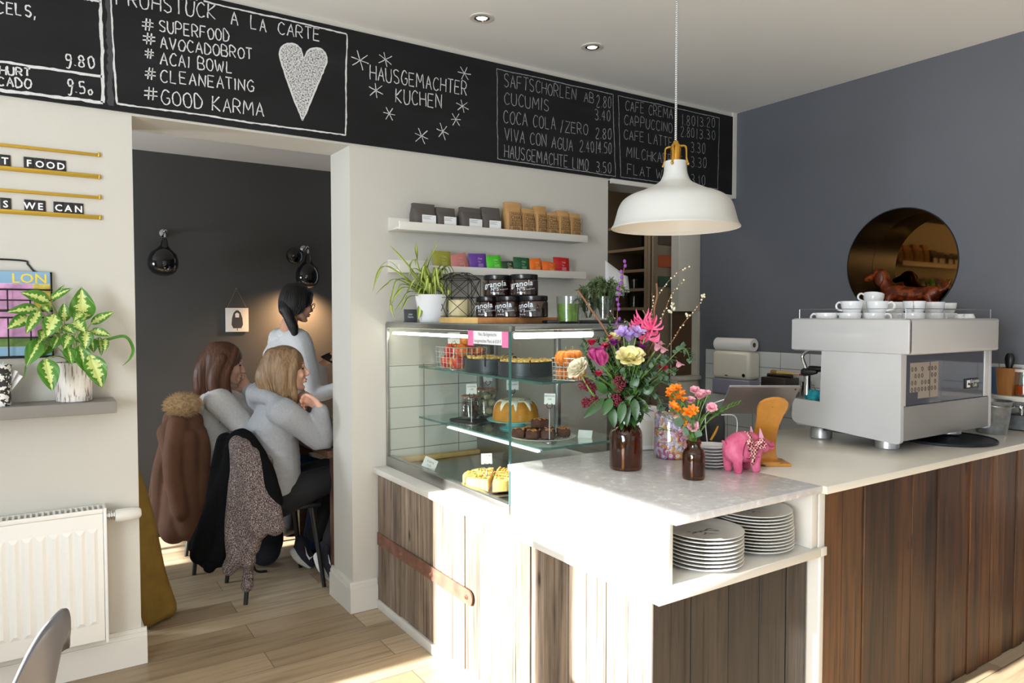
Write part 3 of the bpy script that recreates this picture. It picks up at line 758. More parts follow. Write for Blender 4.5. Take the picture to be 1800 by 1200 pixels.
for k, (nm, c, xc, w, h, lean, roll, c2) in enumerate(teas):
    lb = {'front orange': 'orange tea pouch leaning in front of the other orange one', 'orange': 'orange tea pouch standing behind another orange one'}.get(nm, nm+' tea pouch on the lower white ledge')
    t = thing('tea_pouch', lb, 'tea pouch', (xc, SHELFY-.012-(.03 if nm == 'front orange' else .008+.004*(k % 2)), 1.6735+.012*abs(roll)), 0, 'tea pouches on the lower ledge')
    t.rotation_euler = (-.12-lean*.5, roll*.55, 0)
    m = MB()
    h *= 1.2; w *= 1.06
    def fn(u, v, w=w, h=h):
        x = (u*2-1); th = .014*(1-x*x)**.5*sin(pi*min(1, .12+v*.8))
        return x, th
    vs = []; fs = []; nu, nv = 9, 8
    for sd in (-1, 1):
        b0 = len(vs)
        for j in range(nv):
            for i in range(nu):
                x, th = fn(i/(nu-1), j/(nv-1)); vs.append((x*w/2, sd*(th+.0006), j/(nv-1)*h))
        for j in range(nv-1):
            for i in range(nu-1):
                q = [b0+j*nu+i, b0+j*nu+i+1, b0+(j+1)*nu+i+1, b0+(j+1)*nu+i]; fs.append(q if sd < 0 else q[::-1])
    m.add(vs, fs); m.build('pouch', mat('tea_pouch_foil_'+nm.split()[0]+'_'+str(len(nm)), c, .4, var=.06, vscale=30), t)
    m = MB()
    mb_text(m, 'Chai', .014, face_front(-.008, -.0165, h*.66), align='LEFT'); mb_text(m, 'Tee', .011, face_front(-.008, -.0165, h*.5), align='LEFT')
    for i in range(3): m.box((-.008, -.0168, h*(.4-.06*i)), (.022, -.0164, h*(.4-.06*i)+.0018))
    for i in range(4): m.sphere((-.02+i*.013, -.0145, h*.14+.003*(i % 2)), (.005, .002, .006), 8, 5)
    m.build('print', mat('pouch_print_'+nm.split()[0]+'_'+str(len(nm)), c2, .6), t)

# ================================================================ ON TOP OF THE CASE
TZ = GT+.0065
# spider plant
pp = Vector((1.563, 3.06, TZ))
t = thing('plant_pot', 'white conical pot of the spider plant on the display case', 'plant pot', pp)
m = MB(); m.lathe([(0, 0), (.056, 0), (.060, .004), (.080, .125), (.081, .13), (.075, .13), (.072, .115), (0, .112)], 36); m.build('pot', PORC, t)
m = MB(); m.lathe([(0, .1135), (.0705, .1135), (.071, .110)], 20); m.build('soil', mat('dark_soil', S(48, 36, 28), .95, bump=.6, bscale=200), t)
def leafstrip(mb, pts, w, up=Vector((0, 0, 1)), mi=0, mid=None, fold=.25, tip=.05):
    """long blade along pts; centre strip takes material mid"""
    P = smoothpts(pts, 6); n = len(P)
    rows = []
    for i, p in enumerate(P):
        d = (P[min(n-1, i+1)]-P[max(0, i-1)]).normalized()
        s_ = d.cross(up)
        if s_.length < .05: s_ = d.cross(Vector((1, .3, 0)))
        s_.normalize(); nn = s_.cross(d)
        u = i/(n-1); ww = w*max(tip, min(1, 1.15*sin(pi*min(.98, .12+.86*u))**.7))*(1-.6*max(0, u-.75)/.25)
        rows.append([p-s_*ww+nn*ww*fold, p-s_*ww*.36, p+s_*ww*.36, p+s_*ww+nn*ww*fold])
    vs = [v for r in rows for v in r]
    f0 = []; f1 = []
    for i in range(n-1):
        a = 4*i
        f0 += [(a, a+1, a+5, a+4), (a+2, a+3, a+7, a+6)]; f1.append((a+1, a+2, a+6, a+5))
    b = len(mb.v)
    mb.add(vs, f0, mi); k = len(mb.f)
    mb.f += [tuple(b+i for i in q) for q in f1]; mb.mi += [mi if mid is None else mid]*len(f1)
SPG = mat('spider_plant_green', S(128, 152, 48), .45, var=.15, vscale=10)
SPC = mat('spider_plant_pale_stripe', S(206, 212, 128), .45)
m = MB()
def bl(px, py, dy): return at(px, py, 'Y', 3.06+dy)-pp
c0 = Vector((0, 0, .115))
blades = [[(740, 515), (752, 470), (773, 420)], [(738, 515), (735, 470), (731, 425)], [(736, 516), (715, 465), (684, 430)], [(734, 518), (722, 480), (728, 456), (731, 470)],
          [(733, 520), (700, 480), (672, 470), (655, 512)], [(734, 522), (700, 492), (680, 500), (660, 518)], [(733, 522), (705, 490), (690, 520), (687, 540), (694, 562)], [(735, 522), (712, 500), (700, 512), (684, 545)],
          [(740, 522), (770, 485), (780, 472), (790, 485)], [(742, 520), (775, 490), (788, 510), (782, 558)], [(740, 524), (752, 530), (757, 545), (762, 560)], [(738, 524), (724, 520), (712, 535), (704, 550)],
          [(739, 524), (741, 535), (738, 550), (735, 562)], [(742, 520), (765, 510), (785, 520), (800, 512)], [(741, 518), (760, 500), (776, 500), (787, 516)], [(735, 524), (722, 512), (706, 532), (692, 548)], [(738, 515), (746, 480), (752, 452)],
          [(737, 520), (728, 500), (717, 512), (712, 532)], [(743, 523), (762, 522), (778, 545), (785, 560)], [(736, 522), (716, 505), (700, 515), (690, 530)]]
for k, b in enumerate(blades):
    dys = rnd.uniform(-.10, .02)
    P = [c0+Vector((rnd.uniform(-.012, .012), rnd.uniform(-.012, .012), 0))]+[bl(x, y, dys*(i+1)/len(b)) for i, (x, y) in enumerate(b[1:])]
    leafstrip(m, P, rnd.uniform(.010, .0135), mi=0, mid=1)
for k in range(34):
    a = rnd.uniform(2.2, 5.6); r = rnd.uniform(.05, .14); h = rnd.uniform(.04, .15)
    P = [c0, c0+Vector((cos(a)*r*.4, sin(a)*r*.4, h*.8)), c0+Vector((cos(a)*r*.8, sin(a)*r*.8, h)), c0+Vector((cos(a)*r*1.1, sin(a)*r*1.1, h*.55-.02))]
    leafstrip(m, P, rnd.uniform(.0065, .009), mi=0, mid=1)
sp = m.build('spider_plant', [SPG, SPC], None, loc=pp); tag(sp, 'arching green and cream spider plant in the white pot', 'plant')
# long hanging runner in front of the wall at far left
m = MB(); leafstrip(m, [bl(733, 520, -.02), bl(690, 462, -.05), bl(665, 475, -.06), bl(655, 515, -.06)], .003, mi=0, mid=0)
m.build('runner', [SPG], sp)
# small dark card
p = Vector((at(722, 560, 'Y', 3.2).x, 3.2, TZ))
t = thing('card_stand', 'small dark grey card beside the spider plant pot', 'card', p, -.25)
m = MB(); m.box((-.032, -.002, 0), (.032, .002, .062), .001); m.M = RX(-.15); q = m.build('card', mat('anthracite_card', S(72, 74, 78), .6), t, rot=(-.15, 0, 0))
m = MB(); m.box((-.028, .0, 0), (.028, .045, .002)); m.build('foot', mat('anthracite_card', S(72, 74, 78), .6), t)
m = MB(); mb_text(m, 'pay', .014, face_front(0, -.0026, .034)); mb_text(m, 'here', .014, face_front(0, -.0026, .02)); m.build('print', PRINT, t, rot=(-.15, 0, 0))
# wire lantern
pl = Vector((1.66, 2.965, TZ))
t = thing('wire_lantern', 'black geometric wire lantern around a cream candle on the case', 'lantern', pl, .12)
m = MB(); R = .098; H0, H1, H2 = .004, .20, .23
lo = [Vector((R*.72*cos(a), R*.72*sin(a), H0)) for a in [2*pi*k/6+.3 for k in range(6)]]
md = [Vector((R*cos(a), R*sin(a), .028)) for a in [2*pi*k/6+.3 for k in range(6)]]
mm = [Vector((R*cos(a), R*sin(a), .115)) for a in [2*pi*k/6+.3 for k in range(6)]]
hi = [Vector((R*cos(a), R*sin(a), H1)) for a in [2*pi*k/6+.3 for k in range(6)]]
tp = [Vector((R*.5*cos(a), R*.5*sin(a), H2)) for a in [2*pi*k/6+.3 for k in range(6)]]
def seg(a, b, r=.0016): m.cyl(a, b, r, seg=5)
for k in range(6):
    j = (k+1) % 6
    for A in (lo, md, mm, hi, tp): seg(A[k], A[j])
    seg(lo[k], md[k]); seg(md[k], mm[k]); seg(mm[k], hi[k]); seg(hi[k], tp[k]); seg(hi[k], tp[j])
    seg(md[k], mm[j]); seg(md[j], mm[k]); seg(mm[k], hi[j]); seg(mm[j], hi[k])
m.build('wire_cage', BLACK, t)
m = MB(); m.lathe([(0, .012), (.05, .012), (.052, .016), (.052, .108), (.046, .113), (.02, .110), (0, .110)], 28)
c_ = m.build('pillar_candle', mat('cream_candle_wax', S(222, 208, 160), .4), None, loc=pl+Vector((0, 0, -.008))); tag(c_, 'thick cream candle standing inside the wire lantern', 'candle')
m = MB(); m.tube([(0, 0, .109), (.001, 0, .118), (.004, 0, .124)], .0014, 6); m.build('wick', BLACK, c_)
# board and jars
WOODB = mat('oiled_chopping_board_wood', S(176, 122, 74), .45, var=.2, vscale=3, stretch=(14, 3, 14))
PALEW = mat('pale_wood_end', S(214, 178, 112), .5, var=.15, vscale=10)
bx0 = at(800, 563, 'Z', TZ); BYF = 2.46
tb = thing('chopping_board', 'long wooden chopping board under the granola jars', 'board', (0, 0, 0))
m = MB(); m.box((1.432+.02, BYF-.02, TZ), (1.86, BYF+.30, TZ+.024), .003); m.build('board', WOODB, tb)
m = MB(); m.box((1.39+.055, BYF-.02, TZ), (1.432+.019, BYF+.30, TZ+.024), .002); m.build('breadboard_end', PALEW, tb)
tb.location = (.0, .0, 0)
JZ = TZ+.0245
JGL = mat('dark_brown_jar_glass', S(34, 16, 12), .08, spec=.8, coat=.5)
LID = mat('black_plastic_lid', S(18, 18, 20), .25)
GPRINT = mat('pale_label_print', S(215, 225, 232), .6)
def make_jar(label):
    t = thing('granola_jar', label, 'jar', (0, 0, 0), 0, 'granola jars on the case')
    R = .056
    m = MB(); m.lathe([(0, 0), (R-.004, 0), (R, .004), (R, .062), (R-.003, .067), (R-.006, .07), (0, .07)], 40); m.build('jar', JGL, t)
    m = MB(); m.lathe([(R-.002, .0695), (R-.0015, .071), (R-.0015, .087), (R-.004, .09), (0, .09)], 40); m.build('lid', LID, t)
    m = MB(); vs, fs = text_geo('granola', .032, 'CENTER')
    def wrap(vs, rot, z, s=1.0, tilt=.12):
        o = []
        for v in vs:
            a = rot+v[0]*s/R; o.append((sin(a)*(R+.0007), -cos(a)*(R+.0007), z+v[1]*s+v[0]*s*tilt))
        return o
    m.add(wrap(vs, -.25, .038), fs)
    m.add([(a*1.0012, b*1.0012, c+.0012) for a, b, c in wrap(vs, -.25, .038)], fs)
    v2, f2 = text_geo('N°5', .02, 'CENTER'); m.add(wrap(v2, -.25, .021, 1, .05), f2)
    v2, f2 = text_geo('hausgemacht', .0072, 'CENTER'); m.add(wrap(v2, .42, .026), f2)
    v2, f2 = text_geo('knusprig', .0095, 'CENTER'); m.add(wrap(v2, -.25, .010, 1, 0), f2)
    m.build('print', GPRINT, t)
    return t
jl = ['granola jar at the left of the lower row', 'granola jar in the middle of the lower row', 'granola jar at the right of the lower row, name half turned away', 'left granola jar of the upper two', 'right granola jar of the upper two']
jar0 = make_jar(jl[0])
def jx(px, y): return at(px, 557, 'Y', y).x
JS = 1.06
D3 = 2.93
for k, (px_, d, z, rz) in enumerate(((859, D3+.15, JZ, -.3), (896, D3+.065, JZ, -.45), (938, D3, JZ, -.62), (874, D3+.095, JZ+.0905*.97+.0005, .08), (921, D3+.045, JZ+.0905*.97+.0005, .05))):
    o = jar0 if k == 0 else dup(jar0, (0, 0, 0), 0, jl[k])
    q = dep(px_, 540, d); o.location = (q.x, q.y, z); o.rotation_euler = (0, 0, FACECAM(o.location)+rz)
    o.scale = (JS, JS, .97)
# glass of green drink, tray, herb glasses
TRAYM = mat('matt_black_tray', S(28, 28, 30), .5)
m = MB(); m.box((-.16, -.10, 0), (.17, .10, .012), .003); tr_ = m.build('tray', TRAYM, None, loc=(1.90, 2.36, TZ), rot=(0, 0, -.45)); tag(tr_, 'low black tray under the herb glasses on the case', 'tray')
GREENJ = mat('green_herb_infusion', S(88, 122, 24), .3, var=.5, vscale=40, spec=.6)
q = dep(999, 560, 2.86); p = Vector((q.x, q.y, TZ))
t = thing('drinking_glass', 'squat glass of green herb drink on top of the case', 'glass', p)
m = MB(); m.lathe([(0, 0), (.041, 0), (.044, .004), (.049, .108), (.047, .108), (.0425, .008), (0, .008)], 32); m.build('glass', JARGLASS, t)
m = MB(); m.lathe([(0, .009), (.0385, .009), (.0435, .078), (0, .079)], 32); m.build('drink', GREENJ, t)
HERB = mat('rosemary_green', S(88, 108, 66), .6, var=.3, vscale=30)
HERBD = mat('herb_stem_brown_green', S(84, 84, 50), .7)
for k, (px_, yy, lb, nsp) in enumerate(((1034, 2.44, 'small glass of rosemary sprigs beside the green drink', 14), (1062, 2.345, 'tall glass packed with rosemary sprigs at the end of the case', 34))):
    x_ = at(px_, 556, 'Y', yy).x; p = Vector((x_, yy, TZ+.0125))
    t = thing('herb_glass', lb, 'glass', p, 0, 'glasses of rosemary')
    hh = .075 if k == 0 else .10; R = .034 if k == 0 else .040
    m = MB(); m.lathe([(0, 0), (R-.003, 0), (R, .003), (R+.003, hh), (R+.0015, hh), (R-.0015, .006), (0, .006)], 28); m.build('glass', JARGLASS, t)
    m = MB(); s2 = MB()
    for i in range(nsp):
        a = rnd.uniform(0, 2*pi); sp_ = rnd.uniform(.2, 1)*(.07 if k == 0 else .085); H = hh+rnd.uniform(.02, .075)
        if k == 0: H *= .95
        P = smoothpts([(cos(a)*R*.4*rnd.random(), sin(a)*R*.4*rnd.random(), .01), (cos(a)*R*.8, sin(a)*R*.8, hh*.8), (cos(a)*sp_*.8, sin(a)*sp_*.8, H), (cos(a)*sp_*1.2, sin(a)*sp_*1.2, H*(.98-.15*rnd.random()))], 7)
        s2.tube(P, .0013, 5)
        for j in range(4, len(P)):
            for q in range(3):
                b = rnd.uniform(0, 2*pi); d = (P[j]-P[j-1]).normalized()
                e = d.orthogonal().normalized(); e = (Matrix.Rotation(b, 3, d) @ e)
                tip = P[j]+e*rnd.uniform(.010, .018)+d*.014
                w = d.cross(e)*.0024
                m.add([P[j]-w, P[j]+w, tip+w*.4, tip-w*.4], [(0, 1, 2, 3)])
    fo = m.build('needles', HERB, t); s2.build('stems', HERBD, t)
# small paper sheets on the passage jamb
t = MB()
for (a, b) in (((1060, 458), (1088, 520)), ((1064, 470), (1097, 514))):
    A = at(*a, 'Y', YW+.02); B = at(*b, 'Y', YW+.02)
    t.grid(lambda u, v, A=A, B=B: (A.x+(B.x-A.x)*u, YW-.0008-.03*u*(1-v)-.012*v*u, B.z+(A.z-B.z)*v*(1-.35*u)), 6, 6)
tag(t.build('paper_sheet', PAPER, thick=.0008), 'curled white paper sheets pinned beside the kitchen opening', 'paper')

# ================================================================ INSIDE THE CASE
def sign(px, py, z, h, w, txt, label, lean=0.1, rz=None, tilt=0, clip=True, base_r=.022, pos=None):
    p = base(px, py, z, .02) if pos is None else Vector(pos)
    t = thing('price_holder', label, 'price sign', p, FACECAM(p)*.9 if rz is None else rz, 'price cards in the case')
    m = MB(); m.lathe([(0, 0), (base_r, 0), (base_r, .003), (base_r*.55, .006), (.004, .010), (.0025, .016), (.0022, h-.03), (0, h-.03)], 18); m.build('stand', STEEL, t)
    m = MB()
    m.tube([(-.009+.0*a, -.002, h-.008) for a in (0,)]+[(.012*sin(a), -.002, h-.018-.012*cos(a)+.001) for a in [-2.4+4.8*k/12 for k in range(13)]]+[(.009, -.002, h-.008)], .0016, 6); m.build('clip', BLACK, t)
    m = MB(); m.box((-w/2, -.0009, 0), (w/2, -.0003, w*.95)); q = m.build('card', PAPER, t, loc=(0, 0, h-.012), rot=(-lean, tilt, 0))
    m = MB()
    for i, tx in enumerate(txt): mb_text(m, tx, w*.2, face_front(0, -.0013, w*(.66-.27*i)))
    m.build('print', INK, t, loc=(0, 0, h-.012), rot=(-lean, tilt, 0))
    return t
def wire_basket(nm, lb, p, sx, sy, h, nx, nz, rz=0):
    t = thing(nm, lb, 'basket', p, rz)
    WB = mat('pale_wire', S(206, 200, 196), .4, metal=.3)
    m = MB(); r = .0013
    for k in range(nz+1):
        z = .003+h*k/nz; f = 1+.06*k/nz
        m.tube([(-sx/2*f, -sy/2*f, z), (sx/2*f, -sy/2*f, z), (sx/2*f, sy/2*f, z), (-sx/2*f, sy/2*f, z)], r*(1.5 if k == nz else 1), 5, closed=True)
    for k in range(nx+1):
        u = -sx/2+sx*k/nx; v = -sy/2+sy*k/nx; f = 1.06
        for s_ in (-1, 1):
            m.cyl((u, s_*sy/2, .003), (u*f, s_*sy/2*f, h), r, seg=4); m.cyl((s_*sx/2, v, .003), (s_*sx/2*f, v*f, h), r, seg=4)
        m.cyl((u, -sy/2, .003), (u, sy/2, .003), r, seg=4); m.cyl((-sx/2, v, .003), (sx/2, v, .003), r, seg=4)
    m.build('wires', WB, t); return t
# fruit basket
fb = Vector((1.715, 3.05, SZ1+.001))
wire_basket('fruit_basket', 'white wire basket of mangoes and apples on the top glass shelf', fb, .155, .20, .10, 6, 4)
def fruit_mesh(r, stem=True):
    m = MB(); m.lathe([(0, r*.16), (r*.35, r*.04), (r*.75, r*.28), (r, r*.95), (r*.86, r*1.5), (r*.45, r*1.83), (r*.12, r*1.74), (0, r*1.68)], 20); return m
def fruit_mat(n, a, b, c):
    if n in MATS: return MATS[n]
    q = bpy.data.materials.new(n); q.use_nodes = True; T = NT(q)
    r = T.ramp([(.3, a), (.5, b), (.7, c)]); nn = T.noise(T.coords((14, 14, 9)), 1.6, 3); T.link(nn.outputs[0], r.inputs[0]); T.link(r.outputs[0], T.b.inputs['Base Color']); T.b.inputs['Roughness'].default_value = .3
    MATS[n] = q; return q
FM = [fruit_mat('ripe_mango_skin', S(228, 150, 40), S(232, 120, 30), S(200, 60, 40)), fruit_mat('red_apple_skin', S(190, 40, 40), S(214, 70, 48), S(232, 150, 60)), fruit_mat('yellow_red_apple_skin', S(238, 190, 80), S(230, 140, 50), S(200, 60, 40))]
def make_fruit(mt, r, lb):
    t = thing('apple', lb, 'fruit', (0, 0, 0), 0, 'fruit in the wire basket')
    fruit_mesh(r).build('flesh', mt, t)
    m = MB(); m.tube([(0, 0, r*1.66), (.002, 0, r*1.85), (.006, 0, r*2.02)], .0014, 5); m.build('stem', HERBD, t); return t
kinds = [make_fruit(FM[0], .034, 'orange fruit on the basket heap'), make_fruit(FM[1], .032, 'red fruit in the basket heap'), make_fruit(FM[2], .029, 'yellow and red fruit in the basket heap')]
spots = [(-.045, -.07, .004, 1), (.035, -.065, .004, 2), (-.045, .0, .004, 0), (.04, .01, .004, 1), (-.04, .07, .004, 1), (.04, .07, .004, 0), (-.05, -.06, .062, 0), (.012, -.06, .058, 1), (-.02, .0, .064, 2), (.045, -.015, .058, 0), (-.04, .06, .062, 1), (.035, .06, .060, 2), (-.015, -.035, .108, 0), (.03, .03, .108, 2), (-.02, .045, .108, 0), (.048, -.075, .056, 2)]
fnames = ['at the near left bottom', 'at the near right bottom', 'in the middle left', 'in the middle right', 'at the rear left bottom', 'at the rear right bottom', 'high at the near left rim', 'high behind the price card', 'high in the centre', 'high at the right rim', 'high at the rear left', 'high at the rear right', 'on top at the front', 'on top at the right', 'on top at the back', 'at the right front rim']
used = set()
for k, (dx, dy, dz, kd) in enumerate(spots):
    o = kinds[kd] if kd not in used else dup(kinds[kd], (0, 0, 0))
    used.add(kd); o.location = fb+Vector((dx, dy, dz)); o.rotation_euler = (rnd.uniform(-.5, .5), rnd.uniform(-.5, .5), rnd.uniform(0, 6))
    o['label'] = ('orange mango', 'red apple', 'yellow and red apple')[kd]+' '+fnames[k]+' of the fruit basket'
sign(798, 650, SZ1, .135, .056, ['ROTE GRÜTZE', 'MIT VANILLE', '2,80'], 'price card on a stand in front of the fruit basket')
# two black springform tins with crumble
TINM = mat('black_cake_tin', S(58, 62, 68), .38, metal=.4, var=.1, vscale=14)
CRUMB = mat('golden_crumble', S(226, 188, 110), .85, var=.2, vscale=60, bump=.8, bscale=90)
for k, (xc, yc, lb) in enumerate(((1.725, 2.80, 'black cake tin of crumble, farther one on the top shelf'), (1.735, 2.53, 'black cake tin of crumble, nearer one on the top shelf'))):
    t = thing('cake_tin', lb, 'cake tin', (xc, yc, SZ1+.001), .3*k, 'black cake tins on the top shelf')
    R = .118
    m = MB(); m.lathe([(0, 0), (R, 0), (R, .004), (R-.002, .006), (R-.002, .058), (R+.002, .06), (R+.002, .063), (R-.005, .062), (R-.005, .012), (0, .010)], 48); m.build('tin', TINM, t)
    m = MB(); m.lathe([(0, .066), (R*.6, .065), (R-.006, .058)], 36); q = m.build('cake', CRUMB, t)
    m = MB()
    for i in range(90):
        a = rnd.uniform(0, 2*pi); r = R*.93*sqrt(rnd.random()); s_ = rnd.uniform(.005, .012); m.sphere((r*cos(a), r*sin(a), .064), (s_, s_*rnd.uniform(.7, 1.2), s_*.8), 7, 5)
    o = m.build('crumble', CRUMB, t); o['kind'] = 'stuff'
    m = MB()
    for a in (-2.3, -.8, .9, 2.4):
        c, s_ = cos(a), sin(a); m.tube(smoothpts([(c*(R-.01), s_*(R-.01), .066), (c*(R+.004), s_*(R+.004), .066), (c*(R+.006), s_*(R+.006), .03)], 4), .0028, 6)
    m.build('clamp_band', BLACK, t)
    m = MB(); m.tube(smoothpts([(R*.9*cos(1.2+k), R*.9*sin(1.2+k), .062), (R*.5*cos(1.2+k), R*.5*sin(1.2+k)+.03, .085), (R*.2, R*.7, .088), (-R*.3, R*.9, .064)], 6), .0012, 5); m.build('wire_loop', BLACK, t)
# wire basket with small pumpkins
q = dep(1003, 660, 2.85); pb = Vector((q.x, q.y, SZ1+.001))
wire_basket('pumpkin_basket', 'square white wire basket of orange pumpkins on the top shelf', pb, .10, .10, .085, 6, 5, .35)
PUMP = mat('orange_pumpkin_skin', S(226, 122, 22), .35, var=.1, vscale=20)
def pumpkin_mesh(r):
    m = MB()
    def fn(u, v):
        a = 2*pi*u; th = -pi/2+pi*v; rr = r*(cos(th)**.8)*(1-.09*(abs(sin(a*4))**.6 < .35)*1.0-.05*cos(a*8)); return (rr*cos(a), rr*sin(a), r*.8+r*.8*sin(th)*(1-.25*(1-min(1, cos(th)*2.2))))
    m.grid(fn, 48, 12, wrapu=True); return m
pl_ = ['small orange pumpkin high at the left in the wire basket', 'small orange pumpkin high at the right in the wire basket', 'small orange pumpkin at the bottom right of the wire basket', 'small orange pumpkin at the bottom left of the wire basket']
for k, (dx, dy, dz, r) in enumerate(((-.022, .005, .052, .043), (.022, .012, .058, .04), (.014, -.022, .002, .034), (-.024, .018, .002, .030))):
    t = thing('pumpkin', pl_[k], 'pumpkin', pb+Vector((dx, dy, dz)), k*1.1, 'pumpkins in the wire basket')
    pumpkin_mesh(r).build('flesh', PUMP, t)
    m = MB(); m.tube([(0, 0, r*1.3), (.002, 0, r*1.6), (.007, .002, r*1.85)], [.006, .004, .0045], 6); m.build('stem', HERBD, t)
# middle shelf
JB = Vector((1.80, 3.03, SZ2+.001))
m = MB(); m.box((-.13, -.075, 0), (.13, .075, .014), .003); tag(m.build('slate_tray', TRAYM, None, loc=JB, rot=(0, 0, .35)), 'black slate tray under the two biscuit jars', 'tray')
CHOC = mat('dark_chocolate_biscuit', S(92, 58, 44), .8, var=.3, vscale=40, bump=.5, bscale=120); PALEB = mat('pale_coconut_biscuit', S(214, 200, 158), .85, var=.15, vscale=40, bump=.6, bscale=120)
for k, (dx, R, hh, mt, lb) in enumerate(((-.062, .046, .105, CHOC, 'glass jar of dark chocolate biscuits on the slate tray'), (.058, .060, .13, PALEB, 'larger glass jar of pale biscuit balls on the slate tray'))):
    p = JB+RZ(.35) @ Vector((dx, 0, .0145))
    t = thing('biscuit_jar', lb, 'jar', p, 0, 'biscuit jars on the middle shelf')
    m = MB(); m.lathe([(0, 0), (R-.004, 0), (R, .004), (R, hh-.022), (R-.006, hh-.012), (R-.006, hh), (R-.009, hh), (R-.009, hh-.012), (R-.003, hh-.024), (R-.003, .006), (0, .006)], 28); m.build('jar', JARGLASS, t)
    m = MB(); m.lathe([(0, hh+.016), (R*.6, hh+.014), (R-.002, hh+.004), (R-.002, hh+.001), (0, hh+.001)], 28); m.build('lid', JARGLASS, t)
    m = MB(); m.tube([((R-.003)*cos(a), (R-.003)*sin(a), hh+.001) for a in [2*pi*i/20 for i in range(20)]], .0028, 6, closed=True); m.build('rubber_seal', mat('orange_rubber', S(200, 120, 60), .6), t)
    m = MB(); m.tube([(R+.001, -.01, hh-.02), (R+.012, -.006, hh), (R+.008, 0, hh+.014), (R+.012, .006, hh), (R+.001, .01, hh-.02)], .0015, 6); m.tube([((R-.001)*cos(a), (R-.001)*sin(a), hh-.018) for a in [2*pi*i/20 for i in range(20)]], .0015, 5, closed=True); m.build('wire_clasp', STEEL, t)
    nb_ = 0
    for lay in range(4):
        for i in range(5):
            if nb_ >= (14 if k == 0 else 12): break
            if k == 0: rb = .016; rr = R-.022; z = .010+lay*.025
            else: rb = .021; rr = R-.026; z = .010+lay*.038
            if k == 1 and i == 4: continue
            a = 2*pi*i/(5 if k == 0 else 4)+lay*.6
            m = MB(); m.sphere((0, 0, rb*(.8)), (rb, rb, rb*.8), 12, 8)
            o = m.build('biscuit', mt, None, loc=p+Vector((rr*cos(a), rr*sin(a), z)))
            tag(o, 'dark chocolate biscuit inside the smaller glass jar' if k == 0 else 'pale biscuit ball inside the larger glass jar', 'biscuit', 'chocolate biscuits in the jar' if k == 0 else 'pale biscuit balls in the jar'); nb_ += 1
sign(829, 747, SZ2, .155, .05, ['COOKIES', '1,50'], 'price card on a tall stand left of the bundt cake', base_r=.026)
sign(858, 733, SZ2, .19, .046, ['VEGAN', '1,20'], 'tilted blank looking card above the biscuit jars', tilt=-.12, base_r=.02, rz=-.6)
# bundt cake on a turquoise stand
pc = base(910, 752, SZ2, .10); pc = Vector((1.80, 2.70, SZ2+.001))
t = thing('cake_stand', 'turquoise footed cake stand on the middle shelf', 'cake stand', pc)
TURQ = mat('turquoise_ceramic', S(126, 196, 200), .2)
m = MB(); m.lathe([(0, 0), (.072, 0), (.074, .004), (.045, .016), (.04, .028), (.06, .034), (.128, .040), (.132, .044), (.126, .0455), (.1, .042), (0, .041)], 48); m.build('stand', TURQ, t)
t = thing('bundt_cake', 'golden bundt cake with dripping white icing on the turquoise stand', 'cake', pc+Vector((0, 0, .042)))
CAKE = mat('golden_sponge', S(204, 138, 46), .8, var=.18, vscale=30, bump=.4, bscale=150); ICING = mat('white_icing', S(246, 240, 222), .3)
m = MB()
def bundt(u, v, off=0, rib=.006):
    a = 2*pi*u; t_ = pi*v*1.12-.12
    R0, rr, hh = .060, .042, .088
    bump_ = rib*(abs(cos(a*7))-.5)*max(0, sin(t_))
    x = R0+(rr+bump_+off)*cos(t_)*1.05; z = max(0, (hh+off)*abs(sin(max(0, min(pi, t_))))**.85)
    return (x*cos(a), x*sin(a), z)
m.grid(lambda u, v: bundt(u, v), 84, 20, wrapu=True); m.build('sponge', CAKE, t)
m = MB()
def icing(u, v):
    a = 2*pi*u
    drip = .075+.24*max(0, sin(a*8+.6*sin(a*3)))**2.2+.10*max(0, sin(a*5+1))**4
    t0 = (.46-drip*.92); t1 = .74
    return bundt(u, t0+(t1-t0)*v, .0035*min(1, 8*min(v, 1-v)+.1), .005)
m.grid(icing, 140, 14, wrapu=True); m.build('icing', ICING, t)
m = MB()
for i in range(60):
    a = rnd.uniform(0, 2*pi); v = rnd.uniform(.42, .7); q = bundt(a/(2*pi), v, .005); m.sphere(q, (.003, .002, .0012), 5, 4)
o = m.build('chopped_nuts', mat('chopped_nut', S(196, 140, 66), .8), t); o['kind'] = 'stuff'
sign(901, 690, SZ2, .166, .058, ['KÜRBIS', 'KUCHEN'], 'price card standing behind the bundt cake', base_r=.02, pos=(at(901, 700, 'Y', 2.88).x, 2.88, SZ2+.0005))
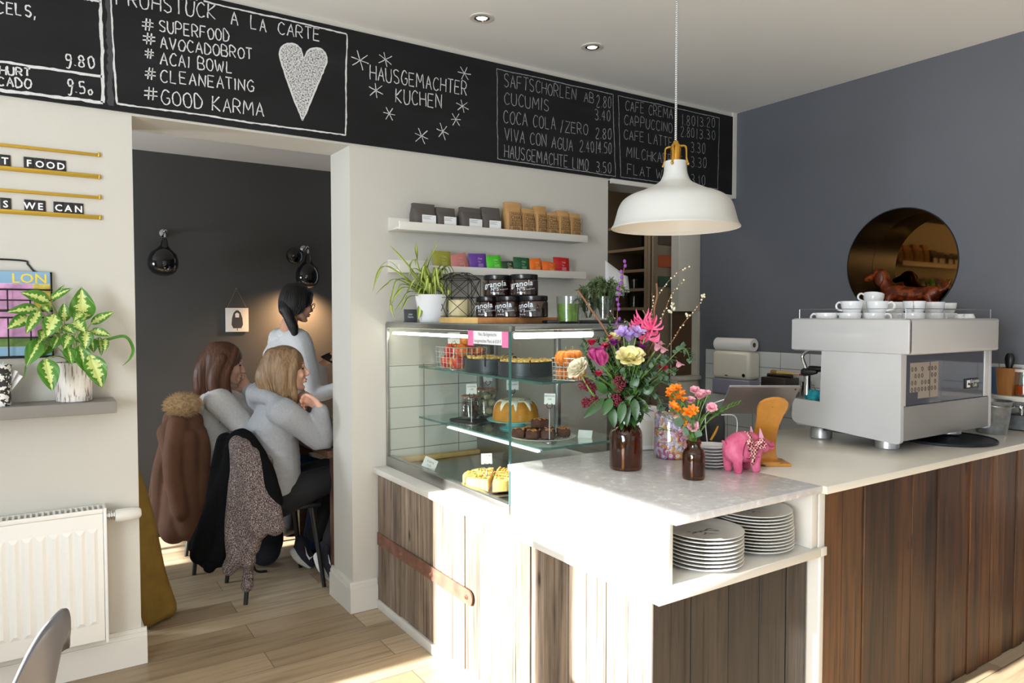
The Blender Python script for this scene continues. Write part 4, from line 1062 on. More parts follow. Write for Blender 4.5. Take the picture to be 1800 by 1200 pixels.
# brownies on a plate
pd = Vector((1.755, 2.43, SZ2+.001))
m = MB(); m.lathe([(0, 0), (.07, 0), (.095, .003), (.140, .010), (.142, .012), (.135, .012), (.098, .006), (0, .005)], 44)
tag(m.build('serving_plate', PORC, None, loc=pd), 'flat pale plate of brownies near the case end', 'plate')
BROWN = mat('dark_brownie', S(92, 58, 46), .85, var=.3, vscale=40, bump=.8, bscale=130); NUTS = mat('toasted_nuts', S(190, 130, 70), .8, var=.25, vscale=50)
bln = ['at the left edge', 'second from the left', 'in the front middle', 'at the back left', 'at the back middle', 'stacked on top at the right', 'at the right edge']
for k, (dx, dy, dz, rz) in enumerate(((-.095, .035, 0, .3), (-.065, -.03, 0, .1), (-.01, -.055, 0, .3), (-.03, .045, 0, -.1), (.03, .01, 0, .2), (.0, .02, .035, -.2), (.075, -.045, 0, .5))):
    t = thing('brownie', 'nut brownie '+bln[k]+' of the pale plate', 'brownie', pd+Vector((dx, dy, .008+dz)), rz+.5, 'brownies on the pale plate')
    m = MB(); m.box((-.032, -.027, 0), (.032, .027, .034), .008, seg=2); m.build('sponge', BROWN, t)
    m = MB()
    for i in range(16): m.sphere((rnd.uniform(-.027, .027), rnd.uniform(-.022, .022), .034), (.006, .005, .004), 6, 4)
    o = m.build('nut_topping', NUTS, t); o['kind'] = 'stuff'
m = MB()
for i in range(160):
    a = rnd.uniform(-2.2, .9); r = rnd.uniform(.05, .115); s_ = rnd.uniform(.0012, .003); m.sphere((r*cos(a), r*sin(a), .0095), (s_, s_, s_*.7), 5, 4)
tag(m.build('crumbs', BROWN, None, loc=pd+Vector((0, 0, .001))), 'brown crumbs scattered on the pale plate', 'crumbs', kind='stuff')
sign(966, 778, SZ2, .165, .046, ['BROWNIE', '2,50'], 'tall sign with a folded card in front of the brownies', base_r=.03, rz=-.9)
t = MB(); t.box((-.03, -.0008, 0), (.03, 0, .035)); t.box((-.03, 0, 0), (.03, .045, .0008))
tag(t.build('card', PAPER, None, loc=(1.90, 2.33, SZ2+.0015), rot=(-.6, 0, -.9)), 'small white folded card behind the brownie plate', 'card')
# lower deck: quiche / cheesecake slices on a dark plate
DK = .716
pe = base(856, 876, DK+.045, .06); pe = Vector((1.60, 2.57, DK))
m = MB(); m.box((-.17, -.17, 0), (.17, .17, .008), .003); tag(m.build('steel_tray', STEEL, None, loc=(pe.x+.02, pe.y+.02, DK)), 'thin brushed steel tray on the case deck', 'tray')
pe = pe+Vector((0, 0, .009))
m = MB(); m.lathe([(0, 0), (.09, 0), (.14, .008), (.141, .011), (.09, .005), (0, .004)], 44)
tag(m.build('dark_plate', mat('plum_glazed_plate', S(66, 40, 62), .3), None, loc=pe), 'dark plum plate of quiche slices at the case bottom', 'plate')
CRUST = mat('baked_quiche_pastry', S(222, 184, 104), .8, var=.15, vscale=30, bump=.4, bscale=90); TOP_ = mat('quiche_topping', S(232, 196, 120), .7, var=.3, vscale=26)
CARR = mat('grated_carrot', S(228, 130, 40), .7); PARS = mat('parsley_leaf', S(84, 110, 40), .7)
sl = ['nearest to the glass corner', 'beside the nearest one', 'at the rear right', 'at the rear', 'at the rear left', 'at the left']
for k in range(6):
    a = -2.2+k*pi/3
    t = thing('quiche_slice', 'wedge of quiche '+sl[k]+' on the dark plum plate', 'quiche', pe+Vector((.012*cos(a+pi/6), .012*sin(a+pi/6), .008)), a, 'quiche slices on the plum plate')
    m = MB(); R = .118; P = [(0, 0)]+[(R*cos(b), R*sin(b)) for b in [pi/3*.94*i/8 for i in range(9)]]; m.prism(P, 0, .042); m.build('slice', CRUST, t, sharp=30)
    m = MB(); m.prism([(x*.93+.003, y*.93+.002) for x, y in P], .042, .047); q = m.build('filling', TOP_, t, sharp=30)
    m = MB(); g = MB()
    for i in range(18):
        r = R*.85*sqrt(rnd.random()); b = pi/3*.9*rnd.uniform(.1, .95); x, y = r*cos(b), r*sin(b)
        (m if i % 3 else g).tube([(x-.006, y, .048), (x, y+rnd.uniform(-.004, .004), .053), (x+.007, y+rnd.uniform(-.006, .006), .049)], .0022, 5)
    o = m.build('grated_carrot', CARR, t); o['kind'] = 'stuff'; o = g.build('parsley', PARS, t); o['kind'] = 'stuff'
sign(838, 862, DK+.066, .062, .046, ['QUICHE', '3,90'], 'price card clipped above the quiche plate', rz=-.35, base_r=.008, pos=pe+Vector((-.045, -.02, .0552)))
t = thing('price_card', 'tilted white card leaning at the lower left of the case', 'price sign', at(752, 812, 'X', 1.49)+Vector((0, 0, -.03)), -.9)
m = MB(); m.box((-.034, -.0006, 0), (.034, 0, .05)); m.build('card', PAPER, t, rot=(-.2, .35, 0))
m = MB(); mb_text(m, 'TORTE', .012, face_front(0, -.001, .028)); mb_text(m, '3,20', .012, face_front(0, -.001, .012)); m.build('print', INK, t, rot=(-.2, .35, 0))
m = MB(); m.cyl((0, .001, DK-t.location.z), (0, .001, .004), .0016, seg=6); m.build('stick', BLACK, t)
m = MB(); m.box((0, 0, 0), (.5, .04, .022), .002); tag(m.build('wooden_strip', PALEW, None, loc=(1.475, YW-.06, DK)), 'pale wooden strip along the rear of the case deck', 'wood strip')
# taped paper notice on the pane
A = at(830, 580, 'X', GX-.0012); B = at(885, 607, 'X', GX-.0012)
t = thing('paper_notice', 'white paper notice held by pink tape on the case glass', 'notice', (GX-.0008, (A.y+B.y)/2, (A.z+B.z)/2))
w2 = abs(A.y-B.y)/2; h2 = abs(A.z-B.z)/2
m = MB(); m.box((-.0008, -w2, -h2), (-.0002, w2, h2)); m.build('paper', PAPER, t)
m = MB()
for s_ in (-1, 1): m.box((-.0013, s_*(w2+.012)-.022, -h2*1.3), (-.0008, s_*(w2+.012)+.022, h2*1.18))
m.build('pink_tape', mat('pink_washi_tape', S(238, 128, 176), .6, var=.1, vscale=60), t)
m = MB(); mb_text(m, 'Neu: Backgemische', .019, face_left(-.0011, 0, .006), wx=.9); mb_text(m, 'hausgemachtes Menü ab 8.50 €', .019, face_left(-.0011, 0, -.020), wx=.82); m.build('print', INK, t)

# ================================================================ BLOBBY SOLIDS (bodies, figurines)
def solid(name, mb, m, parent=None, voxel=.006, smooth=6, fac=.5, loc=None, rot=None, sub=0):
    """merge overlapping closed shapes into one continuous skin"""
    o = mb.build(name, m, None, sharp=180)
    r = o.modifiers.new('r', 'REMESH'); r.mode = 'VOXEL'; r.voxel_size = voxel; r.use_smooth_shade = True
    if smooth:
        s_ = o.modifiers.new('s', 'SMOOTH'); s_.factor = fac; s_.iterations = smooth
    dg = bpy.context.evaluated_depsgraph_get(); dg.update()
    me = bpy.data.meshes.new_from_object(o.evaluated_get(dg), depsgraph=dg)
    old = o.data; o.modifiers.clear(); o.data = me; bpy.data.meshes.remove(old)
    me.name = name
    if parent is not None: o.parent = parent
    if loc is not None: o.location = loc
    if rot is not None: o.rotation_euler = rot
    return o
def limb(mb, pts, rs, seg=14, n=4, flat=1.0):
    """tapered limb with rounded ends"""
    P = smoothpts(pts, n); k = len(pts)
    R = []
    for i in range(len(P)):
        t = i/n; a = min(int(t), k-2); f = t-a; f = f*f*(3-2*f)
        R.append(rs[a]*(1-f)+rs[min(a+1, k-1)]*f)
    mb.tube(P, R, seg, flat=flat)
    mb.sphere(P[0], R[0]*.98, 14, 10); mb.sphere(P[-1], R[-1]*.98, 14, 10)
CT = .9053
# ================================================================ FLOWERS
def leaf(mb, b, tip, w, up=None, bend=.12, mi=0, nseg=7, shape=.75):
    b, tip = Vector(b), Vector(tip); d = tip-b; L = d.length
    up = Vector((0, 0, 1)) if up is None else up
    s_ = d.cross(up)
    if s_.length < 1e-5: s_ = d.cross(Vector((1, 0, 0)))
    s_.normalize(); nn = s_.cross(d).normalized()
    vs = []; fs = []
    for i in range(nseg+1):
        u = i/nseg; c = b+d*u+nn*(bend*L*4*u*(1-u))
        ww = w*sin(pi*min(1, u**shape))**.8 if 0 < u < 1 else w*.04
        vs += [c-s_*ww+nn*ww*.25, c, c+s_*ww+nn*ww*.25]
        if i: a = 3*i; fs += [(a-3, a-2, a+1, a), (a-2, a-1, a+2, a+1)]
    mb.add(vs, fs, mi)
def petal(mb, c, out, up, L, w, cup=.6, curl=0.0, mi=0):
    """one petal from c growing along up, opening towards out"""
    out = Vector(out).normalized(); up = Vector(up).normalized(); s_ = up.cross(out).normalized()
    nu, nv = 5, 6; vs = []; fs = []
    for j in range(nv):
        v = j/(nv-1); a = cup*v+curl*v*v
        p = Vector(c)+up*(L*v*cos(a*.6))+out*(L*v*sin(a)*.9+.12*L*sin(pi*v)*(1-cup))
        ww = w*(sin(pi*(.12+.78*v))**.8)
        for i in range(nu):
            x = i/(nu-1)*2-1
            vs.append(p+s_*(ww*x)-out*(ww*.35*x*x)+up*(ww*.12*x*x))
    for j in range(nv-1):
        for i in range(nu-1): fs.append((j*nu+i, j*nu+i+1, (j+1)*nu+i+1, (j+1)*nu+i))
    mb.add(vs, fs, mi)
def ring_flower(mb, c, axis, rings, mi=0):
    """rings: (count, length, width, cup, curl, start angle, lift)"""
    axis = Vector(axis).normalized(); e = axis.orthogonal().normalized(); f = axis.cross(e)
    for (n, L, w, cup, curl, a0, lift) in rings:
        for k in range(n):
            a = a0+2*pi*k/n+rnd.uniform(-.15, .15); o = e*cos(a)+f*sin(a)
            petal(mb, Vector(c)+o*(L*.06)+axis*lift, o, axis, L*rnd.uniform(.9, 1.08), w, cup*rnd.uniform(.85, 1.1), curl, mi)
RANUN = [(5, .026, .014, .1, 0, 0, .0), (6, .03, .017, .35, 0, .4, 0), (8, .034, .02, .7, 0, .1, -.002), (9, .036, .022, 1.15, 0, .5, -.004), (9, .035, .022, 1.6, 0, .2, -.006)]
PEONY = [(5, .03, .016, .2, 0, 0, 0), (7, .038, .02, .6, .1, .3, 0), (8, .044, .023, 1.0, .1, 0, -.002), (8, .048, .025, 1.4, .1, .4, -.005)]
TULIP = [(3, .05, .022, .12, 0, 0, 0), (3, .052, .024, .28, -.1, pi/3, -.002), (3, .05, .02, .5, -.2, .2, -.002)]
FREES = [(6, .034, .013, .75, .3, 0, 0), (6, .026, .01, .4, .2, .5, 0)]
CARN = [(7, .020, .010, .3, .2, 0, 0), (9, .022, .011, .9, .2, .3, 0), (9, .021, .011, 1.4, .1, .1, -.002)]
STARF = [(6, .022, .007, 1.25, .1, 0, 0), (5, .014, .005, .6, .2, .4, 0)]
def pmat(n, a, b):
    if n in MATS: return MATS[n]
    q = bpy.data.materials.new(n); q.use_nodes = True; T = NT(q)
    r = T.ramp([(.35, a), (.65, b)]); nn = T.noise(T.coords((40, 40, 40)), 1.0, 3); T.link(nn.outputs[0], r.inputs[0]); T.link(r.outputs[0], T.b.inputs['Base Color'])
    T.b.inputs['Roughness'].default_value = .5; T.b.inputs['Subsurface Weight'].default_value = .08; T.b.inputs['Subsurface Radius'].default_value = (.01, .006, .004)
    MATS[n] = q; return q
P_CREAM = pmat('cream_petals', S(244, 238, 214), S(236, 226, 190)); P_YELLOW = pmat('pale_yellow_petals', S(240, 230, 150), S(248, 240, 190))
P_MAG = pmat('magenta_petals', S(168, 40, 110), S(200, 90, 150)); P_LIL = pmat('lilac_petals', S(178, 146, 216), S(206, 184, 232)); P_HOT = pmat('hot_pink_petals', S(220, 50, 110), S(236, 100, 150))
P_RED = pmat('raspberry_petals', S(188, 28, 66), S(214, 60, 90)); P_PINK = pmat('soft_pink_petals', S(232, 150, 170), S(244, 196, 204)); P_PURP = pmat('purple_petals', S(130, 36, 130), S(160, 60, 150)); P_ORANGE = pmat('orange_petals', S(240, 120, 10), S(246, 150, 30))
BERRY = mat('burgundy_buds', S(112, 26, 44), .5, var=.3, vscale=90)
LEAFD = mat('deep_green_leaf', S(44, 84, 34), .35, var=.3, vscale=14); LEAFM = mat('fresh_green_leaf', S(84, 124, 50), .4, var=.25, vscale=14); EUCA = mat('eucalyptus_leaf', S(96, 124, 98), .5, var=.2, vscale=14); STEMG = mat('green_stem', S(106, 140, 62), .5); TWIG = mat('brown_twig', S(132, 92, 62), .7, var=.2, vscale=30)

def bottle(name, label, p, R, H, rn, hn, seg=48):
    prof = [(0, .004), (R*.8, .003), (R*.93, 0), (R, .008), (R, H*.60), (R*.97, H*.68), (R*.84, H*.76), (rn*1.06, H*.81), (rn, H*.84), (rn, H-.012), (rn*1.12, H-.010), (rn*1.12, H-.001), (rn*1.05, H)]
    inn = [(rn*.9, H), (rn*.86, H*.84), (R*.78, H*.75), (R*.93, H*.64), (R*.95, .012), (0, .009)]
    m = MB(); m.lathe(prof+inn, seg)
    return tag(m.build(name, AMBER, None, loc=p), label, 'vase')
vb = base(1100, 829, CT, .058)
bottle('vase', 'large brown glass bottle vase holding the big mixed bouquet', vb, .0585, .192, .036, .03)
m = MB(); m.lathe([(0, .012), (.0545, .013), (.0545, .112), (0, .112)], 28); 
bq = thing('flower_bouquet', 'big mixed bouquet of tulips, ranunculus and twigs in the large brown vase', 'bouquet', (vb.x, vb.y, CT))
VD = (vb-Vector((0, 0, CAMH))).dot(CF)
def bp(px, py, off=0.0): return dep(px, py, VD+off)-Vector((vb.x, vb.y, CT))
NK = Vector((0, 0, .185))
stems = MB()
def stem(p, r=.0028, k=.0, mb=None, side=None):
    q = Vector(p); mid = NK*.5+q*.5+Vector((0, 0, .02+k)); mid.x = mid.x*.85+(0 if side is None else side[0]); mid.y *= .85
    (mb or stems).tube(smoothpts([Vector((q.x*.03, q.y*.03, .05)), NK+Vector((q.x*.12, q.y*.12, 0)), mid, q], 5), r, 6)
CAMD = (Vector((0, 0, CAMH))-Vector((vb.x, vb.y, 1.2))).normalized()
def bloom(name, px, py, off, rings, m, sc=1.0, tilt=(0, 0, 1), face=.35, st=True, lb=None):
    p = bp(px, py, off); ax = (Vector(tilt)+CAMD*face+Vector((p.x, p.y, 0))*1.5).normalized()
    mb = MB(); ring_flower(mb, (0, 0, 0), ax, [(n, L*sc, w*sc, c, cu, a, l*sc) for (n, L, w, c, cu, a, l) in rings])
    o = mb.build(name, m, bq, loc=p)
    if lb: o['label'] = lb
    if st: stem(p-ax*.004)
    return o
bloom('ranunculus', 1020, 654, -.05, RANUN, P_CREAM, 1.3, (-.5, 0, .9), .2, lb='cream white ranunculus bloom')
stems.tube(smoothpts([bp(1022, 660, -.05), bp(1040, 690, -.05), bp(1062, 712, -.03), NK], 5), .0035, 6)
bloom('tulip', 1058, 640, -.06, TULIP, P_MAG, 1.15, (0, 0, 1), .15, lb='magenta tulip')
bloom('tulip', 1048, 632, -.03, TULIP, P_MAG, .9, (-.3, 0, 1), .1, lb='smaller magenta tulip')
bloom('peony', 1108, 638, -.07, PEONY, P_YELLOW, 1.2, (0, 0, 1), .55, lb='pale yellow double tulip')
bloom('freesia', 1106, 598, -.03, FREES, P_LIL, 1.25, (-.1, 0, 1), .5, lb='lilac freesia'); bloom('freesia', 1118, 592, -.04, FREES, P_LIL, 1.1, (.3, 0, .8), .6, lb='lilac freesia'); bloom('freesia', 1096, 590, -.02, FREES, P_LIL, 1.0, (-.5, 0, .8), .5, lb='lilac freesia')
# spidery nerine
mb = MB()
for (fx, fy) in ((1124, 578), (1138, 584), (1130, 566), (1146, 578), (1140, 596)):
    c = bp(fx, fy, -.03+rnd.uniform(-.02, .02))
    for k in range(11):
        a = rnd.uniform(0, 2*pi); o = (CR*cos(a)+Vector((0, 0, 1))*(sin(a)*.8+.3)+CAMD*rnd.uniform(.1, .6)).normalized()
        P = [c, c+o*.018, c+o*.034+Vector((0, 0, .004)), c+o*.040+Vector((0, 0, .016))]
        leafstrip(mb, P, .0032, up=CAMD, tip=.3, fold=.1)
mb.build('nerine', P_HOT, bq)['label'] = 'hot pink spidery nerine'
stem(bp(1134, 592, -.03))
for (x, y, off, m_, sc) in ((1040, 606, -.02, P_RED, .95), (1064, 612, -.01, P_RED, .8), (1052, 660, -.05, P_RED, .8), (1165, 650, -.03, P_RED, .9), (1079, 606, -.03, P_PURP, 1.0), (1127, 614, -.02, P_PURP, 1.0), (1072, 595, .0, P_RED, .6)):
    bloom('carnation', x, y, off, CARN, m_, sc, (rnd.uniform(-.3, .3), 0, 1), .3)
for (x, y, off, sc) in ((1152, 616, -.03, 1.0), (1163, 620, -.02, .9), (1190, 645, .0, .9), (1158, 608, .0, .8)):
    bloom('alstroemeria', x, y, off, FREES, P_PINK, sc*.8, (.4, 0, .8), .4)
bloom('freesia', 1086, 600, .01, FREES, P_YELLOW, 1.1, (-.2, 0, 1), .3, lb='pale yellow freesia'); bloom('freesia', 1076, 604, .02, FREES, P_YELLOW, .9, (-.4, 0, 1), .3, lb='pale yellow freesia')
bloom('freesia', 1145, 640, .0, FREES, P_CREAM, .6, (.3, 0, 1), .3)
for (x, y, off, rr) in ((1088, 672, -.08, .030), (1029, 676, -.04, .026), (1042, 682, -.03, .020), (1044, 706, -.05, .024), (1030, 708, -.03, .018), (1082, 702, -.07, .024), (1110, 716, -.06, .020), (1105, 700, -.05, .016)):
    mb = MB(); c = bp(x, y, off)
    for k in range(120):
        v = Vector((rnd.gauss(0, 1), rnd.gauss(0, 1), rnd.gauss(0, 1))).normalized()*rr*rnd.uniform(.35, .95); v.z *= 1.1
        mb.sphere(c+v, .0034, 6, 5)
    o = mb.build('berry_cluster', BERRY, bq); o['kind'] = 'stuff'; stem(c, .002)
# foliage
lf = MB(); lm = MB(); le = MB()
for k in range(52):          # broad leaves at the collar
    a = rnd.uniform(0, 2*pi); h = rnd.uniform(-.005, .10); r = rnd.uniform(.05, .10)
    b = NK+Vector((cos(a)*.02, sin(a)*.02, h*.6)); t_ = NK+Vector((cos(a)*r, sin(a)*r, h+rnd.uniform(-.045, .05)))
    leaf(lf if k % 3 else lm, b, t_, rnd.uniform(.010, .017), bend=rnd.uniform(.05, .2))
for (x, y, x2, y2, off) in ((1062, 700, 1025, 735, -.06), (1075, 700, 1060, 730, -.08), (1095, 705, 1090, 745, -.09), (1115, 700, 1118, 740, -.08), (1108, 680, 1124, 665, -.08), (1090, 690, 1074, 668, -.07), (1066, 690, 1046, 668, -.05), (1130, 690, 1150, 680, -.05), (1120, 700, 1140, 725, -.04), (1100, 700, 1102, 750, -.06), (1075, 715, 1080, 752, -.06)):
    leaf(lf, bp(x, y, off), bp(x2, y2, off-.01), .016, up=CAMD, bend=.05)
def sprig(px, mb, n, L, w, off=0, jit=.5):
    P = smoothpts([NK]+[bp(x, y, off) for x, y in px], 8); stems.tube(P, .0016, 5)
    for i in range(len(P)//3, len(P)):
        for q in range(n):
            d = (P[i]-P[i-1]).normalized(); e = (Matrix.Rotation(rnd.uniform(0, 6.28), 3, d) @ d.orthogonal()).normalized()
            leaf(mb, P[i], P[i]+(e+d*jit).normalized()*L*rnd.uniform(.6, 1.1), w*rnd.uniform(.7, 1.1), bend=.08)
for px in ([(1125, 690), (1160, 650), (1200, 612), (1213, 632)], [(1130, 700), (1165, 670), (1195, 690)], [(1125, 700), (1150, 690), (1165, 715)], [(1125, 680), (1150, 640), (1175, 632)], [(1120, 680), (1150, 640), (1185, 655)], [(1120, 670), (1140, 630), (1160, 640)], [(1125, 670), (1145, 655), (1170, 660)]):
    sprig(px, le, 2, .026, .009, rnd.uniform(-.05, .03))
for px in ([(1080, 680), (1060, 620), (1070, 580)], [(1085, 680), (1075, 610), (1072, 560)], [(1075, 690), (1040, 640), (1028, 600)], [(1070, 690), (1038, 640), (1022, 610)], [(1100, 660), (1102, 610), (1105, 570)], [(1090, 680), (1080, 640), (1050, 600)], [(1110, 670), (1130, 620), (1140, 600)], [(1075, 690), (1045, 660), (1035, 630)]):
    sprig(px, lf if rnd.random() < .5 else le, 3, .022, .0045, rnd.uniform(-.03, .05), .9)
for k in range(110):
    a = rnd.uniform(-pi, pi); q = Vector((cos(a)*rnd.uniform(.03, .105), sin(a)*rnd.uniform(.03, .105), rnd.uniform(.20, .40)))
    stem(q, .0013)
    for j in range(8):
        e = Vector((rnd.gauss(0, 1), rnd.gauss(0, 1), rnd.gauss(.3, 1))).normalized(); b = q-Vector((q.x*.11*j, q.y*.11*j, .012*j))
        leaf((le, lf, lm)[(k+j) % 3], b, b+e*rnd.uniform(.02, .034), rnd.uniform(.005, .009))
for k in range(330):          # filler leaves inside the bunch
    v = Vector((rnd.gauss(0, 1), rnd.gauss(0, 1), rnd.gauss(0, 1))).normalized()*rnd.uniform(.3, 1)
    b = NK+Vector((v.x*.085, v.y*.085, .105+v.z*.095)); e = (v*.6+Vector((rnd.gauss(0, .6), rnd.gauss(0, .6), rnd.gauss(.2, .6)))).normalized()
    leaf((le, lf, le, lf, lm)[k % 5], b, b+e*rnd.uniform(.02, .036), rnd.uniform(.005, .0095), bend=.1)
lf.build('dark_leaves', LEAFD, bq); lm.build('fresh_leaves', LEAFM, bq); le.build('eucalyptus_leaves', EUCA, bq)
tw = MB(); cat_ = MB(); blo = MB()
tw.tube(smoothpts([bp(1016, 510, .0), bp(1040, 545, 0), bp(1068, 588, 0), bp(1085, 640, 0), NK], 5), [.0035]*21, 6)
tw.tube(smoothpts([bp(1154, 498, .03), bp(1155, 520, .03), bp(1150, 545, .03), bp(1153, 570, .03), bp(1156, 590, .02), bp(1140, 620, .02), NK], 5), [.0032]*31, 6)
tw.tube(smoothpts([bp(1130, 545, .0), bp(1142, 565, .0), bp(1155, 585, .0), bp(1158, 605, .0), bp(1135, 640, .0), NK], 5), [.0024]*26, 6)
for px in ([(1212, 466), (1194, 476), (1170, 500), (1155, 525), (1140, 560), (1125, 600)], [(1205, 490), (1185, 510), (1175, 530), (1163, 560), (1150, 590), (1130, 630)], [(1240, 519), (1222, 545), (1200, 570), (1185, 595), (1160, 630)], [(1145, 515), (1150, 540), (1140, 575), (1120, 620)], [(1072, 545), (1085, 570), (1092, 600)], [(1098, 560), (1094, 600), (1096, 640)]):
    P = smoothpts([bp(x, y, .04) for x, y in px]+[NK], 5); tw.tube(P, [.0009+.0012*i/len(P) for i in range(len(P))], 5)
    for i in range(1, min(len(P)-8, 22)):
        if rnd.random() < .75:
            c = P[i]+Vector((rnd.uniform(-.004, .004), rnd.uniform(-.004, .004), rnd.uniform(-.003, .004)))
            blo.sphere(c, (.0028*rnd.uniform(.7, 1.4),)*3, 6, 5)
for (x, y) in ((1181, 535), (1178, 548), (1208, 553), (1183, 542), (1236, 520)):
    c = bp(x, y, .04)
    for k in range(5): blo.sphere(c+Vector((rnd.uniform(-.006, .006), rnd.uniform(-.006, .006), rnd.uniform(-.006, .006))), .0042, 7, 5)
P = smoothpts([bp(1099, 460, .02), bp(1093, 495, .02), bp(1087, 530, .02), bp(1085, 570, .02), bp(1088, 620, .02), NK], 6); tw.tube(P, [.0014]*len(P), 5)
for k, (x, y) in enumerate(((1098, 459), (1099, 467), (1092, 477), (1093, 487), (1091, 497), (1086, 506), (1089, 516), (1085, 526), (1087, 535), (1088, 543), (1089, 560), (1084, 569), (1085, 615))):
    c = bp(x, y, .018); cat_.sphere(c, (.0058, .0058, .0068), 10, 7)
tw.build('twigs', TWIG, bq); blo.build('twig_blossom', mat('pale_blossom', S(226, 222, 190), .7), bq)['kind'] = 'stuff'; cat_.build('purple_catkins', mat('purple_dyed_catkin', S(136, 70, 170), .8), bq)
stems.build('stems', STEMG, bq)

# small amber vase and posy
vs_ = base(1219, 845, CT, .038)
bottle('vase', 'small brown glass bottle vase with orange and pink posy', vs_, .038, .128, .0225, .022, 40)
VD2 = (vs_-Vector((0, 0, CAMH))).dot(CF)
def sp2(px, py, off=0.0): return dep(px, py, VD2+off)-Vector((vs_.x, vs_.y, CT))
po = thing('flower_posy', 'small posy of orange and pink flowers in the small brown vase', 'bouquet', (vs_.x, vs_.y, CT))
NK2 = Vector((0, 0, .12)); stems = MB(); lf = MB(); le = MB()
def stem2(q, r=.0017):
    q = Vector(q); stems.tube(smoothpts([Vector((0, 0, .02)), NK2+Vector((q.x*.1, q.y*.1, 0)), NK2*.4+q*.6+Vector((-q.x*.15, -q.y*.15, 0)), q], 5), r, 6)
for (nm, m_, rings, L_) in (('star_flower', P_ORANGE, STARF, [(1181, 690, 1.2), (1190, 686, 1.2), (1197, 695, 1.1), (1186, 705, 1.3), (1178, 697, 1.0), (1200, 705, 1.0), (1182, 716, 1.1), (1190, 720, 1.1), (1212, 728, 1.4), (1218, 723, 1.2), (1204, 726, 1.1), (1200, 745, .9)]), ('dianthus', P_PINK, CARN, [(1222, 689, 1.0), (1235, 697, 1.15), (1229, 700, 1.0), (1213, 707, 1.0), (1251, 719, 1.1), (1245, 692, .6), (1219, 752, 1.2)])):
    for (x, y, sc) in L_:
        p = sp2(x, y, rnd.uniform(-.03, .02)); mb = MB(); ax = (Vector((rnd.uniform(-.3, .3), 0, .7))+CAMD*(.9 if y > 715 else .35)).normalized()
        ring_flower(mb, (0, 0, 0), ax, [(n, L*sc*.85, w*sc*.95, c, cu, a, l) for (n, L, w, c, cu, a, l) in rings]); mb.build(nm, m_, po, loc=p); stem2(p)
        b = p-ax*.006; lf.tube([b+ax*.004, b-ax*.006, b-ax*.016], [.005, .0048, .002], 7)
for (x, y, x2, y2, w) in ((1203, 742, 1182, 740, .016), (1225, 768, 1230, 755, .013), (1212, 740, 1206, 728, .007), (1210, 765, 1200, 750, .009), (1225, 790, 1222, 780, .004)): leaf(le, sp2(x, y, -.02), sp2(x2, y2, -.03), w, up=CAMD, bend=.03, shape=1)
for px in ([(1240, 745), (1262, 728), (1285, 714)], [(1245, 740), (1268, 722), (1298, 710)], [(1205, 755), (1185, 740), (1165, 730)], [(1200, 765), (1180, 757), (1164, 755)], [(1228, 750), (1240, 730), (1258, 725)]):
    P = smoothpts([NK2]+[sp2(x, y, -.01) for x, y in px], 6); stems.tube(P, .0013, 5)
    for i in range(8, len(P), 2):
        d = (P[i]-P[i-1]).normalized(); e = d.orthogonal().normalized()
        for s_ in (-1, 1): leaf(lf, P[i], P[i]+(d*1.3+e*s_*.6).normalized()*.022, .0042)
for k in range(26):
    a = rnd.uniform(0, 6.28); b = NK2+Vector((0, 0, rnd.uniform(-.01, .05))); leaf((lf, le)[k % 2], b, b+Vector((cos(a)*.035, sin(a)*.035, rnd.uniform(.0, .045))), .0065)
lf.build('leaves', LEAFM, po); le.build('eucalyptus_leaves', EUCA, po); stems.build('stems', STEMG, po)

# ================================================================ ON THE BAR
# candy jar
cj = base(1180, 809, CT, .07)
t = thing('candy_jar', 'big clear glass jar filled with pastel ring candies', 'jar', cj)
m = MB(); m.lathe([(0, 0), (.062, 0), (.0685, .006), (.0705, .02), (.068, .150), (.060, .170), (.052, .178), (.052, .186), (.0495, .186), (.0495, .178), (.058, .169), (.0655, .150), (.068, .02), (.066, .008), (0, .006)], 44); m.build('jar', JARGLASS, t)
m = MB(); m.lathe([(0, .222), (.045, .222), (.054, .218), (.055, .206), (.054, .194), (.050, .190), (.047, .19), (.047, .204), (0, .204)], 36); m.build('lid', glass_mat('frosted_lid_glass', (.78, .78, .80, 1), .25), t)
CND = [('pink', S(226, 150, 178)), ('lilac', S(186, 150, 200)), ('cream', S(236, 218, 190)), ('orange', S(232, 160, 90)), ('magenta', S(190, 80, 130)), ('pale violet', S(208, 190, 224))]
def ring_candy(c1, nm):
    m = MB(); R, r = .0125, .0052
    for (rr, rad, mi) in ((R, r, 0), (R*.45, r*.8, 1)):
        vs = []; fs = []; n1, n2 = 16, 8
        for i in range(n1):
            for j in range(n2):
                a, b = 2*pi*i/n1, 2*pi*j/n2; vs.append(((rr+rad*cos(b))*cos(a), (rr+rad*cos(b))*sin(a), rad*sin(b)))
        for i in range(n1):
            for j in range(n2): fs.append((i*n2+j, ((i+1) % n1)*n2+j, ((i+1) % n1)*n2+(j+1) % n2, i*n2+(j+1) % n2))
        m.add(vs, fs, mi)
    return m.build('ring_candy', [mat('candy_'+nm.replace(' ', '_'), c1, .35), mat('candy_white_core', S(240, 232, 232), .35)])
pro = []
for (nm, c) in CND:
    o = ring_candy(c, nm); tag(o, nm+' ring shaped candy inside the big glass jar', 'candy', nm+' ring candies in the jar'); pro.append(o)
k = 0
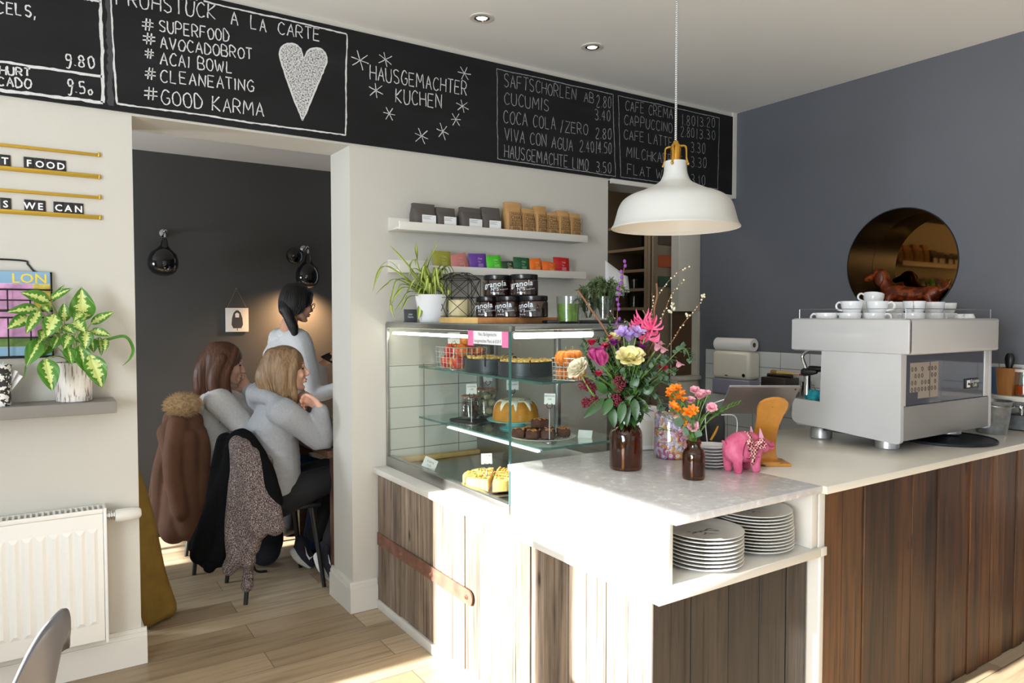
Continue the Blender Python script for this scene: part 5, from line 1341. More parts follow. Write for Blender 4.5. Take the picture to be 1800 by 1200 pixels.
for lay in range(12):
    for (rr, n) in ((.054, 13), (.030, 7)):
        for i in range(n):
            if rr < .04 and lay % 3: continue
            a = 2*pi*i/n+lay*.25; q = cj+Vector((rr*cos(a), rr*sin(a), .016+lay*.0125))
            o = pro[k % 6] if k < 6 else pro[rnd.randrange(6)].copy()
            if k >= 6: COL.objects.link(o)
            o.location = q; o.rotation_euler = (pi/2+rnd.uniform(-.7, .7), rnd.uniform(-.5, .5), a+pi/2+rnd.uniform(-.6, .6)); k += 1
# white card reader box, dark pouch, saucers
wb = base(1134, 793, CT, .05)
t = thing('white_box', 'tall slim white box device behind the big brown vase', 'device', wb, -.35)
m = MB(); m.box((-.045, -.03, 0), (.045, .03, .178), .010, seg=3); m.build('body', PORC, t)
m = MB(); m.box((-.036, -.0312, .02), (.036, -.0302, .12), .0004); m.build('front_panel', WHITE, t)
db = base(1252, 777, CT, .03)
t = thing('dark_pouch', 'black foil pouch with golden stripe behind the pink posy', 'pouch', db, -.5)
pouch_mesh(.10, .06, .125, .02).build('bag', mat('black_foil', S(26, 26, 28), .3), t)
m = MB(); m.tube([(-.02, -.034, .01), (.0, -.036, .045), (.012, -.034, .07)], [.005, .006, .004], 8); m.build('gold_stripe', mat('gold_print', S(206, 150, 40), .4), t)
sc0 = base(1251, 826, CT, .055)
def saucer_mesh(R):
    m = MB(); m.lathe([(0, .001), (R*.5, 0), (R*.56, .0015), (R*.62, .004), (R*.97, .0105), (R, .012), (R*.985, .0135), (R*.94, .0128), (R*.6, .0062), (R*.5, .0045), (0, .004)], 44); return m
lab = ['bottom', 'second from the bottom', 'third from the bottom', 'middle', 'third from the top', 'second from the top', 'topmost']
s0 = saucer_mesh(.060).build('saucer', PORC)
for k in range(7):
    o = s0 if k == 0 else s0.copy()
    if k: COL.objects.link(o)
    o.location = sc0+Vector((rnd.uniform(-.001, .001), rnd.uniform(-.001, .001), k*.0112+.0002)); tag(o, lab[k]+' white saucer of the small stack beside the pink pig', 'saucer', 'saucers on the bar')
# pink pig
pg = base(1309, 831, CT, .035)
pig = thing('pig_figurine', 'pink papier mache pig wearing a red gingham bow', 'figurine', pg, -.22)
PIGM = bpy.data.materials.new('worn_pink_paint'); PIGM.use_nodes = True
_t = NT(PIGM); _n = _t.noise(_t.coords((22, 22, 14)), 1.0, 5, .65); _r = _t.ramp([(.3, S(196, 70, 108)), (.55, S(222, 106, 142)), (.75, S(236, 150, 176))]); _t.link(_n.outputs[0], _r.inputs[0]); _t.link(_r.outputs[0], _t.b.inputs['Base Color']); _t.b.inputs['Roughness'].default_value = .5
m = MB()
m.sphere((-.015, 0, .085), (.066, .05, .055), 24, 16); m.sphere((.02, 0, .088), (.05, .046, .048), 20, 14); m.sphere((-.04, 0, .08), (.045, .046, .05), 20, 14)
limb(m, [(.045, 0, .092), (.075, 0, .085), (.105, 0, .082)], [.038, .029, .0155]); m.cyl((.104, 0, .082), (.117, 0, .082), .0165, .0175, 16)
for (x, y) in ((-.05, -.026), (-.05, .028), (.025, -.026), (.025, .026)): limb(m, [(x, y, .06), (x, y, .03), (x+.002, y, .009)], [.021, .0165, .0145])
body = solid('body', m, PIGM, pig, .0035, 5)
m = MB()
for y in (-.026, .022):
    c = Vector((.042, y, .118)); 
    m.add([c+Vector(v) for v in ((-.012, -.010, 0), (.012, -.008, -.002), (.006, .012, -.002), (-.004, -.002, .034), (.002, 0, .033))], [(0, 1, 4, 3), (1, 2, 4), (2, 0, 3, 4), (0, 2, 1)])
m.build('ear', mat('pale_pink_paint', S(240, 176, 206), .5), pig, sharp=60)
m = MB(); m.tube(smoothpts([(-.078, 0, .095), (-.088, -.004, .102), (-.09, .006, .110), (-.082, .004, .105)], 5), .0035, 6); m.build('tail', PIGM, pig)
GING = bpy.data.materials.new('red_gingham'); GING.use_nodes = True
_t = NT(GING); _v = _t.coords((1, 1, 1)); _c1 = _t.add('ShaderNodeTexChecker'); _c1.inputs['Scale'].default_value = 150; _c1.inputs[1].default_value = S(140, 16, 34); _c1.inputs[2].default_value = S(238, 196, 190); _t.link(_v, _c1.inputs[0]); _t.link(_c1.outputs[0], _t.b.inputs['Base Color']); _t.b.inputs['Roughness'].default_value = .8
m = MB()
ring = [(.0+.008*sin(a), .0515*sin(a)*1.02, .087+.0525*cos(a)) for a in [2*pi*k/32 for k in range(32)]]
vs = []; fs = []
for k, q in enumerate(ring):
    vs += [(q[0]-.008, q[1], q[2]), (q[0]+.008, q[1], q[2])]; j = (k+1) % 32; fs.append((2*k, 2*k+1, 2*j+1, 2*j))
m.add(vs, fs)
for s_ in (-1, 1):
    P = smoothpts([(0, -.054, .10), (s_*.02, -.062, .116), (s_*.038, -.06, .110), (s_*.03, -.058, .092), (0, -.054, .098)], 5)
    vs = []; fs = []
    for i, q in enumerate(P):
        vs += [q+Vector((0, -.004, -.007)), q+Vector((0, .004, .007))]
        if i: fs.append((2*i-2, 2*i-1, 2*i+1, 2*i))
    m.add(vs, fs)
m.sphere((0, -.056, .098), (.009, .007, .008), 12, 8)
vs = []; fs = []
for i, (x, y, z) in enumerate(((0, -.057, .095), (-.002, -.058, .075), (-.006, -.054, .05), (-.008, -.047, .03))):
    vs += [(x-.007, y, z), (x+.007, y, z)]
    if i: fs.append((2*i-2, 2*i-1, 2*i+1, 2*i))
m.add(vs, fs)
m.build('gingham_bow', GING, pig, thick=.0008)['label'] = 'red and white checked ribbon bow'
m = MB()
for P in ([(-.03, -.049, .12), (-.042, -.047, .09), (-.043, -.043, .05), (-.040, -.041, .02)], [(.005, -.049, .115), (.025, -.045, .12), (.038, -.036, .112)], [(-.03, -.045, .055), (-.022, -.048, .053), (-.016, -.047, .055)], [(.016, -.047, .055), (.024, -.046, .056), (.032, -.043, .053)], [(.075, -.029, .095), (.09, -.024, .083), (.112, -.017, .082)]):
    m.tube(smoothpts(P, 4), .0009, 5)
m.sphere((.066, -.026, .101), (.003, .002, .003), 8, 6)
m.build('painted_outline', BLACK, pig)
m = MB(); m.sphere((-.022, -.052, .086), (.0065, .002, .008), 10, 8); m.build('heart_mark', BLACK, pig)
# tablet on a bent plywood stand
TW = .252; TH = .178
tc = dep(1334, 703, 2.63)
tab = thing('tablet', 'grey tablet seen from behind on the wooden stand', 'tablet', tc, -YAW-.02)
tilt = radians(-47)          # top edge leans towards the room
m = MB(); m.M = RX(tilt*-1); m.M = RX(radians(50)); m.box((-TW/2, -.0035, -TH/2), (TW/2, .0035, TH/2), .0033, seg=3); m.build('body', mat('space_grey_aluminium', S(128, 122, 120), .35, metal=.6), tab)
m = MB(); m.M = RX(radians(50)); m.box((-TW/2+.001, .0036, -TH/2+.001), (TW/2-.001, .0044, TH/2-.001), .0003); m.build('screen', mat('white_front_glass', S(225, 225, 225), .08), tab)
m = MB(); m.M = RX(radians(50)); m.cyl((TW/2-.016, -.0036, TH/2-.014), (TW/2-.016, -.0042, TH/2-.014), .004, seg=14); m.build('camera_lens', BLACK, tab)
PLY = mat('honey_plywood', S(196, 134, 52), .35, var=.12, vscale=4, stretch=(8, 8, 1.5), coat=.3)
sb = Vector((tc.x, tc.y, 0))+Vector((CR.x*.03, CR.y*.03, 0))
st_ = thing('tablet_stand', 'honey coloured bent plywood stand carrying the tablet', 'stand', (sb.x, sb.y, CT), -YAW-.02)
# path in local (y, z): foot at the back, rising, leaning to the room at the top; local -y faces the camera
path = [(-.02, .012), (.0, .008), (.03, .006), (.055, .010), (.066, .03), (.062, .07), (.045, .115), (.022, .15), (-.002, .185), (-.024, .212), (-.044, .234), (-.056, .247), (-.062, .2535)]
path = [(q[0]-.03, q[1]) for q in path]
wid = [.030, .042, .05, .050, .047, .044, .042, .042, .047, .053, .050, .034, .008]
Pp = smoothpts([(0, y, z) for y, z in path], 4); n = len(Pp)
m = MB(); vs = []; fs = []; th = .009
for i, q in enumerate(Pp):
    t_ = i/4; a = min(int(t_), len(wid)-2); w_ = wid[a]*(1-(t_-a))+wid[a+1]*(t_-a)
    d = (Pp[min(n-1, i+1)]-Pp[max(0, i-1)]).normalized(); nn = Vector((0, -d.z, d.y))
    for s_ in (-1, 1):
        for o_ in (-1, 1): vs.append(q+Vector((s_*w_, 0, 0))+nn*(o_*th/2))
    if i:
        b, c = 4*(i-1), 4*i
        fs += [(b, b+1, c+1, c), (b+1, b+3, c+3, c+1), (b+3, b+2, c+2, c+3), (b+2, b, c, c+2)]
fs += [(0, 2, 3, 1), (4*n-4, 4*n-3, 4*n-1, 4*n-2)]
m.add(vs, fs); m.build('bent_board', PLY, st_, sharp=50)
m = MB(); m.sphere((0, -.066, .222), (.006, .004, .006), 12, 8); m.build('screw', BRASS, st_)
m = MB(); m.box((-.02, -.05, 0), (.075, .055, .012), .004); m.build('foot', PLY, st_)
m = MB()
m.tube(smoothpts([dep(1319, 682, 2.70), dep(1275, 701, 2.72), dep(1250, 712, 2.75), dep(1240, 735, 2.8), Vector((2.30, 2.02, CT+.003))], 6), .0022, 7)
m.tube(smoothpts([dep(1268, 729, 2.75), dep(1290, 730, 2.76), dep(1296, 745, 2.78), dep(1293, 775, 2.80), Vector((2.42, 1.98, CT+.003))], 6), .0022, 7)
tag(m.build('charging_cable', PORC), 'thin white charging cable curling behind the tablet', 'cable')
# plates in the shelf box
def plate_mesh(R):
    m = MB(); m.lathe([(0, .0015), (R*.62, 0), (R*.64, .002), (R*.72, .006), (R*.985, .0135), (R, .015), (R*.99, .0168), (R*.95, .0162), (R*.7, .009), (R*.62, .006), (0, .005)], 56); return m
ord_ = lambda k, n: 'topmost' if k == n-1 else 'bottom' if k == 0 else ['', 'second', 'third', 'fourth', 'fifth', 'sixth', 'seventh', 'eighth', 'ninth', 'tenth', 'eleventh', 'twelfth'][k]+' from the bottom'
PLM = mat('matt_white_stoneware', S(222, 221, 216), .25)
def twig_print(par, R, z):
    m = MB()
    def rib(P, w=.0035):
        P = smoothpts([(x*R, y*R, z) for x, y in P], 4); vs = []; fs = []
        for i, q in enumerate(P):
            d = (P[min(len(P)-1, i+1)]-P[max(0, i-1)]).normalized(); nn = Vector((-d.y, d.x, 0)); ww = w*(.5+.5*sin(2.5*i))
            vs += [q+nn*ww, q-nn*ww]
            if i: fs.append((2*i-2, 2*i-1, 2*i+1, 2*i))
        m.add(vs, fs)
    rib([(-.34, .05), (-.15, -.02), (.05, .04), (.32, -.06)]); rib([(-.1, -.01), (-.0, -.14), (.12, -.2)]); rib([(.05, .04), (.16, .12), (.26, .1)]); rib([(-.3, -.08), (-.18, -.03)]); rib([(-.02, -.12), (-.12, -.2)])
    o = m.build('twig_decoration', mat('brown_grey_glaze', S(92, 82, 70), .4), par); return o
for (nm, R, n, loc, dz) in (('left', .118, 9, None, .0113), ('right', .125, 12, None, .0103)):
    c = base(1236, 1012, .703, R) if nm == 'left' else base(1337, 976, .703, R)
    if nm == 'left': c.x = max(c.x, 1.459+R+.002)
    c.x = min(c.x, 2.052-R); c.y = max(c.y, 1.41)
    p0 = plate_mesh(R).build('plate', PLM)
    for k in range(n):
        o = p0 if k == 0 else p0.copy()
        if k: COL.objects.link(o)
        jx_ = 0 if nm == 'left' else -.0013*max(0, k-3)
        o.location = (c.x+rnd.uniform(-.001, .001)+jx_, c.y+rnd.uniform(-.001, .001), .7022+k*dz); o.rotation_euler = (0, 0, rnd.uniform(0, 6))
        tag(o, ord_(k, n)+' white plate of the '+('shorter left' if nm == 'left' else 'taller right')+' stack in the shelf box', 'plate', nm+' stack of plates in the shelf box')
    o.rotation_euler = (0, 0, -.3)
    twig_print(o, R*1.3, .0064)

# ================================================================ PENDANT LAMP AND DOWNLIGHTS
pc = dep(1186.5, 400, 2.2)
t = thing('pendant_lamp', 'big white enamel pendant lamp with brass fitting above the bar', 'pendant lamp', pc)
SHADE = mat('white_enamel_shade', S(186, 186, 181), .35)
prof = [(.0345, .196), (.0345, .176), (.038, .158), (.048, .139), (.070, .126), (.10, .112), (.135, .099), (.158, .084), (.171, .063), (.179, .036), (.186, .012), (.193, .001), (.1935, -.002)]
P = [(q.x, q.z) for q in smoothpts([(r, 0, z) for r, z in prof], 4)]
inn = [(r-.0022, z-.0012) for r, z in reversed(P)]
m = MB(); m.lathe(P+inn, 72); m.build('shade', SHADE, t, sharp=60)
m = MB(); m.lathe([(0, .2), (.0335, .2), (.0345, .197), (.0345, .194), (0, .193)], 40); m.build('shade_cap', SHADE, t)
m = MB(); m.lathe([(0, .262), (.007, .262), (.009, .255), (.013, .25), (.0165, .243), (.0165, .203), (0, .2)], 28)
for k in range(4):
    a = k*pi/2+.5; c, s_ = cos(a), sin(a)
    m.tube(smoothpts([(.008*c, .008*s_, .246), (.028*c, .028*s_, .244), (.0325*c, .0325*s_, .232), (.0335*c, .0335*s_, .206), (.0375*c, .0375*s_, .192)], 4), .0032, 8); m.sphere((.0385*c, .0385*s_, .189), .0045, 10, 8)
m.build('brass_fitting', mat('warm_brass', S(186, 142, 62), .25, metal=1.0), t)
m = MB(); L = ZC-pc.z
m.tube([(0, 0, .26), (0, 0, L-.002)], .0034, 10)
CORD = bpy.data.materials.new('twisted_black_white_cord'); CORD.use_nodes = True
_t = NT(CORD); _w = _t.add('ShaderNodeTexWave'); _w.inputs['Scale'].default_value = 60; _t.link(_t.coords((1, 1, 1.2), rot=(0, .9, 0)), _w.inputs[0]); _r = _t.ramp([(.35, S(40, 40, 42)), (.5, S(214, 214, 212))]); _t.link(_w.outputs[0], _r.inputs[0]); _t.link(_r.outputs[0], _t.b.inputs['Base Color']); _t.b.inputs['Roughness'].default_value = .8
m.build('cord', CORD, t)
m = MB(); m.lathe([(0, L-.03), (.045, L-.028), (.05, L-.002), (0, L)], 28); m.build('ceiling_cup', SHADE, t)
m = MB(); m.lathe([(0, .045), (.018, .05), (.029, .07), (.026, .1), (.015, .125), (.0135, .15), (0, .15)], 24); m.build('bulb', mat('warm_bulb_glow', (1, .75, .45, 1), .4, emit=(1, .72, .42, 1), estr=11.0), t)
for k, (px_, py_, lb) in enumerate(((847, 31, 'recessed ceiling downlight nearer to the chalkboard heading'), (1041, 82, 'recessed ceiling downlight nearer to the pendant cord'))):
    p = at(px_, py_, 'Z', ZC)
    t = thing('downlight', lb, 'ceiling light', p, 0, 'ceiling downlights')
    m = MB(); m.lathe([(.034, -.001), (.05, -.006), (.056, -.004), (.057, 0)], 36); m.build('trim_ring', WHITE, t)
    m = MB(); m.lathe([(.024, -.002), (.030, -.0075), (.036, -.005), (.036, 0)], 30); m.build('inner_ring', CHROME, t)
    m = MB(); m.lathe([(0, -.003), (.0245, -.003), (.0245, 0)], 24); m.build('lens', mat('spot_glow', (1, .95, .85, 1), .4, emit=(1, .95, .85, 1), estr=7), t)

# ================================================================ COFFEE MACHINE
MX0, MX1, MY0, MY1, MZ0, MZ1 = 2.79, 3.53, 1.49, 1.975, .945, 1.437
em = thing('espresso_machine', 'large white espresso machine with its glass back towards the room', 'coffee machine', (0, 0, 0))
MW = mat('white_satin_lacquer', S(190, 190, 190), .3, coat=.2)
MG = mat('shaded_grey_lacquer', S(132, 130, 126), .35)  # machine grey, its colour darkened for the shaded side facing the room
def rpoly(P, r, n=5):
    out = []
    for i, p in enumerate(P):
        a = Vector(P[i-1]+(0,)); b = Vector(p+(0,)); c = Vector(P[(i+1) % len(P)]+(0,))
        rr = r[i] if hasattr(r, '__len__') else r
        if rr <= 0: out.append(p); continue
        u = (a-b).normalized(); v = (c-b).normalized()
        for k in range(n+1):
            t_ = k/n; q = (b+u*rr)*(1-t_)**2+b*2*t_*(1-t_)+(b+v*rr)*t_**2; out.append((q.x, q.y))
    return out
def prism_x(mb, P, x0, x1, mi=0):      # polygon in (y, z) extruded along x
    n = len(P); vs = [(x0, y, z) for y, z in P]+[(x1, y, z) for y, z in P]
    mb.add(vs, [tuple(range(n)), tuple(range(2*n-1, n-1, -1))]+[(i, n+i, n+(i+1) % n, (i+1) % n) for i in range(n)], mi)
side = rpoly([(MY0, MZ0), (MY1, MZ0+.035), (MY1-.004, 1.084), (1.838, 1.080), (1.832, 1.302), (1.826, 1.348), (MY0+.004, 1.352)], [.022, .03, .012, 0, 0, .02, .014])
m = MB(); prism_x(m, side, MX0, MX0+.022); m.build('side_panel', MW, em, sharp=40)
m = MB(); prism_x(m, side, MX1-.012, MX1+.008); m.build('side_panel', MW, em, sharp=40)
m = MB()
for (a_, b_) in (((MX0-.006, MY0-.028), (MX0+.026, MY1+.005)), ((MX1-.018, MY0-.028), (MX1+.014, MY1+.005)), ((MX0-.006, MY0-.028), (MX1+.014, MY0+.004)), ((MX0-.006, MY1-.027), (MX1+.014, MY1+.005))): m.box((a_[0], a_[1], 1.296), (b_[0], b_[1], MZ1), .013, seg=3)
m.box((MX0+.01, MY0-.01, 1.2975), (MX1, MY1-.01, 1.40)); m.build('top_housing', MW, em)
m = MB(); m.box((MX0-.008, MY0-.03, 1.30), (MX0+.001, MY1, MZ1-.004), .004); m.M = Matrix.Identity(4); m.build('top_side_cover', MW, em)
m = MB(); m.box((MX0+.023, MY0+.02, .955), (MX1-.013, 1.835, 1.297)); m.build('inner_body', mat('dark_inner_body', S(52, 52, 56), .5), em)
m = MB(); m.box((MX0+.0222, MY0+.002, MZ0+.012), (MX1-.0125, MY0+.019, 1.092), .003); m.build('lower_back_panel', MG, em)
m = MB(); m.box((MX0+.0222, MY0+.004, 1.094), (MX0+.04, MY0+.019, 1.296)); m.build('back_post', MW, em)
m = MB(); m.box((MX1-.05, MY0+.004, 1.094), (MX1-.0125, MY0+.019, 1.296), .003); m.build('back_post', MW, em)
m = MB(); m.box((MX0+.04, MY0+.009, 1.094), (MX1-.05, MY0+.014, 1.296)); 
bg = m.build('back_glass', mat('smoked_back_glass', S(96, 98, 108), .06, metal=.55), em)
m = MB(); m.box((2.868, MY0+.0075, 1.145), (3.085, MY0+.0088, 1.262)); m.box((2.93, MY0+.0075, 1.118), (3.085, MY0+.0088, 1.145)); sh_ = m.build('printed_sheet', mat('beige_printed_sheet', S(150, 140, 128), .6), em)
m = MB()
for r in range(4):
    for c in range(8):
        if rnd.random() < .8:
            x = 2.88+c*.0255; z = 1.155+r*.027
            m.tube([(x+.006*cos(a), MY0+.0071, z+.008*sin(a)) for a in [2*pi*i/10 for i in range(10)]], .0014, 4, closed=True)
m.box((3.015, MY0+.0068, 1.12), (3.019, MY0+.0074, 1.262)); m.build('print', mat('sheet_ink', S(60, 54, 52), .7), sh_)
m = MB(); m.box((3.31, MY0+.003, 1.135), (3.425, MY0+.0086, 1.178), .002); bd = m.build('badge', BLACK, em)
m = MB(); m.box((3.317, MY0+.0022, 1.141), (3.345, MY0+.0032, 1.172)); mb_text(m, 'Espresso', .021, face_front(3.388, MY0+.0024, 1.16)); mb_text(m, 'Caffè', .018, face_front(3.388, MY0+.0024, 1.143)); m.build('badge_print', PRINT, bd)
m = MB(); m.lathe([(0, .0), (.008, .003), (0, .013)], 10); m.build('badge_drop', BLACK, bd, loc=(3.331, MY0+.002, 1.15))
m = MB(); m.box((MX0+.023, 1.836, .965), (MX1-.013, MY1-.006, 1.06), .006); m.build('drip_tray_housing', MW, em)
m = MB()
for k in range(24): m.box((MX0+.03+k*.028, 1.845, 1.061), (MX0+.046+k*.028, MY1-.012, 1.068))
m.build('drip_grate', STEEL, em)
for (x, y) in ((MX0+.115, 1.605), (MX0+.115, 1.905), (MX1-.115, 1.605), (MX1-.115, 1.905)):
    m = MB(); m.lathe([(0, 0), (.042, 0), (.046, .004), (.046, .036), (.040, .05), (0, .05)], 32); fo = m.build('foot', ALU, em, loc=(x, y, .9055))
    if x > 3.3 and y < 1.7: fo.location.z = .9195; fo.scale.z = .71
for k, x in enumerate((2.96, 3.33)):
    m = MB(); m.cyl((x, 1.895, 1.296), (x, 1.895, 1.225), .034, .036, 24); m.cyl((x, 1.895, 1.225), (x, 1.895, 1.19), .042, .040, 24); m.build('group_head', CHROME, em)
    m = MB(); m.tube(smoothpts([(x, 1.92, 1.208), (x-.01, 1.955, 1.206), (x-.02, 1.995, 1.203)], 4), [.010, .012, .012, .013, .014, .0155, .0165, .017, .014], 12); m.build('portafilter_handle', BLACK, em)
m = MB(); m.tube(smoothpts([(2.84, 1.92, 1.30), (2.835, 1.955, 1.27), (2.83, 1.935, 1.22), (2.83, 1.925, 1.19)], 5), .0075, 10); m.build('steam_wand', CHROME, em)
m = MB(); m.cyl((2.835, 1.93, 1.10), (2.835, 1.93, 1.195), .015, .014, 16); m.build('wand_sleeve', CHROME, em)
m = MB(); m.tube(smoothpts([(2.815, 1.87, 1.205), (2.81, 1.90, 1.203), (2.805, 1.935, 1.20)], 4), [.009, .010, .012, .014, .0155, .017, .018, .018, .014], 12); m.build('lever_handle', BLACK, em)
# teal cloth
m = MB()
for k in range(7):
    a = rnd.uniform(0, 6.28); m.sphere((.028*cos(a), .03*sin(a), .018+.006*k*.6), (.03*rnd.uniform(.6, 1), .035*rnd.uniform(.6, 1), .02*rnd.uniform(.7, 1.2)), 14, 10)
o = solid('cleaning_cloth', m, mat('teal_microfibre', S(36, 150, 164), .95, var=.2, vscale=60, bump=.6, bscale=300), None, .005, 3, loc=(2.86, 1.895, 1.0695)); tag(o, 'crumpled teal cloth lying in the machine drip tray', 'cloth')
# cups
def cup_mesh(R, H):
    m = MB(); m.lathe([(0, .003), (R*.5, .003), (R*.55, 0), (R*.62, 0), (R*.66, .004), (R*.80, H*.25), (R*.95, H*.62), (R, H*.97), (R*.985, H), (R*.95, H*.98), (R*.9, H*.6), (R*.74, H*.25), (R*.55, .008), (0, .007)], 36); return m
def make_cup(R, H, lb):
    t = thing('coffee_cup', lb, 'cup', (0, 0, 0), 0, 'white cups on the espresso machine')
    cup_mesh(R, H).build('cup', PORC, t)
    m = MB(); m.tube(smoothpts([(R*.93, 0, H*.84), (R*1.25, 0, H*.92), (R*1.5, 0, H*.72), (R*1.4, 0, H*.45), (R*.82, 0, H*.30)], 5), .0045, 8); m.build('handle', PORC, t); return t
big = make_cup(.0455, .060, ''); sm = make_cup(.031, .052, '')
cups = [(1453, 1.89, 0, 2.6, 'b', 'single low white cup at the left front corner of the machine top'), (1494, 1.80, 0, 2.6, 'b', 'lower white cup of the left pair of stacked cups'), (1497, 1.80, 1, 2.5, 'b', 'upper white cup of the left pair, handle to the left'),
        (1537, 1.735, 0, -.6, 'b', 'lower white cup under the printed cup, second from the left'), (1542, 1.735, 1, -.5, 'b', 'upper white cup with its handle on the right, second stack from the left'), (1534, 1.88, 2, 2.4, 'b', 'tilted white cup topping the heap in front of the dog'),
        (1534, 1.88, 0, 2.4, 'b', 'white cup at the bottom of the heap behind the second stack'), (1531, 1.88, 1, 2.0, 'b', 'white cup in the middle of the heap behind the second stack'), (1573, 1.80, 0, .4, 'b', 'lower white cup in the shaded middle stack'), (1573, 1.80, 1, .6, 'b', 'upper white cup in the shaded middle stack'),
        (1606, 1.645, 0, 2.7, 'b', 'lower white cup of the stack above the machine corner'), (1607, 1.645, 1, -1.9, 'b', 'upper white cup above the machine corner with handle to the front'), (1640, 1.70, 0, .5, 'b', 'lower white cup in the stack right of the corner stack'), (1641, 1.70, 1, 1.0, 'b', 'upper white cup in the stack right of the corner stack'),
        (1664, 1.80, 0, .8, 'b', 'lower white cup in the rightmost tall stack'), (1663, 1.80, 1, 1.4, 'b', 'upper white cup in the rightmost tall stack'), (1687, 1.72, 0, .6, 's', 'small white espresso cup behind the upturned one'), (1703, 1.60, 0, 2.7, 's', 'small upturned white espresso cup at the right end of the machine top')]
fb_ = fs_ = True
for (px_, yy, lev, rz, kd, lb) in cups:
    x = at(px_, 556, 'Y', yy).x
    src = big if kd == 'b' else sm
    o = src if (kd == 'b' and fb_) or (kd == 's' and fs_) else dup(src, (0, 0, 0))
    if kd == 'b': fb_ = False
    else: fs_ = False
    o['label'] = lb; o.location = (x, yy, 1.4012+lev*.0500); o.rotation_euler = (0, 0, rz+FACECAM(o.location)+.2)
    if lev == 2: o.rotation_euler = (.18, -.12, rz); o.location.z -= .010
    if 'upturned' in lb: o.rotation_euler = (pi, 0, rz); o.location.z += .0555
m = MB(); m.tube([(MX0+.02, MY1-.02, 1.476), (MX0+.02, MY0, 1.476), (MX1-.02, MY0, 1.476), (MX1-.02, MY1-.02, 1.476)], .0014, 6)
for (x, y) in ((MX0+.02, MY0), (MX1-.02, MY0), (MX0+.02, MY1-.02), (MX1-.02, MY1-.02)): m.cyl((x, y, MZ1-.002), (x, y, 1.476), .0014, seg=6)
m.build('cup_rail', STEEL, em)
m = MB(); m.lathe([(0, 0), (.19, 0), (.196, .003), (.197, .010), (.192, .013), (.186, .008), (0, .007)], 56)
tag(m.build('serving_tray', mat('black_slate_tray', S(30, 32, 40), .45), None, loc=(3.315, 1.575, .9056)), 'round black tray lying under the right side of the espresso machine', 'tray')
# galvanised bucket
bk = base(1743, 763, CT, .055)
t = thing('metal_bucket', 'small galvanised bucket right of the espresso machine', 'bucket', (max(bk.x, 3.62), bk.y, CT+.0005))
ZINC = mat('galvanised_zinc', S(150, 154, 156), .35, metal=.8, var=.25, vscale=26)
m = MB(); m.lathe([(0, .003), (.056, .003), (.06, 0), (.061, .005), (.079, .145), (.082, .148), (.079, .151), (.077, .148), (.059, .008), (0, .006)], 40); m.build('bucket', ZINC, t)
m = MB(); m.tube(smoothpts([(-.08, 0, .135), (-.06, -.062, .128), (0, -.083, .124), (.06, -.062, .128), (.08, 0, .135)], 5), .0022, 6); m.build('handle', STEEL, t)
# metal cutlery box
bx = base(1795, 757, CT, .04)
t = thing('cutlery_box', 'galvanised metal box with cutlery at the right picture edge', 'box', (bx.x+.03, bx.y, CT+.0005))
m = MB(); m.box((-.075, -.05, 0), (.075, .05, .004)); 
for a, b in (((-.075, -.05), (.075, -.047)), ((-.075, .047), (.075, .05)), ((-.075, -.05), (-.072, .05)), ((.072, -.05), (.075, .05))): m.box((a[0], a[1], 0), (b[0], b[1], .07))
m.build('box', ZINC, t)
cl_ = ['leftmost', 'second', 'third', 'fourth', 'fifth']
c0_ = None
for k in range(5):
    x = -.055+k*.026
    m = MB(); m.tube([(0, 0, .005), (0, 0, .075), (0, .002, .10)], [.004, .005, .006], 8); m.box((-.009, -.002, .085), (.009, .002, .112), .0015)
    o = m.build('spoon', CHROME, None, loc=t.location+Vector((x, -.01+.015*(k % 2), .005))); tag(o, cl_[k]+' upright spoon from the left in the metal cutlery box', 'spoon', 'cutlery in the metal box')
# right wall shelf
SZ = 1.067
m = MB(); m.box((3.83, 1.05, SZ-.022), (XR-.009, 1.69, SZ), .002)
o = m.build('wall_shelf', WHITE); tag(o, 'white wall shelf on the tiles at the right edge beside the coffee machine', 'shelf')
def onshelf(px_, x): p = at(px_, 685, 'X', x); return Vector((x, p.y, SZ+.0005))
p = onshelf(1772, 3.90)
t = thing('wooden_holder', 'flared wooden utensil holder on the right wall shelf', 'holder', p)
m = MB(); 
P0 = [(-.038, -.03), (.038, -.03), (.038, .03), (-.038, .03)]
m.add([(x, y, 0) for x, y in P0]+[(x*1.15, y*1.25, .13) for x, y in P0]+[(x*1.0, y*1.05, .13) for x, y in P0]+[(x*.85, y*.85, .01) for x, y in P0], [(3, 2, 1, 0), (0, 1, 5, 4), (1, 2, 6, 5), (2, 3, 7, 6), (3, 0, 4, 7), (4, 5, 9, 8), (5, 6, 10, 9), (6, 7, 11, 10), (7, 4, 8, 11), (8, 9, 13, 12), (9, 10, 14, 13), (10, 11, 15, 14), (11, 8, 12, 15), (12, 13, 14, 15)])
m.build('holder', mat('reddish_wood', S(150, 98, 46), .5, var=.2, vscale=6, stretch=(8, 8, 1)), t)
m = MB(); m.tube(smoothpts([(.0, 0, .015), (.004, 0, .12), (.008, 0, .16), (.008, 0, .20)], 4), [.008, .008, .009, .010, .012, .015, .018, .02, .021, .022, .02, .016, .01], 12, flat=.7)
o = m.build('black_scoop', BLACK, None, loc=p+Vector((0, 0, .0))); tag(o, 'black scoop standing in the wooden holder', 'scoop')
p = onshelf(1752, 3.93); m = MB(); m.lathe([(0, 0), (.034, 0), (.036, .004), (.036, .10), (.028, .115), (.028, .128), (0, .13)], 28); tag(m.build('blue_jar', mat('pale_blue_glass', S(92, 120, 150), .2), None, loc=p), 'pale blue jar left of the wooden holder', 'jar')
p = onshelf(1800, 3.90)
t = thing('glass_jar', 'clear jar with amber contents at the right picture edge', 'jar', p)
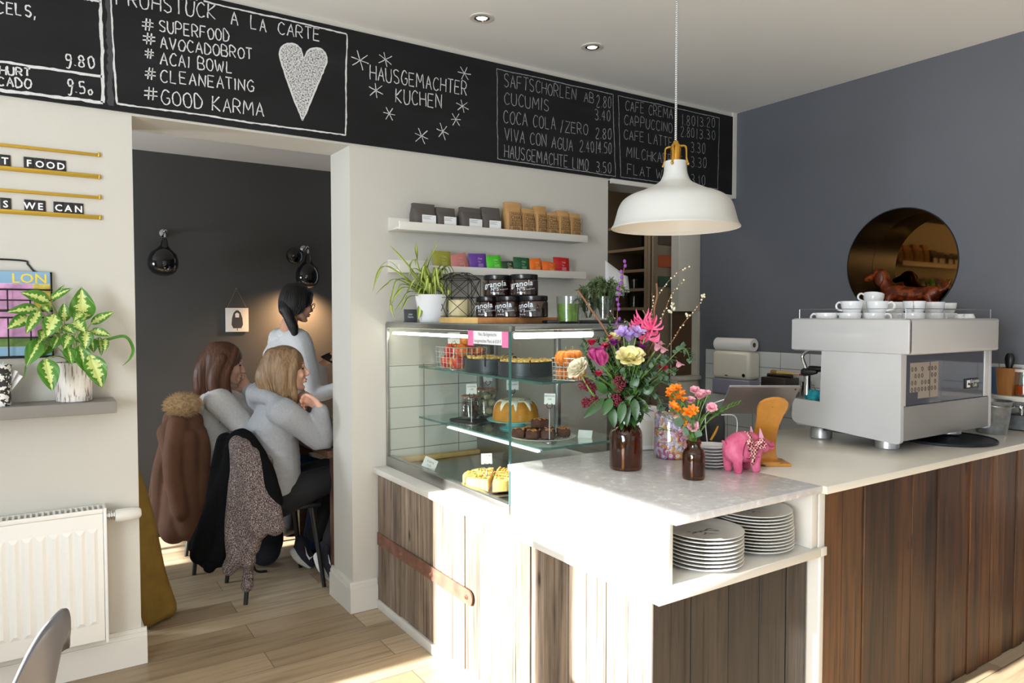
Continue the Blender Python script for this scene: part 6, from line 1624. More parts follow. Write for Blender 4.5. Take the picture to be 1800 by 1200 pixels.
m = MB(); m.lathe([(0, 0), (.036, 0), (.038, .004), (.038, .11), (.036, .115), (.036, .11), (.036, .006), (0, .006)], 28); m.build('jar', JARGLASS, t)
m = MB(); m.lathe([(0, .007), (.035, .007), (.035, .05), (0, .052)], 24); m.build('honey', mat('amber_honey', S(170, 70, 20), .2), t)
m = MB(); m.lathe([(0, .128), (.039, .127), (.04, .115), (0, .1155)], 28); m.build('lid', WHITE, t)
# grinder silhouettes behind the machine
gp = at(1752, 640, 'X', 3.72)
t = thing('coffee_grinder', 'black coffee grinder half hidden behind the right end of the machine', 'grinder', (3.70, 1.80, CT+.0005))
m = MB(); m.box((-.075, -.09, 0), (.075, .09, .02), .006); m.box((-.065, -.05, .02), (.065, .09, .30), .02); m.box((-.05, -.10, .22), (.05, -.04, .29), .01); m.build('body', BLACK, t)
m = MB(); m.lathe([(0, .30), (.05, .30), (.055, .31), (.075, .44), (.072, .446), (0, .45)], 28); m.build('bean_hopper', mat('smoky_hopper', S(26, 22, 26), .15), t)

# ================================================================ ROUND MIRROR AND DOG
RC = Vector((XR, RCY, RCZ))
t = thing('round_mirror', 'round bronze mirror deep inside a black lined opening in the grey wall', 'mirror', RC)
def ring_x(prof, seg, mat_, name, par):
    m = MB(); m.lathe(prof, seg); m2 = MB(); m2.add([(p[2], p[1], p[0]) for p in m.v], [tuple(reversed(f)) for f in m.f]); return m2.build(name, mat_, par)
ring_x([(RR-.006, RDEP), (RR-.006, -.003), (RR-.0004, -.003), (RR-.0004, RDEP)], 96, mat('black_bronze_lining', S(22, 19, 16), .32, metal=.4), 'lining', t)
ring_x([(0, RDEP-.004), (RR-.007, RDEP-.004)], 96, mat('bronze_mirror', S(122, 86, 46), .03, metal=1.0), 'mirror_disc', t)
dg_ = thing('dog_figurine', 'reddish brown dachshund figurine standing in the round mirror opening', 'figurine', (4.13, 2.165, RCZ-RR+.034))
DOGM = bpy.data.materials.new('patchy_brown_glaze'); DOGM.use_nodes = True
_t = NT(DOGM); _n = _t.noise(_t.coords((26, 26, 26)), 1.0, 3); _r = _t.ramp([(.35, S(92, 36, 14)), (.5, S(140, 62, 24)), (.65, S(168, 84, 38))], 'CONSTANT'); _t.link(_n.outputs[0], _r.inputs[0]); _t.link(_r.outputs[0], _t.b.inputs['Base Color']); _t.b.inputs['Roughness'].default_value = .35
m = MB()
limb(m, [(0, -.13, .115), (0, -.04, .108), (0, .07, .118), (0, .12, .13)], [.040, .041, .046, .044])
limb(m, [(0, .12, .135), (0, .15, .18), (0, .165, .215)], [.038, .034, .032]); m.sphere((0, .178, .228), (.034, .042, .036), 18, 12)
limb(m, [(0, .20, .224), (0, .235, .212), (0, .258, .205)], [.026, .020, .016]); m.sphere((0, .27, .211), .009, 10, 8)
for s_ in (-1, 1):
    limb(m, [(s_*.026, .11, .10), (s_*.03, .112, .05), (s_*.03, .118, .012)], [.022, .016, .014]); limb(m, [(s_*.026, -.11, .10), (s_*.03, -.125, .055), (s_*.03, -.112, .012)], [.026, .017, .014])
limb(m, [(0, -.165, .125), (0, -.20, .15), (0, -.215, .185)], [.014, .009, .006])
solid('body', m, DOGM, dg_, .006, 4)
m = MB()
for s_ in (-1, 1): m.sphere((s_*.036, .165, .205), (.009, .026, .042), 14, 10)
m.build('ear', mat('dark_brown_glaze', S(96, 40, 16), .4), dg_)
m = MB()
for s_ in (-1, 1): m.sphere((s_*.026, .205, .240), .005, 8, 6)
m.build('eye', BLACK, dg_)

# ================================================================ ALONG THE GREY WALL
pA = at(1250, 650, 'X', 3.90); pB = at(1317, 650, 'X', 3.90); zt = at(1284, 617, 'X', 3.90).z; zb = at(1284, 694, 'X', 3.90).z
yc = (pA.y+pB.y)/2; hw = abs(pA.y-pB.y)/2
t = thing('paper_towel_dispenser', 'white wall mounted paper towel dispenser with grey window', 'dispenser', (3.90, yc, zb))
m = MB(); m.box((0, -hw, (zt-zb)*.36), (XR-3.90-.009, hw, zt-zb), .03, seg=4); m.build('cover', mat('glossy_cream_plastic', S(226, 222, 208), .2), t)
m = MB(); m.box((.004, -hw+.003, 0), (XR-3.90-.009, hw-.003, (zt-zb)*.365), .012, seg=3); m.build('lower_window', mat('grey_violet_plastic', S(142, 140, 160), .25), t)
m = MB(); m.cyl((.001, -hw*.72, (zt-zb)*.47), (-.004, -hw*.72, (zt-zb)*.47), .011, seg=18); m.build('lock', BLACK, t)
m = MB(); m.box((-.0006, hw*.1, (zt-zb)*.43), (.0004, hw*.26, (zt-zb)*.455)); m.build('mark', INK, t)
R = .044
t = thing('paper_roll', 'paper towel roll lying on top of the dispenser', 'paper roll', (3.955, yc, zt+R+.0005))
m = MB(); m.lathe([(.016, -hw*.97), (R-.003, -hw*.97), (R, -hw*.95), (R, hw*.95), (R-.003, hw*.97), (.016, hw*.97)], 36); m2 = MB(); m2.add([(p[0], p[2], p[1]) for p in m.v], [tuple(reversed(f)) for f in m.f]); m2.build('paper', PAPER, t)
m = MB(); m.lathe([(.0162, -hw*.971), (.0162, hw*.971), (.0145, hw*.971), (.0145, -hw*.971)], 24); m2 = MB(); m2.add([(p[0], p[2], p[1]) for p in m.v], [tuple(reversed(f)) for f in m.f]); m2.build('core', mat('cardboard', S(120, 98, 74), .8), t)
# knock box shelf behind the tablet
kb = at(1376, 690, 'X', 3.86)
m = MB(); m.box((3.76, kb.y-.28, kb.z-.03), (XR-.009, kb.y+.16, kb.z-.006), .002); tag(m.build('wall_shelf', STEEL), 'narrow steel wall shelf behind the tablet', 'shelf')
t = thing('knock_box', 'black knock box on the steel shelf behind the tablet', 'box', (3.87, kb.y+.03, kb.z-.005))
m = MB(); m.box((-.07, -.09, 0), (.07, .09, .10), .006); m.build('box', mat('dark_steel_box', S(70, 60, 56), .35, metal=.5), t)
m = MB(); m.cyl((0, -.088, .108), (0, .088, .108), .012, seg=14); m.build('knock_bar', BLACK, t)
t = thing('brush', 'wooden coffee brush with a red tip lying on the knock box', 'brush', (3.87, kb.y-.02, kb.z+.117))
m = MB(); m.tube(smoothpts([(0, .07, .006), (0, .0, .006), (0, -.09, .004)], 4), [.011, .012, .012, .011, .009, .007, .006, .0055, .005], 10); m.build('handle', PALEW, t)
m = MB(); m.tube([(0, -.09, .004), (0, -.14, .003)], [.006, .004], 10); m.build('red_tip', mat('red_paint', S(170, 30, 50), .4), t)
m = MB(); m.cyl((0, .07, .006), (0, .11, .004), .012, .016, 12); m.build('bristles', mat('tan_bristles', S(150, 116, 60), .9), t)
t = thing('small_pot', 'small steel jug on the shelf beside the knock box', 'jug', (3.87, kb.y-.16, kb.z-.005))
m = MB(); m.lathe([(0, 0), (.032, 0), (.034, .004), (.026, .07), (.028, .085), (.026, .085), (.024, .07), (.030, .006), (0, .006)], 28); m.build('jug', CHROME, t)
m = MB(); m.tube(smoothpts([(0, -.03, .07), (0, -.055, .06), (0, -.05, .03), (0, -.032, .02)], 4), .003, 6); m.build('handle', CHROME, t)

# ================================================================ KITCHEN SEEN THROUGH THE OPENING
CAB = mat('off_white_cabinet_front', S(206, 200, 186), .5)
cx0 = at(1194, 480, 'Y', 3.62).x; cx1 = XR-.003
zt_ = 2.3; zb_ = at(1215, 547, 'Y', 3.62).z; zs_ = at(1215, 660, 'Y', 3.62).z
t = thing('kitchen_cabinet', 'tall off white kitchen cabinet with an open niche beside the grey wall', 'cabinet', (0, 0, 0))
m = MB(); m.box((cx0, 3.62, zb_), (cx1-.004, 3.64, zt_), .002); m.build('door', CAB, t)
m = MB(); m.box((cx0+.002, 3.641, zb_), (cx1, 3.70, zt_)); m.box((cx1-.022, 3.622, zs_), (cx1, 3.699, zb_)); m.box((cx0+.002, 3.69, zs_), (cx1-.022, 3.70, zb_)); m.build('carcass', CAB, t)
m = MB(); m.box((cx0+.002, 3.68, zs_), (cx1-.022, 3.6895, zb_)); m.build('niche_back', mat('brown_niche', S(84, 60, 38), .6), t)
m = MB(); m.box((cx0, 3.60, zs_-.03), (cx1, 3.70, zs_-.0005), .002); m.build('worktop', CAB, t)
m = MB(); m.box((cx0, 3.63, .1), (cx1, 3.70, zs_-.031)); m.build('lower_carcass', CAB, t)
m = MB(); m.box((cx0+.004, 3.615, zs_-.26), (cx1-.03, 3.629, zs_-.04), .003); m.build('drawer', CAB, t)
m = MB(); m.box((cx0+.004, 3.615, .12), (cx1-.03, 3.629, zs_-.27), .003); m.build('door', CAB, t)
m = MB(); m.box((cx0, 3.64, 0), (cx1-.02, 3.69, .0995)); m.build('plinth', BLACK, t)
# shelving units
KD = mat('shaded_shelf_board', S(126, 112, 92), .6); KI = mat('dark_shelf_inside', S(44, 36, 28), .7)  # kitchen shade is mixed into the shelf board colour
FX = 3.66
ya, yb_, yc2 = 3.725, at(1138, 500, 'X', FX).y, at(1062, 500, 'X', FX).y
zz = [at(1165, q, 'X', FX).z for q in (632, 600, 570, 538, 503, 468, 428, 385)]
for k, (y0_, y1_, lb) in enumerate(((ya, yb_, 'tall dim kitchen shelving with storage boxes, bay beside the white cabinet'), (yb_+.004, yc2, 'tall dim kitchen shelving with glasses, bay nearer to the chalkboard wall'))):
    t = thing('shelving_unit', lb, 'shelves', (0, 0, 0))
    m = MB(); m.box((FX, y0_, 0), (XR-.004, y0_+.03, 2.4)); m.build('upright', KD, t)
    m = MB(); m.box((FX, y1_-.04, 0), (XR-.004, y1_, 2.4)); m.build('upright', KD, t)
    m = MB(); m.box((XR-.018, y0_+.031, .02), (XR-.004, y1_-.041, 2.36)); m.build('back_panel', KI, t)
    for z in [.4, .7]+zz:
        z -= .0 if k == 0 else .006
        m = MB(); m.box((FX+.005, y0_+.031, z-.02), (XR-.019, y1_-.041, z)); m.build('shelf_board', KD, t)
rows_ = [(zz[1], 'lower'), (zz[3], 'middle'), (zz[4], 'upper')]
for r, (z, nm) in enumerate(rows_):
    for i in range(4):
        m = MB(); hh = .075+.012*(r % 2); m.lathe([(0, 0), (.026, 0), (.030, hh), (.028, hh), (.024, .006), (0, .006)], 18)
        o = m.build('drinking_glass', JARGLASS, None, loc=(FX+.09+.06*(i % 2), yb_+.085+i*.075, z-.006+.0005)); tag(o, 'clear drinking glass on the '+nm+' dim kitchen shelf', 'glass', nm+' row of kitchen glasses')
for (q, h, c, lb) in ((5, .085, S(150, 66, 30), 'orange brown storage box on the dim kitchen shelf'), (4, .075, S(40, 70, 54), 'dark green storage box on the dim kitchen shelf'), (6, .09, S(70, 56, 44), 'brown storage box on the upper dim kitchen shelf')):
    z = zz[q]+.0005
    m = MB(); m.box((FX+.04, ya+.07, z), (FX+.28, yb_-.08, z+h), .006); o = m.build('storage_box', mat('box_'+lb.split()[0]+lb.split()[1], c, .7)); tag(o, lb, 'box')
l = bpy.data.lights.new('kitchen_fill_light', 'AREA'); l.energy = 7; l.size = .4; l.color = (1, .85, .68)  # unseen light, added to lift the dark kitchen shelves
o = bpy.data.objects.new('kitchen_fill_light', l); o.location = (3.1, 4.3, 2.75); COL.objects.link(o)

# ================================================================ LEFT PART OF THE MAIN WALL
lb4 = ['topmost', 'second', 'third', 'lowest']
rz_ = [2.088, 2.000, 1.920, 1.839]
for k in range(4):
    t = thing('brass_rail', lb4[k]+' slim brass picture rail on the white wall left of the doorway', 'rail', (-.5, YW, rz_[k]), 0, 'brass letter rails')
    m = MB(); m.box((-.55, -.009, -.007), (.714, 0, .005), .001); m.box((-.55, -.013, -.007), (.714, -.0095, .009 if k % 2 else -.001), .001); m.build('rail', BRASS, t)
    m = MB(); m.box((.7145, -.014, -.008), (.722, 0, .010), .0015); m.build('end_cap', BRASS, t)
TILEM = mat('black_letter_card', S(24, 24, 25), .6)
def letters(row, items):
    for (ch, px_, lb) in items:
        z = rz_[1 if row == 0 else 3]+.0005
        x = at(px_, 293 if row == 0 else 365, 'Y', YW-.006).x
        t = thing('letter_tile', lb, 'letter tile', (x, YW-.0048, z+.0052), 0, 'letter tiles on the brass rails')
        m = MB(); m.box((-.0168, -.0012, 0), (.0168, .0, .046), .0008); m.build('card', TILEM, t)
        m = MB(); mb_text(m, ch, .036, face_front(0, -.0016, .0105), bold=.0009); m.build('letter', PRINT, t)
letters(0, [('T', 9, 'black letter tile T at the left edge of the upper row'), ('F', 51, 'black letter tile F in the upper row'), ('O', 70, 'black letter tile with the first O of FOOD'), ('O', 89, 'black letter tile with the second O of FOOD'), ('D', 107, 'black letter tile D at the end of FOOD')])
letters(1, [('S', 10, 'black letter tile S at the left edge of the lower row'), ('W', 52, 'black letter tile W in the lower row'), ('E', 71, 'black letter tile E in the lower row'), ('C', 103, 'black letter tile C in the lower row'), ('A', 120, 'black letter tile A in the lower row'), ('N', 138, 'black letter tile N at the end of the lower row')])
# radiator
RX1 = .213
t = thing('radiator', 'white ribbed panel radiator under the grey wall ledge', 'radiator', (0, 0, 0))
RADM = mat('white_radiator_enamel', S(236, 234, 228), .35)
m = MB(); m.box((-1.3, 3.228, .165), (RX1-.012, 3.242, .672), .004); m.build('front_panel', RADM, t)
m = MB(); x = RX1-.05
while x > -1.25:
    P = [(x-.013, .215), (x+.013, .215)]
    vs = [(x-.017, 3.2275, .235), (x+.017, 3.2275, .235), (x+.006, 3.2205, .25), (x-.006, 3.2205, .25), (x-.017, 3.2275, .615), (x+.017, 3.2275, .615), (x+.006, 3.2205, .60), (x-.006, 3.2205, .60)]
    m.add(vs, [(0, 1, 2, 3), (3, 2, 6, 7), (1, 5, 6, 2), (0, 3, 7, 4), (7, 6, 5, 4), (0, 4, 5, 1)]); x -= .0425
m.build('ribs', RADM, t, sharp=25)
m = MB(); m.box((RX1-.0115, 3.224, .155), (RX1, 3.312, .692), .003); m.build('side_cover', RADM, t)
m = MB(); m.box((-1.3, 3.228, .6725), (RX1-.012, 3.236, .6905), .002); m.box((-1.3, 3.304, .675), (RX1-.012, 3.308, .690))
x = RX1-.03
while x > -1.28: m.box((x, 3.2365, .680), (x+.008, 3.3035, .6895)); x -= .0185
m.build('top_grille', RADM, t)
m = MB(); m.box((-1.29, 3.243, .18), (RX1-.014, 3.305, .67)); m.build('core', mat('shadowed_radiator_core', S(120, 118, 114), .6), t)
m = MB(); m.box((-1.0, 3.305, .3), (-.96, YW-.0005, .6)); m.box((0.05, 3.305, .3), (.09, YW-.0005, .6)); m.build('wall_bracket', RADM, t)
v = MB(); v.tube([(RX1+.0005, 3.27, .648), (RX1+.03, 3.27, .647)], [.012, .011], 12)
for k in range(3): v.cyl((RX1+.008+k*.009, 3.27, .648), (RX1+.013+k*.009, 3.27, .648), .019, .019, 8)
vo = v.build('valve_nut', CHROME, t)
v = MB(); v.lathe([(0, 0), (.022, 0), (.026, .008), (.027, .06), (.023, .085), (.014, .094), (0, .095)], 24); v2 = MB(); v2.add([(RX1+.032+p[2], 3.27+p[1], .645+p[0]) for p in v.v], [tuple(reversed(f)) for f in v.f]); v2.build('thermostat_head', WHITE, t)
# grey ledge with plant, rack, patterned cup
LZ = 1.119
m = MB(); m.box((-1.0, YW-.165, LZ-.047), (.251, YW-.0005, LZ), .004); tag(m.build('wall_ledge', mat('taupe_grey_lacquer', S(132, 128, 122), .4)), 'grey floating wall ledge carrying the potted plant', 'shelf')
pp = Vector((.114, 3.248, LZ+.0005))
POTM = bpy.data.materials.new('scratched_white_pot'); POTM.use_nodes = True
_t = NT(POTM); _n = _t.noise(_t.coords((60, 60, 7)), 1.6, 4, .6); _r = _t.ramp([(.40, S(128, 112, 100)), (.47, S(226, 220, 212)), (.7, S(236, 232, 226))]); _t.link(_n.outputs[0], _r.inputs[0]); _t.link(_r.outputs[0], _t.b.inputs['Base Color']); _t.b.inputs['Roughness'].default_value = .6; _t.bump(_n.outputs[0], .5, .004)
t = thing('plant_pot', 'white pot with brown scratch pattern on the grey ledge', 'plant pot', pp)
m = MB(); m.lathe([(0, 0), (.057, 0), (.060, .003), (.060, .018), (.062, .022), (.066, .146), (.0655, .15), (.061, .15), (.060, .135), (0, .132)], 48); m.build('pot', POTM, t)
m = MB(); m.lathe([(0, .1335), (.059, .1335), (.0595, .13)], 24); m.build('soil', mat('dark_soil', S(48, 36, 28), .95), t)
DG = mat('dieffenbachia_green', S(70, 124, 34), .35, var=.25, vscale=20); DP = mat('dieffenbachia_cream', S(196, 208, 122), .4, var=.1, vscale=20); DSTEM = mat('pale_green_stem', S(150, 170, 90), .5)
def broad(mb, b, tip, w, up, droop=.1, pale=.55):
    b, tip = Vector(b), Vector(tip); d = tip-b; L = d.length
    s_ = d.cross(up)
    if s_.length < 1e-4: s_ = Vector((1, 0, 0))
    s_.normalize(); nn = s_.cross(d).normalized()
    if nn.dot(up) < 0: nn = -nn
    nv, nu = 33, 23; vs = []; ph_ = rnd.uniform(0, 6)
    for j in range(nv):
        u = j/(nv-1); ww = w*(max(0, sin(pi*min(1, u**.72)))**.85)*(1 if u < .9 else (1-u)/.1*.6+.4) if 0 < u < 1 else w*.03
        c = b+d*u+nn*(droop*L*(4*u*(1-u)))
        for i in range(nu):
            x = i/(nu-1)*2-1; vs.append(c+s_*(ww*x)+nn*(ww*.38*abs(x)-ww*.05*cos(x*9+u*14)*abs(x)))
    b0 = len(mb.v); mb.add(vs, [])
    for j in range(nv-1):
        for i in range(nu-1):
            x = abs((i+.5)/(nu-1)*2-1); u = (j+.5)/(nv-1)
            lim = pale*(1.1-.6*u)*(.95+.32*sin(u*46+ph_)+.25*sin(u*21+ph_*2)+.22*(rnd.random()-.5))
            mb.f.append((b0+j*nu+i, b0+j*nu+i+1, b0+(j+1)*nu+i+1, b0+(j+1)*nu+i)); mb.mi.append(1 if x < lim else 0)
t = thing('potted_plant', 'dumb cane with green and cream leaves in the scratched white pot', 'plant', (pp.x, pp.y, LZ))
m = MB(); sm_ = MB()
def zp(x, y, dy): return at(x/4, 420+y/4, 'Y', 3.248+dy)-Vector((pp.x, pp.y, LZ))
UPC = Vector((.1, -1, .35)).normalized()
LV = [(345, 440, 140, 375, 40, -.04), (270, 490, 45, 515, 34, -.05), (205, 545, 50, 632, 38, -.05), (278, 505, 180, 670, 32, -.09), (385, 530, 328, 690, 48, -.1), (355, 420, 510, 345, 24, -.02), (362, 440, 455, 320, 16, .0), (570, 575, 573, 335, 70, -.02), (452, 580, 450, 445, 34, -.04), (640, 595, 805, 510, 28, -.02),
      (520, 580, 605, 662, 40, -.10), (640, 645, 782, 682, 28, -.08), (605, 640, 598, 775, 40, -.11), (440, 610, 525, 668, 30, -.08), (490, 668, 450, 775, 34, -.10), (625, 815, 718, 1048, 60, -.12), (318, 842, 368, 1072, 54, -.12), (285, 705, 183, 895, 46, -.07), (560, 750, 598, 935, 46, -.10), (742, 698, 735, 795, 20, -.06),
      (700, 690, 712, 825, 18, -.04), (335, 745, 290, 825, 40, -.04), (410, 690, 368, 772, 30, -.06), (480, 760, 505, 885, 36, -.10), (320, 640, 285, 722, 34, -.06), (575, 515, 515, 580, 30, -.06), (640, 700, 660, 800, 34, -.05), (430, 640, 350, 660, 26, -.02), (540, 690, 600, 730, 30, -.05), (300, 470, 350, 520, 24, -.03)]
for (x0_, y0_, x1_, y1_, w, dy) in LV:
    b = zp(x0_, y0_, dy); e = zp(x1_, y1_, dy-rnd.uniform(.01, .04)); dark = (x0_, y0_) in ((285, 705), (335, 745), (560, 750), (480, 760), (410, 690), (640, 700))
    broad(m, b, e, w/4/390, UPC, rnd.uniform(.03, .09), .18 if dark else rnd.uniform(.4, .62))
    hub = Vector((rnd.uniform(-.025, .025), rnd.uniform(-.02, .02), .14))
    sm_.tube(smoothpts([hub, hub*.5+b*.5+Vector((0, 0, .02)), b, b+(e-b)*.25], 5), .0021, 6)
P = [zp(700, 720, -.04), zp(760, 705, -.05), zp(880, 685, -.05), zp(935, 770, -.05), zp(915, 840, -.05), zp(862, 890, -.05)]
leafstrip(m, P, .006, up=UPC, mi=0, mid=0); leafstrip(m, [zp(183, 890, -.08), zp(178, 930, -.085), zp(168, 985, -.09)], .003, up=UPC, mi=0, mid=0)
m.build('foliage', [DG, DP], t); sm_.build('stems', DSTEM, t)
# magazine rack with magazines
def zr(x, y, Y_): return at(x/4, 420+y/4, 'Y', Y_)
t = thing('magazine_rack', 'black wire magazine rack on the wall behind the plant', 'rack', (0, 0, 0))
m = MB(); xr = zr(362, 235, YW-.045).x; xl = xr-.42; z0 = zr(362, 826, YW-.045).z; z1 = zr(362, 235, YW-.045).z; yb = YW-.006; yf = YW-.055
W_ = .0042
m.tube([(xl, yb, z0), (xr, yb, z0), (xr, yb, z1), (xl, yb, z1)], W_, 8, closed=True)
m.tube(smoothpts([(xr, yb, z1), (xr-.05, yb, z1+.002), (xr-.075, yb, z1+.03), (xr-.10, yb, z1+.045), (xl+.10, yb, z1+.045), (xl+.075, yb, z1+.03), (xl+.05, yb, z1)], 5), W_*.8, 8)
for (za, zb2) in ((z0, z0+.15), (z0+.175, z0+.255)):
    m.tube([(xl, yf, za), (xr, yf, za), (xr, yf, zb2), (xl, yf, zb2)], W_*.8, 8, closed=True)
    for x in (xl, xr): m.cyl((x, yb, za), (x, yf, za), W_*.7, seg=6); m.cyl((x, yb, zb2), (x, yf, zb2), W_*.7, seg=6)
    for k in range(1, 6): m.cyl((xl+.42*k/6, yf, za), (xl+.42*k/6, yf, zb2), W_*.6, seg=6)
    m.cyl((xl, yf, (za+zb2)/2), (xr, yf, (za+zb2)/2), W_*.6, seg=6)
m.build('wire_frame', BLACK, t)
m = MB(); m.cyl((xr-.02, yb-.004, z1-.01), (xr-.02, yb-.012, z1-.03), .006, seg=10); m.build('hook', CHROME, t)
MAGB = mat('blue_magazine_cover', S(130, 168, 196), .4); MAGP = mat('pink_magazine_picture', S(206, 150, 190), .4, var=.4, vscale=16); MAGY = mat('yellow_title_print', S(236, 204, 60), .5); MAGG = mat('garden_magazine_picture', S(90, 120, 50), .4, var=.5, vscale=26)
def magazine(lb, cx, zz, w, h, parts, title=None):
    t = thing('magazine', lb, 'magazine', (cx, YW-.026, zz), 0, 'magazines in the wire rack')
    m = MB(); m.box((-w/2, -.004, 0), (w/2, .004, h), .001); m.build('pages', PAPER, t)
    for (u0, v0, u1, v1, mt, nm) in parts:
        m = MB(); m.box((-w/2+w*u0, -.0049, h*v0), (-w/2+w*u1, -.0042, h*v1)); m.build(nm, mt, t)
    if title:
        m = MB(); mb_text(m, title, .062, face_front(w/2-.012, -.0056, h*.80), align='RIGHT'); m.build('title', MAGY, t)
magazine('magazine with blue cover and yellow letters LON in the upper rack pocket', xr-.105, z0+.182, .20, .142, [(0, .68, 1, 1, MAGB, 'cover'), (0, 0, .72, .675, MAGP, 'picture'), (.725, 0, 1, .675, mat('citrus_picture', S(190, 170, 70), .4, var=.5, vscale=30), 'picture')], None)
o = bpy.data.objects['magazine']
m = MB(); mb_text(m, 'LON', .05, face_front(.092, -.0056, .142*.70), align='RIGHT', bold=.0006, wx=1.1); m.build('title', MAGY, o)
magazine('magazine with pink and green cover in the lower rack pocket', xr-.105, z0+.006, .20, .17, [(0, .42, 1, 1, MAGP, 'picture'), (0, .2, 1, .415, MAGG, 'picture'), (0, 0, 1, .195, MAGB, 'cover')])
pc_ = Vector((-.128, 3.22, LZ+.0005))
t = thing('patterned_cup', 'white and black patterned cup with flyers at the left picture edge', 'cup', pc_)
PATM = bpy.data.materials.new('black_white_pattern'); PATM.use_nodes = True
_t = NT(PATM); _n = _t.noise(_t.coords((1, 1, 1)), 60, 2); _r = _t.ramp([(.45, S(40, 40, 40)), (.52, S(232, 232, 230))], 'CONSTANT'); _t.link(_n.outputs[0], _r.inputs[0]); _t.link(_r.outputs[0], _t.b.inputs['Base Color'])
m = MB(); m.lathe([(0, 0), (.042, 0), (.046, .12), (.048, .15), (.045, .15), (.043, .12), (.038, .006), (0, .006)], 32); m.build('cup', PATM, t)
m = MB()
for k in range(4):
    m.M = TR(-.012+k*.008, -.008+.006*k, .03) @ RY(.25+.12*k) @ RZ(.3*k); m.box((-.0008, -.016, 0), (.0008, .016, .135-.012*k))
m.M = Matrix.Identity(4); m.build('flyers', PAPER, t)

# ================================================================ FOREGROUND CHAIR
t = thing('shell_chair', 'grey plastic shell chair at the lower left picture corner', 'chair', (-.21, 1.90, -.045), -.36)
SH_ = mat('grey_shell_plastic', S(112, 112, 118), .32)
m = MB()
def shell(u, v):
    y = (u*2-1); w = .21*(1-.25*max(0, v-.75)**1.2*2.2)
    if v < .45:
        k = v/.45; x = -.24+.40*k; z = .44-.012*sin(pi*k)+.03*(1-k)**2; wrap = .02*y*y
        return (x, y*w, z+wrap*1.5)
    k = (v-.45)/.55; a = k*1.25
    x = .16+.075*sin(min(a, 1.2))+.015*k; z = .435+.415*k**1.15
    z -= .15*(abs(y)**2.6)*(k**3); x -= .085*y*y*(.35+.65*sin(pi*min(1, .25+.7*k)))
    return (x, y*w, z)
m.grid(shell, 25, 34); m.build('shell', SH_, t, sharp=180, thick=.007)
for (x, y, x2, y2) in ((-.14, -.16, -.22, -.21), (-.14, .16, -.22, .21), (.12, -.16, .20, -.21), (.12, .16, .20, .21)):
    m = MB(); m.tube([(x, y, .42), (x2, y2, .0)], [.013, .009], 12); m.build('leg', BLACKWOOD, t)
m = MB(); m.box((-.16, -.17, .405), (.14, .17, .421), .004); m.build('seat_mount', BLACK, t)

# ================================================================ BACK ROOM
def wall_lamp(px_, py_, lb, R, on=None, tilt=.35):
    b = at(px_, py_, 'Y', 5.648)
    t = thing('wall_lamp', lb, 'wall lamp', b)
    m = MB(); m.M = RX(pi/2); m.lathe([(0, .0), (.028, 0), (.028, .012), (.012, .02), (0, .02)], 20); m.M = Matrix.Identity(4); m.tube(smoothpts([(0, -.018, 0), (0, -.10, .005), (-.01, -.15, -.02), (-.012, -.16, -.045)], 5), .009, 10); m.sphere((0, -.10, .005), .016, 12, 8); m.build('arm', CHROME, t)
    m = MB(); m.lathe([(.0, .0), (.012, .0), (.020, -.02), (.026, -.055), (R*.55, -.085), (R*.86, -.115), (R, -.16), (R*.98, -.20), (R*.86, -.228), (R*.66, -.248), (R*.36, -.26), (0, -.264)], 36)
    m.build('shade', mat('glossy_black_enamel', S(14, 14, 15), .08, coat=.5), t, loc=(-.012, -.16, -.05), rot=(-tilt*.5, tilt*.3, 0)); return t
wall_lamp(287, 410, 'glossy black wall lamp on the dark wall, left one', .098)
wall_lamp(533, 438, 'glossy black wall lamp above the standing woman', .088)
dk = at(514, 450, 'Y', 5.648)
t = thing('wall_lamp', 'round glossy black wall lamp beside the lamp above the standing woman', 'wall lamp', dk)
m = MB(); m.M = RX(pi/2); m.lathe([(0, .10), (.03, .095), (.058, .07), (.062, .04), (.05, .012), (.02, 0), (0, 0)], 32); m.M = Matrix.Identity(4); m.build('shade', mat('glossy_black_enamel', S(14, 14, 15), .08, coat=.5), t)
l = bpy.data.lights.new('lamp_glow', 'SPOT'); l.energy = 50; l.color = (1, .58, .28); l.spot_size = 2.5; l.spot_blend = 1.0; l.shadow_soft_size = .03
o = bpy.data.objects.new('lamp_glow', l); b_ = at(533, 438, 'Y', 5.648); o.location = (b_.x-.02, 5.45, b_.z-.34); o.rotation_euler = Vector((-.12, .42, -.9)).to_track_quat('-Z', 'Y').to_euler(); COL.objects.link(o)
pz = at(417, 562, 'Y', 5.63); pw = at(437, 562, 'Y', 5.63).x-pz.x; ph = at(417, 541, 'Y', 5.63).z-pz.z
t = thing('picture', 'small white print of a long haired figure hung on a string', 'picture', (pz.x, 5.638, pz.z))
m = MB(); m.box((-pw, -.008, -ph), (pw, .004, ph), .002); m.build('panel', PAPER, t)
m = MB(); m.add([(x*pw, -.0086, z*ph) for x, z in [(-.5, -.4), (-.45, .15), (-.3, .6), (-.1, .8), (.1, .8), (.3, .6), (.45, .15), (.5, -.4), (.35, -.7), (-.35, -.7)]], [tuple(range(10))]); m.add([(x*pw, -.0086, z*ph) for x, z in [(-.03, -.7), (.03, -.7), (.03, -.9), (-.03, -.9)]], [(0, 1, 2, 3)]); m.build('printed_figure', INK, t)
m = MB(); m.add([(x*pw, -.009, z*ph) for x, z in [(-.16, .2), (.16, .2), (.18, .5), (0, .62), (-.18, .5)]], [tuple(range(5))]); m.build('printed_face', PAPER, t)
zn = at(417, 507, 'Y', 5.648).z-pz.z
m = MB(); m.tube([(-pw*.85, -.003, ph), (0, .006, zn), (pw*.85, -.003, ph)], .0014, 5); m.sphere((0, .006, zn), .005, 8, 6); m.build('string', mat('jute_string', S(150, 130, 90), .9), t)
